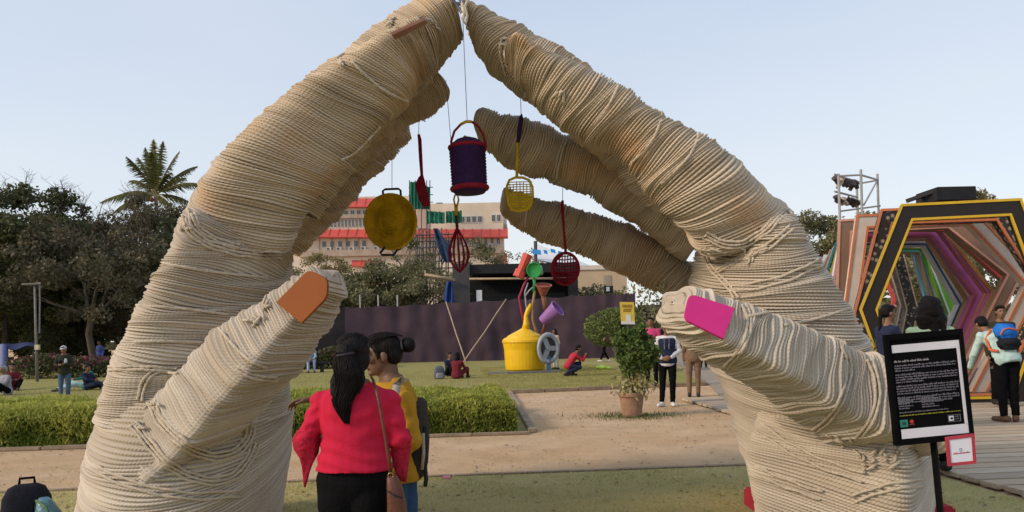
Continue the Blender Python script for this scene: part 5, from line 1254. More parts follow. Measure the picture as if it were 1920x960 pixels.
# crimson strainer
sn = thing('hanging_strainer', 'crimson round net strainer hanging in front of the little finger of the right hand', 'utensil', PX(1060, 535, d))
obj('handle', MB().tube([PX(1055, 376, d), PX(1054, 384, d), PX(1057, 430, d), PX(1061, 476, d)], [.012, .017, .011, .013], 8), RD, sn, smooth=True)
cs = PX(1060, 504, d); obj('hoop', MB().tube([cs + Vector((25 * s * math.cos(a), -.03 * math.sin(a), 29 * s * math.sin(a))) for a in [2 * PI * k / 30 for k in range(31)]], .014, 8), RD, sn, smooth=True)
obj('hoop', MB().tube([PX(1055, 478, d), PX(1044, 486, d), PX(1036, 505, d), PX(1039, 524, d)], .012, 6), RD, sn, smooth=True)
for k in range(-4, 5):
    u = k / 4.6; hx = 24 * s * math.sqrt(1 - u * u); hz = 28 * s * math.sqrt(1 - u * u)
    obj('net_wire', MB().tube([cs + Vector((u * 24 * s, 0, -hz)), cs + Vector((u * 24 * s, .10 * math.sqrt(1 - u * u), 0)), cs + Vector((u * 24 * s, 0, hz))], .0055, 5), RD, sn)
    obj('net_wire', MB().tube([cs + Vector((-hx, 0, u * 28 * s)), cs + Vector((0, .10 * math.sqrt(1 - u * u), u * 28 * s)), cs + Vector((hx, 0, u * 28 * s))], .0055 if k > -1 else .012, 5), RD, sn)
wire(sn, (1055, 315), (1055, 377), d)

# ================================================================== YELLOW WATERING CAN SCULPTURE
d = 29.4; s = SCL(d); bp = GR(985, 700)
sc = thing('yellow_pot_sculpture', 'big yellow pot sculpture sprouting pipes, tins and a purple tub on the far lawn', 'sculpture', Vector((bp.x, d, 0)))
YP = mat('yellow_plastic', (0.72, 0.44, 0.004), .4, .08, 4, spec=.45)
cb = Vector((PX(985, 697, d).x, d, .06)); z_of = lambda y: PX(985, y, d).z
obj('pot', MB().lathe([(0, .08), (33 * s, .08), (36.5 * s, .14), (37.5 * s, .3), (39 * s, z_of(655)), (41 * s, z_of(643)), (42.5 * s, z_of(641)), (42 * s, z_of(637)), (38 * s, z_of(633)), (0, z_of(630))], (cb.x, d, 0), n=36), YP, sc, smooth=False)
obj('lid', MB().lathe([(40 * s, z_of(636)), (30 * s, z_of(628)), (14 * s, z_of(620)), (7 * s, z_of(616)), (0, z_of(615))], (PX(984, 640, d).x, d, 0), n=30), YP, sc, smooth=True)
obj('spout', MB().tube([PX(985, 621, d), PX(987, 606, d), PX(986, 592, d), PX(990, 582, d), PX(996, 570, d)], [.17, .13, .085, .10, .07], 10), YP, sc, smooth=True)
obj('platform_bar', MB().beam(Vector((PX(918, 704, d).x, d - .7, .05)), Vector((PX(955, 700, d).x, d - .9, .05)), .3, .08), mat('grey_plate', (0.16, 0.16, 0.165), .6), sc)
obj('platform_bar', MB().beam(Vector((PX(950, 707, d).x, d - 1.1, .05)), Vector((PX(1046, 702, d).x, d - .8, .05)), .35, .09), MATS['grey_plate'], sc)
pc = PX(1028, 653, d - .75); Rw = Matrix.Rotation(.38, 3, 'Z') @ Matrix.Rotation(PI / 2, 3, 'X')
M_SIL = mat('grey_enamel', (0.30, 0.33, 0.37), .4, .12, 6, spec=.5)
wh = obj('wheel', MB().lathe([(16 * s, -.06), (21 * s, -.08), (23 * s, 0), (21 * s, .08), (16 * s, .06), (16 * s, -.06)], pc, Rw @ Matrix.Diagonal((1, 1.28, 1)), n=30), M_SIL, sc, smooth=True)
for k in range(3):
    a = PI / 2 + k * 2 * PI / 3 + .5; q = Rw @ Vector((19 * s * math.cos(a), 19 * s * 1.28 * math.sin(a), 0)); obj('spoke', MB().beam(pc, pc + q, .19, .07, up=Rw @ Vector((0, 0, 1))), M_SIL, wh)
obj('disc', MB().lathe([(0, -.05), (16.5 * s, -.05), (16.5 * s, -.03), (0, -.03)], pc, Rw @ Matrix.Diagonal((1, 1.28, 1)), n=26), mat('dark_disc', (0.05, 0.05, 0.055), .5), wh)
obj('hub', MB().lathe([(0, .09), (4 * s, .09), (4 * s, -.06), (0, -.06)], pc, Rw, n=14), M_SIL, wh)
obj('wheel_stand', MB().beam(pc - Vector((0, 0, .3)), Vector((pc.x, pc.y, .02)), .16, .12), mat('blue_stand', (0.05, 0.10, 0.18), .6), sc)
def drum(name, p, q, r1, r2, m, n=20, lip=True):
    p, q = PX(*p), PX(*q); z = (q - p); H = z.length; z.normalize(); x = z.orthogonal().normalized(); Rm = Matrix((x, z.cross(x), z)).transposed()
    pr = [(0, 0), (r1, 0), (r1 * 1.03, H * .06)] + [(r1 + (r2 - r1) * u, H * u) for u in (.2, .4, .6, .8)] + ([(r2, H * .94), (r2 * 1.07, H * .95), (r2 * 1.07, H), (r2 * .95, H), (r2 * .9, H * .85), (0, H * .8)] if lip else [(r2, H), (0, H)])
    return obj(name, MB().lathe(pr, p, Rm, n=n), m, sc)
drum('purple_tub', (1017, 602, d - .2), (1046, 578, d - .5), 9 * s, 15.5 * s, mat('purple_plastic', (0.26, 0.12, 0.34), .45, .1, 5), 28)
RP = mat('red_plastic', (0.52, 0.07, 0.045), .45, .12, 5); GP = mat('green_plastic', (0.02, 0.27, 0.06), .4, .1, 5)
drum('red_can', (972, 520, d), (977, 507, d), 11 * s, 10.5 * s, RP, 8, False); drum('red_can', (977, 507, d), (990, 477, d), 7.5 * s, 9.5 * s, RP, 8, False)
drum('green_tub', (1006, 507, d + .3), (1001, 506, d - .25), 12 * s, 13.5 * s, GP, 22)
drum('green_cap', (1012, 507, d), (1017, 506, d), 10 * s, 8 * s, mat('grey_rim', (0.3, 0.34, 0.32), .5), 16, False)
drum('funnel', (1018, 556, d), (1019, 534, d - .15), 4 * s, 15 * s, mat('rust_funnel', (0.30, 0.09, 0.06), .5, .2, 6), 22)
def pipe(pts, r, m, name='pipe'): obj(name, MB().tube([PX(*p) for p in pts], r, 7), m, sc, smooth=True)
pipe([(984, 612, d), (978, 585, d), (973, 558, d), (982, 535, d), (991, 518, d)], .045, mat('red_pipe', (0.30, 0.02, 0.05), .5)); pipe([(990, 590, d), (986, 570, d), (984, 548, d), (990, 530, d)], .03, M_SIL); pipe([(984, 556, d), (992, 545, d), (1000, 538, d)], .03, M_SIL)
pipe([(1001, 520, d), (1002, 532, d), (1001, 548, d)], .06, GP, 'stem'); pipe([(1003, 545, d), (998, 575, d), (999, 600, d), (1004, 618, d), (1009, 628, d)], .055, mat('brown_pipe', (0.28, 0.17, 0.08), .6)); pipe([(1019, 556, d), (1021, 570, d), (1024, 582, d)], .10, mat('ochre_pipe', (0.16, 0.07, 0.03), .6)); pipe([(1022, 600, d - .3), (1020, 615, d - .3), (1016, 630, d - .2)], .06, mat('red_brown_pipe', (0.14, 0.045, 0.03), .6)); pipe([(988, 495, d), (996, 500, d), (1002, 505, d)], .04, RP)

# ================================================================== SIGNS
db = 4.35
sg = thing('information_board', 'black framed information board on a thin black stand beside the right hand', 'sign', Vector((PX(1762, 900, db).x, db, 0)))
c00, c10, c11, c01 = PX(1658, 628, db), PX(1803, 616, db - .03), PX(1826, 822, db - .05), PX(1679, 836, db - .02)
def bp2(u, v, off=0.0):
    p = c00.lerp(c10, u).lerp(c01.lerp(c11, u), v); n_ = (c10 - c00).cross(c01 - c00).normalized(); 
    if n_.y > 0: n_ = -n_
    return p + n_ * off
def plate(name, u0, v0, u1, v1, off, th, m, parent): return obj(name, MB().prism([bp2(u0, v0, off), bp2(u1, v0, off), bp2(u1, v1, off), bp2(u0, v1, off)], (bp2(0, 0, 0) - bp2(0, 0, 1)) * th), m, parent)
M_SBLK = mat('sign_black', (0.003, 0.003, 0.004), .7, .3, 6, spec=.05); M_SPAPER = mat('sign_paper_black', (0.005, 0.005, 0.008), .8, .15, 4, spec=.05); M_SWHT = mat('sign_white', (0.55, 0.56, 0.64), .6, .06, 6); M_STXT = mat('sign_text', (0.13, 0.13, 0.165), .7, .1); M_STXT2 = mat('sign_title', (0.24, 0.24, 0.27), .7, .05)
plate('backing', 0, 0, 1, 1, 0, .03, M_SBLK, sg)
plate('white_band', .075, .10, .945, .17, .003, .002, M_SWHT, sg); plate('white_band', .09, .86, .945, .945, .003, .002, M_SWHT, sg); plate('white_band', .905, .165, .945, .865, .003, .002, M_SWHT, sg)
fw = .055
for (u0, v0, u1, v1) in ((0, 0, 1, fw), (0, 1 - fw * .8, 1, 1), (0, fw, fw * .9, 1 - fw * .8), (1 - fw * .9, fw, 1, 1 - fw * .8)): plate('frame_bar', u0, v0, u1, v1, .012, .011, M_SBLK, sg)
R = random.Random(19)
def textline(mb, u0, u1, v, h, seed):
    r_ = random.Random(seed); u = u0
    while u < u1:
        wl = r_.randint(2, 9)
        for k in range(wl):
            w_ = h * r_.uniform(.45, .75); hh = h * r_.choice((.62, .62, .62, 1.0)); 
            if u + w_ > u1: break
            mb.prism([bp2(u, v - hh, .0045), bp2(u + w_ * .75, v - hh, .0045), bp2(u + w_ * .75, v, .0045), bp2(u, v, .0045)], (bp2(0, 0, 0) - bp2(0, 0, 1)) * .001); u += w_
        u += h * .55
mb = MB(); textline(mb, .085, .56, .258, .019, 1); obj('heading', mb, M_STXT2, sg, kind='stuff')
mb = MB(); v = .295; k = 10
for para, last in ((3, .36), (4, .45), (4, .85), (3, .80)):
    for i in range(para):
        textline(mb, .085, (.885 if i < para - 1 else last), v, .016, k); v += .0225; k += 1
    v += .0135
for i in range(5):
    textline(mb, .09, .24 + .04 * (i % 2), .595 + i * .021, .014, k); textline(mb, .385, .55 + .06 * (i % 3), .595 + i * .021, .014, k + 50); k += 1
textline(mb, .09, .72, .715, .012, 91); obj('text', mb, M_STXT, sg, kind='stuff')
mb = MB(); textline(mb, .09, .87, .742, .011, 95); obj('text', mb, mat('sign_olive', (0.23, 0.24, 0.03), .7), sg, kind='stuff')
def disc(name, u, v, r_, m, off=.005, n=18): return obj(name, MB().prism([bp2(u, v, off) + (bp2(.001, 0) - bp2(0, 0)).normalized() * r_ * math.cos(a) + (bp2(0, 0) - bp2(0, .001)).normalized() * r_ * math.sin(a) for a in [2 * PI * k / n for k in range(n)]], (bp2(0, 0, 0) - bp2(0, 0, 1)) * .0015), m, sg)
EG = mat('emblem_green', (0.02, 0.17, 0.13), .6); ER = mat('emblem_red', (0.40, 0.03, 0.025), .6)

plate('emblem', .085, .775, .185, .84, .004, .001, EG, sg); disc('emblem_mark', .135, .807, .011, mat('emblem_dark', (0.01, 0.05, 0.05), .6), .0055)
disc('emblem', .235, .795, .011, ER); plate('emblem_base', .20, .815, .27, .828, .004, .001, mat('emblem_dark_red', (0.12, 0.015, 0.02), .6), sg)
for (u0, v0, u1, v1) in ((.70, .768, .86, .772), (.70, .828, .86, .832), (.70, .772, .708, .828), (.852, .772, .86, .828)): plate('box_line', u0, v0, u1, v1, .004, .001, M_STXT, sg)
plate('emblem', .712, .778, .772, .822, .004, .001, M_SWHT, sg); disc('emblem_mark', .745, .80, .007, M_SBLK, .0055)
mb = MB(); textline(mb, .785, .845, .79, .013, 5); textline(mb, .785, .845, .812, .013, 6); obj('text', mb, M_STXT, sg, kind='stuff')
# stand
q0 = PX(1748, 826, db); qt = Vector((PX(1762, 960, db).x + (PX(1762, 960, db).x - q0.x) * .75, db - .02, .02))
obj('stand_pole', MB().beam(q0 + Vector((0, .03, .3)), qt, .045, .03), M_SBLK, sg)
for a in (-.3, .3): obj('foot', MB().beam(qt, qt + Vector((a, .0, -.012)), .04, .02), M_SBLK, sg)
obj('foot', MB().beam(qt, qt + Vector((0, .35, -.012)), .04, .02), M_SBLK, sg)
# small red edged card
cd = thing('small_card', 'small white card with a red border fixed under the right corner of the information board', 'sign', PX(1801, 873, db - .08))
k0, k1, k2, k3 = PX(1773, 820, db - .09), PX(1826, 813, db - .10), PX(1830, 869, db - .10), PX(1778, 874, db - .09)
def cp2(u, v, off=0.0):
    p = k0.lerp(k1, u).lerp(k3.lerp(k2, u), v); return p + Vector((0, -off, 0))
def cplate(name, u0, v0, u1, v1, off, th, m): return obj(name, MB().prism([cp2(u0, v0, off), cp2(u1, v0, off), cp2(u1, v1, off), cp2(u0, v1, off)], Vector((0, th, 0))), m, cd)
MRB = mat('card_red', (0.36, 0.035, 0.06), .6, .15, 20)
cplate('sheet', .02, .02, .98, .98, 0, .01, mat('card_white', (0.62, 0.64, 0.74), .6, .04))
for q in ((0, 0, 1, .10), (0, .90, 1, 1), (0, .10, .10, .90), (.90, .10, 1, .90)): cplate('border', *q, .005, .014, MRB)
cplate('icon', .45, .44, .54, .46, .001, .0008, M_STXT); cplate('icon', .45, .52, .54, .54, .001, .0008, M_STXT); cplate('icon', .45, .46, .465, .52, .001, .0008, M_STXT); cplate('icon', .525, .46, .54, .52, .001, .0008, M_STXT)
r_ = random.Random(8); u = .22; mb = MB()
while u < .80:
    w_ = r_.uniform(.025, .04); h_ = r_.choice((.035, .035, .055)); mb.prism([cp2(u, .62 - h_, .001), cp2(u + w_ * .7, .62 - h_, .001), cp2(u + w_ * .7, .62, .001), cp2(u, .62, .001)], (0, .0008, 0)); u += w_
obj('lettering', mb, mat('card_letter_red', (0.34, 0.07, 0.09), .7), cd, kind='stuff')
# yellow poster on a stake behind the potted bush
dp_ = 14.4
ps = thing('yellow_poster', 'yellow poster with a pale foot on a stake behind the potted bush', 'sign', Vector((PX(1178, 640, dp_).x, dp_, 0)))
y0, y1, y2, y3 = PX(1162, 566, dp_), PX(1188.5, 566.5, dp_), PX(1190.5, 608, dp_), PX(1165, 608, dp_)
def yp(u, v, off=0.0): return y0.lerp(y1, u).lerp(y3.lerp(y2, u), v) + Vector((0, -off, 0))
def yplate(name, u0, v0, u1, v1, off, th, m): return obj(name, MB().prism([yp(u0, v0, off), yp(u1, v0, off), yp(u1, v1, off), yp(u0, v1, off)], Vector((0, th, 0))), m, ps)
yplate('board', 0, 0, 1, 1, 0, .015, mat('poster_yellow', (0.58, 0.42, 0.06), .6, .08, 8)); yplate('foot_band', 0, .86, 1, 1, .003, .003, mat('poster_white', (0.6, 0.6, 0.58), .6, .05)); yplate('white_square', .36, .56, .72, .86, .003, .003, MATS['poster_white'])
mb = MB(); r_ = random.Random(4)
for (v, h_, u0, u1) in ((.25, .13, .17, .86), (.36, .06, .25, .8), (.44, .06, .2, .75)):
    u = u0
    while u < u1:
        w_ = h_ * r_.uniform(.7, 1.0); mb.prism([yp(u, v - h_, .003), yp(u + w_ * .7, v - h_, .003), yp(u + w_ * .7, v, .003), yp(u, v, .003)], (0, .003, 0)); u += w_
obj('lettering', mb, mat('poster_ink', (0.24, 0.14, 0.02), .7), ps, kind='stuff')
obj('stake', MB().tube([Vector((PX(1177, 640, dp_ + .03).x, dp_ + .03, 0)), PX(1176, 590, dp_ + .03)], .018, 7), M_DARKMETAL, ps)
# ================================================================== PEOPLE
SKIN = mat('skin_brown', (0.20, 0.105, 0.062), .55, .08, 30, .05, 200, spec=.35)
SKIN2 = mat('skin_dark', (0.135, 0.07, 0.042), .55, .08, 30, .05, 200, spec=.35)
HAIR = mat('black_hair', (0.007, 0.0055, 0.0055), .55, .4, 40, .5, 120, spec=.12, stretch=(1, 1, .12))
EYEM = mat('eye_dark', (0.012, 0.010, 0.010), .25, .1); EYEW = mat('eye_white', (0.55, 0.52, 0.48), .3, .05); LIPM = mat('lip', (0.20, 0.07, 0.055), .5, .1)
def fab(n_, c, v=.15, b=.35): return mat('fabric_' + n_, c, .9, v, 9, b, 50, spec=.15)
V3 = Vector
STAND = dict(pel=V3((0, 0, .92)), che=V3((0, .0, 1.38)), nek=V3((0, .01, 1.46)), hed=V3((0, .03, 1.60)),
    sL=V3((-.17, 0, 1.37)), eL=V3((-.22, -.02, 1.10)), wL=V3((-.21, .06, .86)), sR=V3((.17, 0, 1.37)), eR=V3((.22, -.02, 1.10)), wR=V3((.21, .06, .86)),
    hL=V3((-.09, 0, .90)), kL=V3((-.10, .02, .49)), aL=V3((-.10, -.02, .09)), hR=V3((.09, 0, .90)), kR=V3((.10, .02, .49)), aR=V3((.10, -.02, .09)), face=V3((0, 1, 0)))
def pose(**k):
    j = {a: b.copy() for a, b in STAND.items()}
    for a, b in k.items(): j[a] = V3(b)
    return j
def frame3(fwd, up):
    y = V3(fwd).normalized(); z = (V3(up) - y * V3(up).dot(y)).normalized(); x = y.cross(z)
    return Matrix((x, y, z)).transposed()
def torso(mb, j, inf=0.0, lo=-.10, hi=1.2, sx=1.0, flare=0.0):
    up = (j['che'] - j['pel']); L = up.length; up.normalize(); x = (j['sR'] - j['sL']).normalized(); x = (x - up * x.dot(up)).normalized(); y = up.cross(x)
    T = [(-.22, .135, .10), (-.10, .165, .115), (0, .17, .12), (.2, .155, .108), (.42, .138, .098), (.62, .148, .108), (.8, .165, .115), (.93, .172, .10), (1.02, .150, .085), (1.12, .085, .065), (1.2, .058, .055)]
    rings = []
    T2 = [t for t in T if lo <= t[0] <= hi]
    for t, rx, ry in T2:
        if t < .2: rx += flare * (.2 - t); ry += flare * (.2 - t)
        c = j['pel'] + up * L * t; rings.append([c + x * (rx * sx + inf) * math.cos(a) + y * (ry + inf) * math.sin(a) for a in [2 * PI * k / 18 for k in range(18)]])
    mb.loft(rings)
def hand(mb, w_, dirn, palm, s=1.0, curl=.5, side=1):
    """palm and five bent fingers; dirn points along the hand, palm is the way the palm faces"""
    d = V3(dirn).normalized(); n_ = V3(palm); n_ = (n_ - d * n_.dot(d)).normalized(); x = d.cross(n_) * side
    mb.loft([[w_ + d * t * s + x * rx * s * math.cos(a) + n_ * ry * s * math.sin(a) for a in [2 * PI * k / 10 for k in range(10)]] for t, rx, ry in ((-.02, .022, .018), (.02, .030, .017), (.06, .040, .015), (.092, .038, .012))])
    for k, (o, L) in enumerate(((-.030, .066), (-.010, .078), (.010, .073), (.029, .056))):
        p = w_ + (d * .088 + x * o) * s; dd = d.copy()
        for q in range(3):
            ang = curl * (.5 + .25 * q) * (1 + .12 * k); dd = (dd * math.cos(ang) + n_ * math.sin(ang)).normalized() if q == 0 else (dd * math.cos(ang * .9) + (n_ * dd.dot(d) - d * dd.dot(n_)) * math.sin(ang * .9)).normalized()
            e = p + dd * L * s * (.44, .32, .24)[q]; mb.capsule(p, e, (.0092 - .0010 * q) * s, (.0084 - .0010 * q) * s, 8); p = e
    p = w_ + (d * .028 - x * .026) * s; e = p + (d * .035 - x * .030 + n_ * .012) * s; mb.capsule(p, e, .0125 * s, .0105 * s, 8); mb.capsule(e, e + (d * .030 - x * .006 + n_ * .008 * (1 + curl)) * s, .0100 * s, .0080 * s, 8)
def head(mb, j, s=1.0):
    c = j['hed']; R_ = frame3(j['face'], (0, 0, 1) if abs(V3(j['face']).normalized().z) < .9 else (0, 1, 0)); k = lambda x, y, z: c + R_ @ V3((x, y, z)) * s
    mb.ell(k(0, -.008, .025), (.074 * s, .092 * s, .092 * s), R_); mb.ell(k(0, .022, -.04), (.056 * s, .064 * s, .072 * s), R_); mb.ell(k(0, .05, -.085), (.028 * s, .028 * s, .022 * s), R_, 10, 7)
    mb.capsule(k(0, .083, .012), k(0, .105, -.022), .008 * s, .013 * s, 8); mb.ell(k(0, .082, -.055), (.022 * s, .012 * s, .011 * s), R_, 10, 7)
    for sx in (-1, 1): mb.ell(k(sx * .076, -.012, -.008), (.010 * s, .019 * s, .031 * s), R_, 8, 7); mb.ell(k(sx * .042, .062, -.018), (.022 * s, .020 * s, .018 * s), R_, 8, 6)
    mb.capsule(j['nek'] - V3((0, 0, .03)), k(0, -.012, -.06), .055 * s, .05 * s, 12)
    return k, R_
def foot(mb, a, fwd, s=1.0, up=.0):
    f = V3(fwd).normalized(); mb.capsule(a + V3((0, 0, -.045)) - f * .045, a + V3((0, 0, -.058)) + f * .13, .043 * s, .032 * s, 10); mb.capsule(a, a + V3((0, 0, -.05)), .04, .045, 8)
def leg(mb, j, q, inf=0.0, to=1.0, r=(.088, .060, .040)):
    h, k, a = j['h' + q], j['k' + q], j['a' + q]
    mb.capsule(h, k, r[0] + inf, r[1] + inf, 12); e = k.lerp(a, to); mb.capsule(k, e, r[1] + inf, r[2] + inf + (1 - to) * .012, 12)
    m_ = k.lerp(a, .3); b = (h - k).normalized() - (a - k).normalized(); mb.ell(m_, (.052 + inf, .056 + inf, .11), None, 10, 7)
def arm(mb, j, q, inf=0.0, to=1.0, r=(.048, .038, .028)):
    s_, e_, w_ = j['s' + q], j['e' + q], j['w' + q]
    mb.ell(s_, (.054 + inf,) * 3, None, 10, 7); mb.capsule(j['nek'].lerp(s_, .25) + V3((0, 0, -.035)), s_, .045 + inf * .9, .050 + inf * .9, 10)
    if to <= 1: mb.capsule(s_, s_.lerp(e_, to), r[0] + inf, r[0] + (r[1] - r[0]) * to + inf, 10)
    else: mb.capsule(s_, e_, r[0] + inf, r[1] + inf, 10); mb.capsule(e_, e_.lerp(w_, to - 1), r[1] + inf, r[1] + (r[2] - r[1]) * (to - 1) + inf, 10)
def person(label, loc, rotz, j, top, bottom, shoe, skin=SKIN, hair='short', sc=1.0, vox=.02, sleeve=1.95, legto=.93, hem=-.10, group='visitors in the park', hairm=None, face=True, flare=0.0, skirt=False, curl=.6, handdir=None, topinf=.018):
    p = thing('person', label, 'person', loc, rotz, group); p.scale = (sc,) * 3
    mb = MB(); k, R_ = head(mb, j); torso(mb, j)
    for q, sd in (('L', 1), ('R', -1)):
        arm(mb, j, q); leg(mb, j, q); dv = (j['w' + q] - j['e' + q]).normalized()
        hd = (handdir or {}).get(q, (dv, (V3((-sd, 0, 0)) if abs(dv.x) < .7 else V3((0, 1, 0))) * -1)); hand(mb, j['w' + q], hd[0], hd[1], 1.0, curl, sd)
        f = j.get('f' + q, V3((j['face'].x * .5, j['face'].y, 0)) if abs(j['face'].y) > .2 else V3((0, 1, 0))); foot(mb, j['a' + q], f)
    meshobj('body', remesh(mb, vox * .8, 2), skin, p)
    mb = MB(); torso(mb, j, topinf, lo=hem - .13, hi=1.12, flare=flare)
    for q in 'LR': arm(mb, j, q, topinf * .8, sleeve)
    meshobj('top', remesh(mb, vox, 3, fn=wrinkle(vox)), top, p)
    mb = MB()
    if skirt:
        up = j['pel']; mb.lathe([(.0, .05), (.20, .06), (.19, .5), (.185, .85), (.16, 1.02), (0, 1.02)], (up.x, up.y, 0), n=18)
    else:
        torso(mb, j, .010, lo=-.3, hi=.3)
        for q in 'LR': leg(mb, j, q, .014, legto)
    meshobj('trousers' if not skirt else 'skirt', remesh(mb, vox, 3, fn=wrinkle(vox * .7)), bottom, p)
    for q in 'LR':
        mb = MB(); f = j.get('f' + q, V3((0, 1, 0))); a = j['a' + q]; f = V3(f).normalized()
        mb.capsule(a + V3((0, 0, -.043)) - f * .05, a + V3((0, 0, -.052)) + f * .14, .050, .040, 10); mb.capsule(a + V3((0, 0, -.01)), a + V3((0, 0, -.05)), .05, .05, 8)
        meshobj('shoe', remesh(mb, .014, 2), shoe, p)
    hm = hairm or HAIR
    mb = MB()
    if hair != 'none':
        mb.ell(k(0, -.022, .040), (.083, .094, .090), R_); mb.ell(k(0, .035, .085), (.062, .050, .034), R_)
        if hair == 'short': mb.ell(k(0, -.045, -.01), (.078, .070, .07), R_)
        if hair == 'long':
            mb.ell(k(0, -.05, -.05), (.088, .062, .11), R_); mb.capsule(k(0, -.06, -.10), k(0, -.085, -.33), .085, .06, 12)
            for sx in (-1, 1): mb.capsule(k(sx * .075, -.01, 0), k(sx * .085, -.03, -.26), .03, .03, 8)
        if hair == 'bun': mb.ell(k(0, -.045, -.0), (.078, .066, .06), R_); mb.ell(k(0, -.135, .045), (.045, .042, .045), R_)
        if hair == 'tail': mb.ell(k(0, -.045, 0), (.078, .066, .06), R_); mb.capsule(k(0, -.11, .03), k(0, -.13, -.22), .035, .025, 8)
        if hair == 'cap': mb.loft([[k(math.cos(a) * .07, .06 + .05 * math.sin(a), z) for a in [2 * PI * t / 12 for t in range(12)]] for z in (.048, .062)])
        meshobj('hair' if hair != 'cap' else 'cap', remesh(mb, .012, 2), hm, p)
    if face:
        for sx in (-1, 1):
            obj('eye', MB().ell(k(sx * .030, .081, .008), (.013, .006, .007), R_, 8, 6), EYEM, p, local=True, smooth=True); obj('eyebrow', MB().capsule(k(sx * .017, .088, .027), k(sx * .045, .079, .027), .0045, .003, 6), HAIR, p, local=True)
        obj('mouth', MB().ell(k(0, .094, -.055), (.020, .004, .006), R_, 8, 6), LIPM, p, local=True, smooth=True)
    return p, k, R_
def wrinkle(v, amp=.009):
    def f(co, no):
        q = co * np.array([5, 5, 13]); 
        h = np.array([mnoise.noise(Vector(a)) + .5 * mnoise.noise(Vector(a) * 2.3) for a in q]); return co + no * (h * amp)[:, None]
    return f
def face_cam(p): return math.atan2(p.x, -p.y)       # rotation that turns +Y towards the camera
def yaw_to(dx, dy): return math.atan2(-dx, dy)
def addbox(name, p, mb, m, bevel=.01, smooth=False): return obj(name, mb, m, p, local=True, bevel=bevel, smooth=smooth)
BLKT = mat('fabric_black', (0.006, 0.006, 0.007), .95, .2, 9, .3, 50, spec=.05); NAVY = fab('navy', (0.018, 0.024, 0.055)); WHT = fab('white', (0.55, 0.55, 0.56)); JEAN = fab('jeans', (0.07, 0.11, 0.19)); REDF = fab('red', (0.38, 0.03, 0.05)); MAR = fab('maroon', (0.13, 0.018, 0.025)); GREYF = fab('grey', (0.26, 0.26, 0.30)); TEALF = fab('teal', (0.02, 0.20, 0.17)); MINT = fab('mint', (0.40, 0.55, 0.52), .25); PALEG = fab('pale_green', (0.42, 0.56, 0.36)); BEIGEF = fab('beige', (0.45, 0.37, 0.29)); BLUEF = fab('blue', (0.06, 0.09, 0.30)); PINKF = fab('pink', (0.48, 0.05, 0.16)); LBLUE = fab('light_blue', (0.30, 0.38, 0.52)); OLIVEF = fab('dark_olive', (0.03, 0.032, 0.022))
WSHOE = mat('white_shoe', (0.6, 0.6, 0.6), .6, .1); DSHOE = mat('dark_shoe', (0.02, 0.018, 0.016), .6, .1); BRSANDAL = mat('brown_sandal', (0.09, 0.05, 0.03), .7, .1)

# man in navy gilet on the earth path
b = GR(1253, 762)
j = pose(eL=(-.25, .02, 1.12), wL=(-.09, .21, 1.00), eR=(.25, .02, 1.12), wR=(.10, .20, .98), hed=(0, .05, 1.585), face=(.12, .93, -.3), aL=(-.09, -.02, .09), aR=(.12, .05, .09), fL=(-.2, 1, 0), fR=(.5, 1, 0))
p, k, R_ = person('slim man in navy gilet over white sleeves standing on the path beside the pink thumbnail', b, yaw_to(-.25, -1), j, WHT, BLKT, WSHOE, sc=1.0, hairm=mat('reddish_hair', (0.10, 0.035, 0.02), .6, .3, 30), vox=.016, handdir={'L': (V3((.8, .3, -.2)), V3((.1, -1, .2))), 'R': (V3((-.8, .3, -.2)), V3((-.1, -1, .2)))})
mb = MB(); torso(mb, j, .030, lo=-.12, hi=1.03); meshobj('gilet', remesh(mb, .016, 3, fn=wrinkle(.01)), NAVY, p)
for sx in (-.05, .05): addbox('scarf_end', p, MB().beam((sx, .115, 1.40), (sx * .9, .158, 1.16), .026, .02, up=(0, 1, 0)), GREYF)
# person in beige behind him, half hidden by the thumb
b = GR(1279, 744); b2 = Vector((PX(1303, 640, 17).x, 17.2, 0))
person('person in brown clothes mostly hidden behind the pink nailed thumb', b2, yaw_to(.2, 1), pose(), fab('brown', (0.17, 0.11, 0.07)), fab('brown', (0.17, 0.11, 0.07)), DSHOE, sc=.98, hair='short')
# two legs seen under the thumb
b = GR(1300, 693); person('person in blue jeans whose legs show on the grey path under the thumb', b, yaw_to(.2, 1), pose(aL=(-.12, .05, .09), aR=(.1, -.08, .09)), GREYF, JEAN, DSHOE, sc=1.0)
b = GR(1319, 690); person('person in dark trousers on the grey path under the thumb', b, yaw_to(.1, 1), pose(), MAR, BLKT, DSHOE, sc=1.0)
# person in pink with folded arms behind the potted bush
b = Vector((PX(1225, 640, 20).x, 20.3, 0.02))
person('person in pink top with folded arms behind the potted bush', b, yaw_to(-.4, -1), pose(eL=(-.24, .04, 1.12), wL=(.06, .2, 1.15), eR=(.24, .04, 1.12), wR=(-.06, .22, 1.12)), PINKF, BLKT, DSHOE, sc=1.10)
# crouching man taking a picture
b = GR(1072, 706)
j = pose(pel=(0, -.12, .34), che=(0, .12, .70), nek=(0, .17, .77), hed=(0, .24, .90), sL=(-.17, .12, .68), eL=(-.18, .34, .52), wL=(-.06, .46, .66), sR=(.17, .12, .68), eR=(.18, .34, .52), wR=(.06, .46, .66),
    hL=(-.09, -.1, .33), kL=(-.14, .30, .42), aL=(-.12, .05, .10), hR=(.09, -.1, .33), kR=(.14, .24, .30), aR=(.12, -.2, .12), face=(0, 1, -.2))
p, k, R_ = person('man in red shirt crouching on the lawn right of the yellow pot sculpture', b, yaw_to(1, .15), j, REDF, NAVY, DSHOE, sc=1.08)
addbox('phone', p, MB().box((0, .52, .70), (.14, .012, .075)), BLKT, .003)
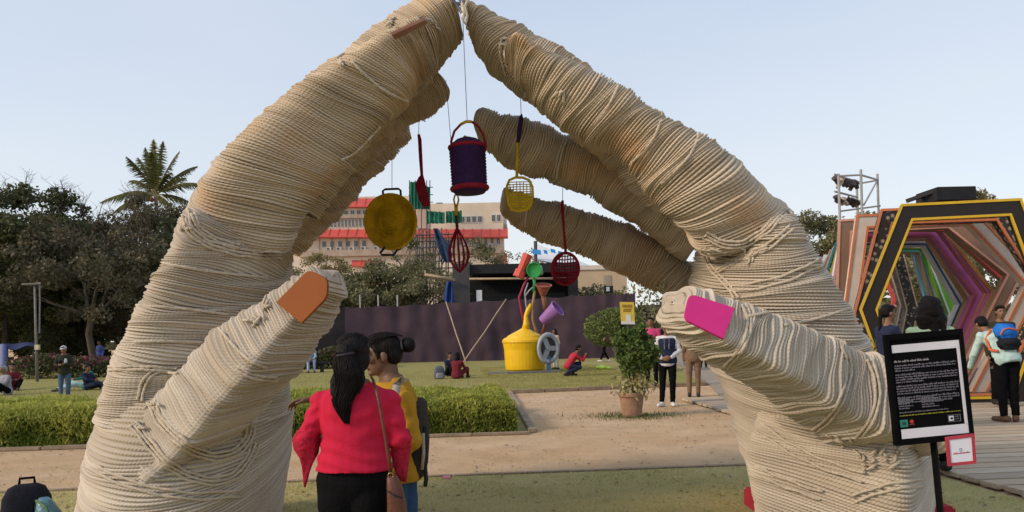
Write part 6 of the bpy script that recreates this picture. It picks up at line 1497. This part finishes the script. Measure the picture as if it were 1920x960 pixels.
# woman in white behind the wheel
b = Vector((PX(1041, 640, 31).x, 31, .01)); person('woman in pale kurta standing behind the grey wheel of the sculpture', b, yaw_to(-.8, -.6), pose(eR=(.25, -.1, 1.12), wR=(.26, -.05, .88)), BEIGEF, WHT, DSHOE, sc=.99, hair='long', hem=-.6, flare=.05)
# walker behind the round tree
b = GR(1120, 671); person('person in navy walking past the fence behind the round tree', b, yaw_to(1, .1), pose(aL=(-.1, .32, .09), kL=(-.1, .22, .50), aR=(.1, -.34, .13), kR=(.1, -.02, .49)), NAVY, NAVY, DSHOE, sc=1.02)
b = Vector((PX(1133, 640, 38).x, 38, .01)); person('person in dark clothes whose white shoes show under the round tree', b, yaw_to(-1, .2), pose(aL=(-.1, .2, .09), aR=(.1, -.2, .1)), MAR, BLKT, WSHOE, sc=1.0)
# seated pair below the poles
SIT = dict(pel=(0, 0, .12), che=(0, .05, .56), nek=(0, .07, .64), hed=(0, .10, .78), sL=(-.17, .05, .55), eL=(-.22, .2, .36), wL=(-.12, .38, .36), sR=(.17, .05, .55), eR=(.22, .2, .36), wR=(.12, .38, .36), hL=(-.1, .03, .13), kL=(-.22, .36, .34), aL=(-.12, .62, .09), hR=(.1, .03, .13), kR=(.22, .36, .34), aR=(.12, .62, .09))
b = GR(856, 711); person('person in maroon sitting on the lawn at the foot of the crossed poles', b, yaw_to(.4, 1), pose(**SIT), MAR, MAR, DSHOE, sc=1.05, hair='long', face=False)
b = GR(840, 707); person('person in dark clothes sitting on the lawn left of the person in maroon', b + Vector((0, .4, 0)), yaw_to(.6, -.8), pose(**SIT), NAVY, BLKT, DSHOE, sc=1.0)
# bag beside them
def rucksack(label, b, h, wdt, m, m2, rz=0.0, tilt=0.0, group=None):
    r_ = thing('backpack', label, 'backpack', b, rz, group); T_ = Matrix.Rotation(tilt, 3, 'X')
    mb = MB(); rr = []
    for u, kx, ky in ((0, .86, .8), (.12, 1, 1), (.5, 1, 1), (.8, .92, .85), (.95, .7, .6), (1, .42, .35)):
        rr.append([T_ @ V3((wdt / 2 * kx * (abs(math.cos(a)) ** .5) * (1 if math.cos(a) > 0 else -1), wdt * .32 * ky * (abs(math.sin(a)) ** .6) * (1 if math.sin(a) > 0 else -1), h * u)) for a in [2 * PI * t / 20 for t in range(20)]])
    mb.loft(rr); obj('bag_body', mb, m, r_, local=True, smooth=True)
    mb = MB(); rr = []
    for u, kx in ((.08, .8), (.14, .95), (.40, .95), (.48, .7)): rr.append([T_ @ V3((wdt * .40 * kx * (abs(math.cos(a)) ** .5) * (1 if math.cos(a) > 0 else -1), -wdt * .30 + wdt * .14 * (abs(math.sin(a)) ** .6) * (1 if math.sin(a) > 0 else -1), h * u)) for a in [2 * PI * t / 16 for t in range(16)]])
    mb.loft(rr); obj('front_pocket', mb, m2, r_, local=True, smooth=True)
    obj('handle', MB().tube([T_ @ V3(q) for q in ((-.05, .03, h * .97), (-.045, .03, h * 1.08), (.045, .03, h * 1.08), (.05, .03, h * .97))], .011, 7), m2, r_, local=True, smooth=True)
    for sx in (-1, 1): obj('strap', MB().tube([T_ @ V3(q) for q in ((sx * wdt * .25, wdt * .26, h * .92), (sx * wdt * .3, wdt * .42, h * .6), (sx * wdt * .34, wdt * .30, h * .1))], .018, 6), m2, r_, local=True, smooth=True)
    return r_
rucksack('grey backpack on the lawn beside the seated pair', GR(824, 711), .46, .36, fab('bag_grey', (0.10, 0.11, 0.14)), GREYF, .3)
# seated figure under the brown-nailed thumb
bn = thing('low_bench', 'low dark bench at the foot of the fence under the brown nailed thumb', 'bench', GR(572, 699))
for x in (-.75, .75): obj('leg', MB().box((bn.location.x + x, bn.location.y, .19), (.08, .36, .38)), M_BLACK, bn)
obj('seat', MB().box((bn.location.x, bn.location.y, .42), (1.9, .42, .08)), M_BLACK, bn, bevel=.01)
BS = dict(pel=(0, 0, .52), che=(0, .16, .94), nek=(0, .22, 1.01), hed=(0, .30, 1.13), sL=(-.17, .15, .92), eL=(-.2, .3, .70), wL=(-.08, .48, .62), sR=(.17, .15, .92), eR=(.2, .3, .70), wR=(.08, .48, .62), hL=(-.1, .02, .53), kL=(-.13, .42, .54), aL=(-.13, .40, .09), hR=(.1, .02, .53), kR=(.13, .42, .54), aR=(.13, .46, .09))
person('person in light blue bending forward on the low bench under the brown nailed thumb', bn.location + Vector((.28, -.05, 0)), yaw_to(.3, -1), pose(**BS), LBLUE, LBLUE, DSHOE, sc=1.0)
person('person in dark top and blue jeans on the left end of the low bench', bn.location + Vector((-.45, -.05, 0)), yaw_to(-.2, -1), pose(**BS), BLKT, JEAN, DSHOE, sc=1.0)
# left side of the lawn
b = GR(122, 753)
j = pose(eL=(-.23, .06, 1.12), wL=(-.06, .25, 1.15), eR=(.23, .06, 1.12), wR=(.10, .26, 1.13), aL=(-.08, 0, .09), aR=(.1, .06, .09), hed=(0, .05, 1.585), face=(.2, 1, -.25))
p, k, R_ = person('boy in black jacket with pale cap standing on the left lawn behind the clipped hedge', b, yaw_to(.35, -1), j, OLIVEF, JEAN, WSHOE, sc=.86, vox=.018)
mb = MB(); mb.ell(k(0, -.01, .062), (.088, .1, .07), R_); mb.ell(k(0, .10, .055), (.06, .06, .012), R_); obj('cap', mb, mat('pale_cap', (0.42, 0.42, 0.45), .8), p, local=True, smooth=True)
obj('chest_print', MB().ell((-.06, .118, 1.24), (.05, .02, .09), None, 10, 7), WHT, p, local=True, smooth=True); obj('phone', MB().box((.02, .34, 1.18), (.08, .012, .15)), BLKT, p, local=True)
b = GR(14, 741); person('person in grey hooded top sitting on the lawn at the left edge', b, yaw_to(-.5, -1), pose(**SIT), GREYF, BLKT, WSHOE, sc=1.0, hairm=GREYF, hair='short')
b = GR(-3, 735); person('person in dark red sitting behind the grey hooded one at the left edge', b + Vector((0, .7, 0)), yaw_to(.5, -.7), pose(**SIT), MAR, BLKT, DSHOE, sc=1.0)
LIE = dict(pel=(0, 0, .14), che=(.12, .06, .52), nek=(.14, .08, .60), hed=(.16, .14, .72), sL=(-.05, .05, .51), eL=(-.2, .14, .28), wL=(-.26, .2, .06), sR=(.29, .06, .5), eR=(.34, .26, .36), wR=(.2, .42, .34), hL=(-.1, .05, .13), kL=(-.2, .48, .2), aL=(-.34, .85, .08), hR=(.1, .05, .13), kR=(.1, .5, .24), aR=(-.1, .9, .08))
b = GR(172, 731); person('woman in teal sari sitting on the lawn by the edge of the left rope hand', b, yaw_to(-1, -.5), pose(**LIE), TEALF, MINT, DSHOE, sc=1.05, hair='bun')
b = GR(150, 734); person('person in navy reclining on the lawn left of the woman in teal', b + Vector((0, .5, 0)), yaw_to(1, -.3), pose(**LIE), NAVY, NAVY, WSHOE, sc=1.0)
b = GR(188, 699); person('person in blue shirt standing at the far lawn edge by the left rope hand', b, yaw_to(-.3, -1), pose(), BLUEF, GREYF, DSHOE, sc=.95)
# visitors by the tunnel
b = Vector((PX(1663, 640, 10.4).x, 10.4, .07))
j = pose(eR=(.25, .10, 1.18), wR=(.20, .34, 1.28), eL=(-.22, .06, 1.12), wL=(-.06, .3, 1.22), face=(0, 1, 0))
p, k, R_ = person('woman in navy with sunglasses on her hair, in profile behind the information board', b, yaw_to(1, .1), j, NAVY, BLKT, DSHOE, sc=1.03, hair='tail', vox=.014)
obj('sunglasses', MB().box(k(0, .072, .098), (.13, .03, .035), R_), mat('pink_lens', (0.45, 0.22, 0.25), .3), p, local=True, bevel=.008)
obj('phone', MB().box((.17, .44, 1.34), (.075, .012, .15)), BLKT, p, local=True)
b = Vector((PX(1745, 640, 7.6).x, 7.6, .07))
p, k, R_ = person('woman with long black hair and pale green top seen from behind above the information board', b, yaw_to(.1, 1), pose(), PALEG, BLKT, DSHOE, sc=1.02, hair='long', vox=.014, face=False)
mb = MB(); mb.ell(k(0, -.04, .0), (.125, .115, .135), R_); mb.ell(k(-.05, -.06, -.12), (.09, .08, .12), R_); mb.ell(k(.06, -.06, -.13), (.085, .08, .13), R_); obj_me = remesh(mb, .012, 2, fn=wrinkle(.01, .022)); meshobj('loose_hair', obj_me, HAIR, p)
b = GR(1890, 800); b.z = .07
j = pose(pel=(0, -.02, .92), che=(-.05, .22, 1.27), nek=(-.08, .30, 1.32), hed=(-.12, .40, 1.42), sL=(-.23, .22, 1.25), eL=(-.31, .28, .98), wL=(-.30, .40, .78), sR=(.13, .22, 1.26), eR=(.24, .30, 1.0), wR=(.14, .42, .84), face=(0, .8, -.6), aL=(-.04, .02, .09), aR=(.13, .03, .09), kL=(-.06, .03, .49), fL=(-.6, 1, 0), fR=(.5, 1, 0))
p, k, R_ = person('person in mint patterned shirt bending forward on the deck under a blue backpack', b, yaw_to(.05, 1), j, MINT, BLKT, BRSANDAL, sc=1.03, hair='short', vox=.014, face=False)
T_ = Matrix.Rotation(-.55, 3, 'X'); o0 = V3((-.02, -.06, 1.20)); BPB = fab('pack_blue', (0.02, 0.16, 0.55)); BPK = fab('pack_black', (0.015, 0.017, 0.022)); BPO = fab('pack_orange', (0.60, 0.14, 0.04))
def rb(c, s_): return MB().box(o0 + T_ @ V3(c), s_, T_)
pk = thing('backpack', 'blue and black backpack with orange piping on the back of the bending person', 'backpack', b + Matrix.Rotation(yaw_to(.05, 1), 3, 'Z') @ o0 * 1.03, yaw_to(.05, 1))
def rb(c, s_): return MB().box(T_ @ V3(c), s_, T_)
obj('pocket', rb((0, -.02, .12), (.30, .17, .25)), BPB, pk, local=True, bevel=.05, smooth=True); obj('bag_body', rb((0, .0, -.07), (.31, .16, .18)), BPK, pk, local=True, bevel=.045, smooth=True)
obj('piping', MB().tube([T_ @ V3(q) for q in ((-.14, -.10, .02), (-.08, -.112, .10), (0, -.115, .125), (.08, -.112, .11), (.14, -.10, .09))], .012, 6), BPO, pk, local=True, smooth=True)
for sx in (-1, 1): obj('strap', MB().tube([T_ @ V3(q) for q in ((sx * .13, .08, .22), (sx * .19, .17, .12), (sx * .20, .16, -.08), (sx * .15, .07, -.16))], .020, 6), BPO, pk, local=True, smooth=True)
b = Vector((PX(1876, 640, 13.2).x, 13.2, .11)); person('person in dark clothes standing in the tunnel beyond the bending one', b, yaw_to(-.3, -1), pose(), OLIVEF, BLKT, DSHOE, sc=1.02)
# ================================================================== THE TWO WOMEN IN FRONT
ROSE = mat('fabric_rose_red', (0.46, 0.013, 0.045), .85, .10, 5, .2, 120, spec=.15); LACE = mat('rose_lace', (0.36, 0.010, 0.035), .9, .35, 60, .5, 140)
dA = 3.6; kA = dA / F; rA = Vector((PX(660, 640, dA).x, dA, 0))
def la(px, py, y=0.0):
    q = PX(px, py, dA) - rA; return V3((q.x, y, q.z))
j = pose(pel=(0, 0, .86), che=(.015, 0, 1.265), nek=(.012, .0, 1.335), hed=(0.0, .02, 1.448), sL=la(606, 757), eL=la(573, 828, -.02), wL=(-.17, .22, 1.02), sR=la(729, 754), eR=la(749, 822, -.02), wR=(.18, .20, .98),
    hL=(-.085, 0, .84), kL=(-.09, .02, .46), aL=(-.09, -.02, .09), hR=(.085, 0, .84), kR=(.09, .02, .46), aR=(.095, -.02, .09), face=(-.25, .97, -.05))
wp = thing('person', 'woman in rose red blouse with a long black ponytail, seen from behind', 'person', rA, 0, 'two women talking in front')
mb = MB(); k, R_ = head(mb, j, .97); torso(mb, j)
for q, sd in (('L', 1), ('R', -1)):
    arm(mb, j, q, 0, 2 - 1e-3, (.040, .034, .027)); leg(mb, j, q, -.006); dv = (j['w' + q] - j['e' + q]).normalized(); hand(mb, j['w' + q], dv, V3((0, .2, -1)), .95, .5, sd); foot(mb, j['a' + q], V3((0, 1, 0)))
meshobj('body', remesh(mb, .0075, 3), SKIN2, wp)
def folds(co, no):
    x, y, z = co[:, 0], co[:, 1], co[:, 2]; h = np.zeros(len(co))
    low = np.clip((1.12 - z) / .25, 0, 1)
    h += low * .008 * np.sin((z + .10 * x + .02 * np.sin(14 * x)) * 95) * np.exp(-((z - .99) / .10) ** 2)
    h += .0055 * np.sin((z - .5 * np.abs(x)) * 55 + 3 * x) * np.exp(-((z - 1.12) / .08) ** 2) * np.clip(np.abs(x) / .12, 0, 1)
    sl = np.clip((np.abs(x - .01) - .15) / .04, 0, 1); h += sl * .0032 * np.sin((z + .35 * np.abs(x)) * 110)
    q = np.array([mnoise.noise(Vector((a * 6, b * 6, c * 8))) + .5 * mnoise.noise(Vector((a * 13, b * 13, c * 18))) for a, b, c in co]); h += q * .0055
    return co + no * h[:, None]
mb = MB(); torso(mb, j, .018, lo=.2, hi=1.13, sx=1.0)
up = V3((0, 0, 1)); mb.loft([[V3((cx + rx * math.cos(a), ry * math.sin(a) - .01, z)) for a in [2 * PI * t / 24 for t in range(24)]] for z, rx, ry, cx in ((.915, .182, .142, .0), (.945, .181, .138, .0), (1.0, .168, .122, .004), (1.06, .158, .116, .006), (1.12, .158, .118, .008), (1.2, .168, .115, .012))])
for q in 'LR': arm(mb, j, q, .013, 1.35)
for q in 'LR': mb.capsule(j['nek'].lerp(j['s' + q], .28) + V3((0, -.01, -.012)), j['s' + q] + V3((0, 0, -.005)), .054, .050, 10)
meshobj('blouse', remesh(mb, .0075, 4, fn=folds), ROSE, wp)
def bell(rows, m, dep0, name='bell_sleeve', seed=0):
    mb = MB(); rings = []
    for i, (cx, cy, rx) in enumerate(rows):
        c = la(cx, cy, dep0); r_ = rx * kA
        rings.append([c + V3((r_ * math.cos(a) * (1 + .10 * math.sin(5 * a + seed) * (i > 0)), max(.012, r_ * .85) * math.sin(a) * (1 + .12 * math.sin(4 * a + i)), .012 * math.sin(3 * a) * (i > 1))) for a in [2 * PI * t / 28 for t in range(28)]])
    mb.loft(rings); return obj(name, mb, m, wp, local=True, smooth=True)
bell([(580, 806, 22), (574, 822, 25), (574, 836, 24), (579, 852, 18), (577, 868, 11), (575, 884, 7), (574, 898, 4.5), (573, 908, 2)], LACE, -.01)
bell([(747, 806, 18), (750, 822, 20), (750, 840, 18), (750, 862, 15), (752, 884, 11), (755, 902, 6)], LACE, .02, seed=2)
mb = MB(); torso(mb, j, .016, lo=-.3, hi=.25)
for q in 'LR': leg(mb, j, q, .022, .95)
mb.ell(V3((-.07, -.035, .76)), (.105, .098, .12)); mb.ell(V3((.07, -.035, .76)), (.105, .098, .12))
meshobj('trousers', remesh(mb, .010, 4), BLKT, wp)
for q in 'LR':
    mb = MB(); a = j['a' + q]; mb.capsule(a + V3((0, -.05, -.043)), a + V3((0, .14, -.052)), .048, .038, 10); meshobj('shoe', remesh(mb, .014, 2), DSHOE, wp)
# hair: smooth cap drawn back into a pony tail of separate locks
mb = MB(); mb.ell(k(0, -.022, .036), (.081, .094, .088), R_); mb.ell(k(0, .03, .075), (.064, .055, .036), R_); mb.ell(k(0, -.045, -.015), (.079, .066, .070), R_); mb.ell(la(655, 662, -.085), (.045, .04, .05))
tail = [(655, 660, 15, -.10), (658, 676, 21, -.118), (664, 694, 26, -.125), (666, 712, 24, -.125), (660, 730, 20, -.125), (653, 748, 17, -.128), (655, 766, 12, -.13), (662, 788, 4, -.13)]
mb.loft([[la(cx, cy, dy) + V3((rx * kA * math.cos(a), rx * kA * .6 * math.sin(a), 0)) for a in [2 * PI * t / 16 for t in range(16)]] for cx, cy, rx, dy in tail])
mb.tube([la(640, 690, -.07), la(634, 712, -.10), la(635, 735, -.12), la(645, 748, -.125)], [.012, .016, .013, .005], 8)
mb.tube([la(683, 690, -.06), la(688, 712, -.10), la(682, 735, -.12)], [.014, .014, .005], 8)
hr = meshobj('hair', remesh(mb, .007, 2), HAIR, wp)
R = random.Random(5); mb = MB()
for t in range(90):
    o = R.uniform(-1, 1); w_ = R.uniform(-.25, .25); ph = R.uniform(0, 6); a = math.acos(max(-1, min(1, o))); n0 = R.choice((0, 0, 0, 1, 2))
    P = [la(cx + rx * (o + w_ * i / 7) * 1.0, cy + R.uniform(-1, 1), dy) + V3((.003 * math.sin(ph + i), -rx * kA * .6 * math.sin(a) - .0005, 0)) for i, (cx, cy, rx, dy) in enumerate(tail[n0:R.choice((6, 7, 8))])]
    if len(P) > 2:
        K = resample([[*p, 0, 0, 0] for p in P], 14)[:, :3]; mb.tube([Vector(q) for q in K], [.0026] * 12 + [.002, .001], 4)
for t in range(70):
    u = R.uniform(-1.25, 1.25); P = []
    for i in range(7):
        v = i / 6; q = k(.084 * math.sin(u) * math.cos(v * 1.2), -.022 - .096 * math.cos(u * (1 - v * .8)) * (.5 + .5 * v), .036 + .09 * math.cos(.3 + v * 1.1) * math.cos(u * .8) - .02 * v); P.append(q)
    mb.tube(P, .0022, 4)
obj('hair_strands', mb, HAIR, hr, local=True, smooth=True, kind='stuff')
obj('hair_band', MB().tube([la(655, 664, -.10) + V3((.040 * math.cos(a), .030 * math.sin(a), .006 * math.cos(a))) for a in [2 * PI * t / 20 for t in range(21)]], .007, 6), mat('dark_band', (0.03, 0.02, 0.03), .6), wp, local=True, smooth=True)
obj('earring', MB().tube([la(626, 700, .02), la(625, 712, .02)], .006, 6), mat('brass', (0.35, 0.2, 0.06), .35, metal=1), wp, local=True)
# brown shoulder bag
LEA = mat('brown_leather', (0.095, 0.030, 0.016), .5, .2, 10, .2, 60, spec=.4)
hb = thing('shoulder_bag', 'brown leather shoulder bag hanging at the right side of the woman in red', 'bag', rA + V3((.23, -.12, .55)))
def lw(px, py, y): return rA + la(px, py, y)
obj('strap', MB().loft([[lw(cx - w_ / 2, cy, y), lw(cx + w_ / 2, cy, y), lw(cx + w_ / 2, cy, y + .006), lw(cx - w_ / 2, cy, y + .006)] for cx, cy, w_, y in ((694, 706, 4, .02), (704, 712, 5, -.06), (714, 726, 5, -.125), (721, 750, 5, -.15), (727, 780, 5, -.158), (733, 815, 5, -.16), (739, 850, 5, -.165), (742, 880, 4, -.165))]), LEA, hb, smooth=True)
mb = MB(); rr = []
for cy, cx, rx in ((878, 743, 5), (884, 744, 9), (900, 748, 13), (930, 752, 16), (960, 754, 18), (1000, 756, 19), (1020, 756, 16)): rr.append([lw(cx, cy, -.14) + V3((rx * kA * abs(math.cos(a)) ** .6 * (1 if math.cos(a) > 0 else -1), .05 * abs(math.sin(a)) ** .6 * (1 if math.sin(a) > 0 else -1) * min(1, rx / 14), 0)) for a in [2 * PI * t / 20 for t in range(20)]])
obj('bag_body', mb.loft(rr), LEA, hb, smooth=True); obj('ring', MB().tube([lw(743, 880, -.165) + V3((.012 * math.cos(a), 0, .014 * math.sin(a))) for a in [2 * PI * t / 14 for t in range(15)]], .003, 6), MATS['brass'], hb, smooth=True)
obj('zip', MB().tube([lw(738, 905, -.185), lw(750, 912, -.195), lw(766, 918, -.18)], .004, 5), DSHOE, hb)

# woman in mustard yellow, facing left
MUS = mat('fabric_mustard', (0.36, 0.195, 0.018), .88, .12, 6, .2, 120, spec=.15)
dB = 4.1; kB = dB / F; rB = Vector((PX(745, 640, dB).x, dB, 0)); RZ = yaw_to(-1, .12); Mi = Matrix.Rotation(-RZ, 3, 'Z')
def lb(px, py, away=0.0): q = PX(px, py, dB + away) - rB; return Mi @ V3((q.x, q.y, q.z))
j = pose(pel=(0, .02, .85), che=(0, .03, 1.255), nek=(0, .055, 1.33), hed=lb(717, 667, .0), sL=lb(758, 755, -.16), eL=lb(774, 828, -.19), wL=lb(738, 868, -.17), sR=lb(735, 748, .15), eR=lb(668, 800, .26), wR=lb(598, 748, .24),
    hL=(-.085, .02, .84), kL=(-.09, .03, .46), aL=(-.09, -.02, .09), hR=(.085, .02, .84), kR=(.09, .0, .46), aR=(.09, .02, .09), face=Mi @ V3((-1, -.12, -.12)))
yp_ = thing('person', 'woman in mustard yellow top with a hair bun talking to the woman in red', 'person', rB, RZ, 'two women talking in front')
mb = MB(); k, R_ = head(mb, j, .98); torso(mb, j)
mb.capsule(j['nek'] + V3((0, -.02, -.04)), k(0, -.03, -.05), .052, .046, 12)
for q, sd in (('L', 1), ('R', -1)):
    arm(mb, j, q, 0, 2 - 1e-3, (.042, .036, .027)); leg(mb, j, q); dv = (j['w' + q] - j['e' + q]).normalized()
    if q == 'R': hand(mb, j['w' + q], Mi @ V3((-1, -.05, -.06)), Mi @ V3((-.1, -.25, -1)), 1.18, .5, sd)
    else: hand(mb, j['w' + q], dv, V3((.4, .2, -1)), .95, .5, sd)
    foot(mb, j['a' + q], V3((0, 1, 0)))
# brow ridge, eyelids, lips, chin, nostrils
mb.capsule(k(-.05, .070, .028), k(.05, .070, .028), .012, .012, 8); mb.ell(k(0, .088, -.050), (.020, .010, .006), R_, 10, 7); mb.ell(k(0, .087, -.062), (.018, .010, .007), R_, 10, 7); mb.ell(k(0, .074, -.090), (.022, .020, .016), R_, 10, 7)
for sx in (-1, 1): mb.ell(k(sx * .013, .093, -.024), (.010, .010, .008), R_, 8, 6); mb.ell(k(sx * .032, .070, .008), (.020, .014, .013), R_, 10, 7)
meshobj('body', remesh(mb, .0062, 3), SKIN2, yp_)
for sx in (-1, 1):
    obj('eyeball', MB().ell(k(sx * .033, .0785, .007), (.0135, .007, .0055), R_, 10, 7), EYEW, yp_, local=True, smooth=True); obj('iris', MB().ell(k(sx * .033, .0845, .007), (.0062, .0022, .0052), R_, 10, 7), EYEM, yp_, local=True, smooth=True)
    obj('eyelid', MB().tube([k(sx * .019, .0825, .006), k(sx * .030, .087, .0125), k(sx * .047, .077, .0085)], .0028, 6), EYEM, yp_, local=True, smooth=True); obj('eyebrow', MB().tube([k(sx * .014, .0865, .030), k(sx * .033, .0845, .0365), k(sx * .053, .072, .030)], [.0035, .0045, .002], 6), HAIR, yp_, local=True, smooth=True)
obj('mouth', MB().ell(k(0, .0975, -.056), (.019, .0025, .0075), R_, 10, 7), mat('lip_brown', (0.17, 0.055, 0.045), .5, .1), yp_, local=True, smooth=True)
mb = MB(); mb.ell(k(0, -.022, .042), (.081, .094, .086), R_); mb.ell(k(0, .034, .082), (.062, .050, .036), R_); mb.ell(k(0, -.055, .0), (.076, .060, .062), R_); mb.ell(k(0, -.150, .040), (.044, .042, .045), R_)
for sx in (-1, 1): mb.capsule(k(sx * .070, .028, .045), k(sx * .076, .022, -.018), .013, .007, 8)
hr = meshobj('hair', remesh(mb, .007, 2), HAIR, yp_)
mb = MB()
for t in range(60):
    u = R.uniform(-1.4, 1.4); P = []
    for i in range(7):
        v = i / 6; x = .084 * math.sin(u) * (1 - .75 * v ** 2); P.append(k(x, .06 - .19 * v, .042 + .090 * math.sqrt(max(0, 1 - (x / .085) ** 2)) * math.cos((v - .35) * 1.5)))
    mb.tube(P, .002, 4)
obj('hair_strands', mb, HAIR, hr, local=True, smooth=True, kind='stuff')
obj('hair_tie', MB().tube([k(.026 * math.cos(a), -.112, .040 + .028 * math.sin(a)) for a in [2 * PI * t / 18 for t in range(19)]], .008, 6), mat('grey_tie', (0.10, 0.09, 0.09), .6), yp_, local=True, smooth=True)
mb = MB(); torso(mb, j, .020, lo=-.22, hi=1.13, flare=.03)
for q in 'LR': arm(mb, j, q, .013, 1.55 if q == 'L' else 1.45); mb.capsule(j['nek'].lerp(j['s' + q], .3) + V3((0, -.01, -.015)), j['s' + q] + V3((0, 0, -.005)), .055, .056, 10)
def folds2(co, no):
    h = np.array([mnoise.noise(Vector((a * 7 + c * 6, b * 7 - c * 5, c * 11))) + .5 * mnoise.noise(Vector((a * 15, b * 15 + c * 9, c * 22))) for a, b, c in co]) * .007
    h += .003 * np.sin((co[:, 2] + .6 * co[:, 1]) * 70) * (co[:, 0] < -.12); return co + no * h[:, None]
meshobj('top', remesh(mb, .008, 4, fn=folds2), MUS, yp_)
mb = MB(); torso(mb, j, .012, lo=-.3, hi=.25)
for q in 'LR': leg(mb, j, q, .016, .95)
meshobj('jeans', remesh(mb, .010, 3, fn=wrinkle(.01, .005)), fab('dark_jeans', (0.025, 0.06, 0.13)), yp_)
for q in 'LR':
    mb = MB(); a = j['a' + q]; mb.capsule(a + V3((0, -.05, -.043)), a + V3((0, .14, -.052)), .048, .038, 10); meshobj('shoe', remesh(mb, .014, 2), BRSANDAL, yp_)
bkp = thing('backpack', 'dark backpack with grey straps on the back of the woman in mustard yellow', 'backpack', rB + V3((.16, .02, .80)), RZ)
def bl(px, py, away): q = PX(px, py, dB + away) - bkp.location; return Mi @ V3((q.x, q.y, q.z))
DPK = fab('pack_dark', (0.035, 0.03, 0.026)); STR = mat('grey_webbing', (0.33, 0.29, 0.24), .85, .1, 30, .3, 120)
mb = MB(); rr = []
for cy, cx, rx, ry in ((746, 784, 8, .05), (754, 785, 14, .11), (790, 786, 16, .15), (830, 787, 16, .16), (870, 786, 15, .15), (890, 784, 12, .12), (896, 783, 8, .06)): rr.append([bl(cx, cy, .02) + Mi @ V3((rx * kB * abs(math.cos(a)) ** .6 * (1 if math.cos(a) > 0 else -1), ry * abs(math.sin(a)) ** .7 * (1 if math.sin(a) > 0 else -1), 0)) for a in [2 * PI * t / 22 for t in range(22)]])
obj('bag_body', mb.loft(rr), DPK, bkp, local=True, smooth=True)
obj('side_strap', MB().tube([bl(797, 800, -.10), bl(800, 840, -.11), bl(797, 875, -.10), bl(799, 900, -.09), bl(797, 912, -.09)], .012, 6), DPK, bkp, local=True, smooth=True); obj('side_stripe', MB().tube([bl(793, 812, -.13), bl(794, 850, -.14), bl(791, 880, -.12)], .010, 6), STR, bkp, local=True, smooth=True)
def ribbon(pts, w_): 
    P = [bl(*q) for q in pts]; mbx = MB(); rings = []
    for i, p in enumerate(P):
        t_ = (P[min(i + 1, len(P) - 1)] - P[max(i - 1, 0)]).normalized(); cam_dir = Mi @ V3((0, -1, 0)); sdv = t_.cross(cam_dir).normalized() * w_ / 2; rings.append([p - sdv, p + sdv, p + sdv - cam_dir * .008, p - sdv - cam_dir * .008])
    return mbx.loft(rings)
obj('shoulder_strap', ribbon([(762, 716, .0), (752, 713, -.12), (744, 722, -.21), (740, 742, -.255), (739, 765, -.27), (742, 790, -.275), (752, 815, -.26), (768, 836, -.20)], .042), STR, bkp, local=True, smooth=True)

# bags lying in the lower left corner
b1 = rucksack('black rucksack standing on the near lawn in the lower left corner', Vector((PX(50, 960, 5.5).x, 5.5, .012)), .50, .34, fab('pack_blackish', (0.012, 0.013, 0.020)), BLKT, .5, -.10)
b2 = thing('sling_bag', 'teal and grey shiny bag leaning against the right side of the black rucksack', 'bag', Vector((PX(96, 960, 5.45).x, 5.45, .012)), -.2)
M_TB = mat('teal_shiny', (0.06, 0.16, 0.20), .3, .25, 12, .2, 40, spec=.6)
mb = MB(); rr = []
for z, rx, ry, ox in ((0, .10, .06, 0), (.06, .13, .08, 0), (.18, .13, .085, -.01), (.30, .105, .07, -.03), (.38, .06, .05, -.055), (.41, .03, .03, -.06)): rr.append([V3((ox + rx * math.cos(a), ry * math.sin(a), z)) for a in [2 * PI * t / 20 for t in range(20)]])
obj('bag_body', mb.loft(rr), M_TB, b2, local=True, smooth=True); obj('piping', MB().tube([V3(q) for q in ((-.07, -.06, .40), (.03, -.075, .36), (.09, -.085, .22), (.12, -.08, .05))], .009, 6), mat('green_piping', (0.06, 0.14, 0.04), .5), b2, local=True, smooth=True); obj('trim', MB().tube([V3(q) for q in ((-.10, -.05, .38), (-.11, -.075, .2), (-.09, -.075, .05))], .010, 6), BLKT, b2, local=True, smooth=True)
b3 = thing('folded_jacket', 'dark maroon folded jacket on the lawn at the lower left edge', 'jacket', Vector((PX(8, 960, 5.5).x, 5.5, .012)))
mb = MB(); mb.ell(b3.location + V3((0, 0, .12)), (.22, .2, .14)); mb.ell(b3.location + V3((-.1, -.05, .22)), (.14, .14, .08)); mb.ell(b3.location + V3((.08, -.1, .08)), (.16, .14, .09)); me = remesh(mb, .02, 2, fn=wrinkle(.02, .03)); me.transform(Matrix.Translation(-b3.location)); meshobj('cloth', me, MAR, b3)
# small things lying about
lit = obj('litter_wrapper', MB().prism([GR(829, 900), GR(843, 901), GR(845, 896), GR(833, 894)], (0, 0, .025)), mat('pink_wrapper', (0.42, 0.12, 0.16), .5)); tag(lit, 'small pink wrapper lying on the near lawn edge', 'litter')
lg = GR(1128, 693); lb_ = remesh(MB().ell(lg + V3((0, 0, .09)), (.26, .14, .09)).ell(lg + V3((.28, 0, .06)), (.14, .1, .06)), .03, 2, fn=wrinkle(.03, .03)); lb_.transform(Matrix.Translation(-lg)); o = meshobj('lime_bag', lb_, mat('lime_plastic', (0.38, 0.60, 0.06), .5, .1)); o.location = lg; tag(o, 'bright lime plastic bag lying on the far lawn by the round tree', 'bag')
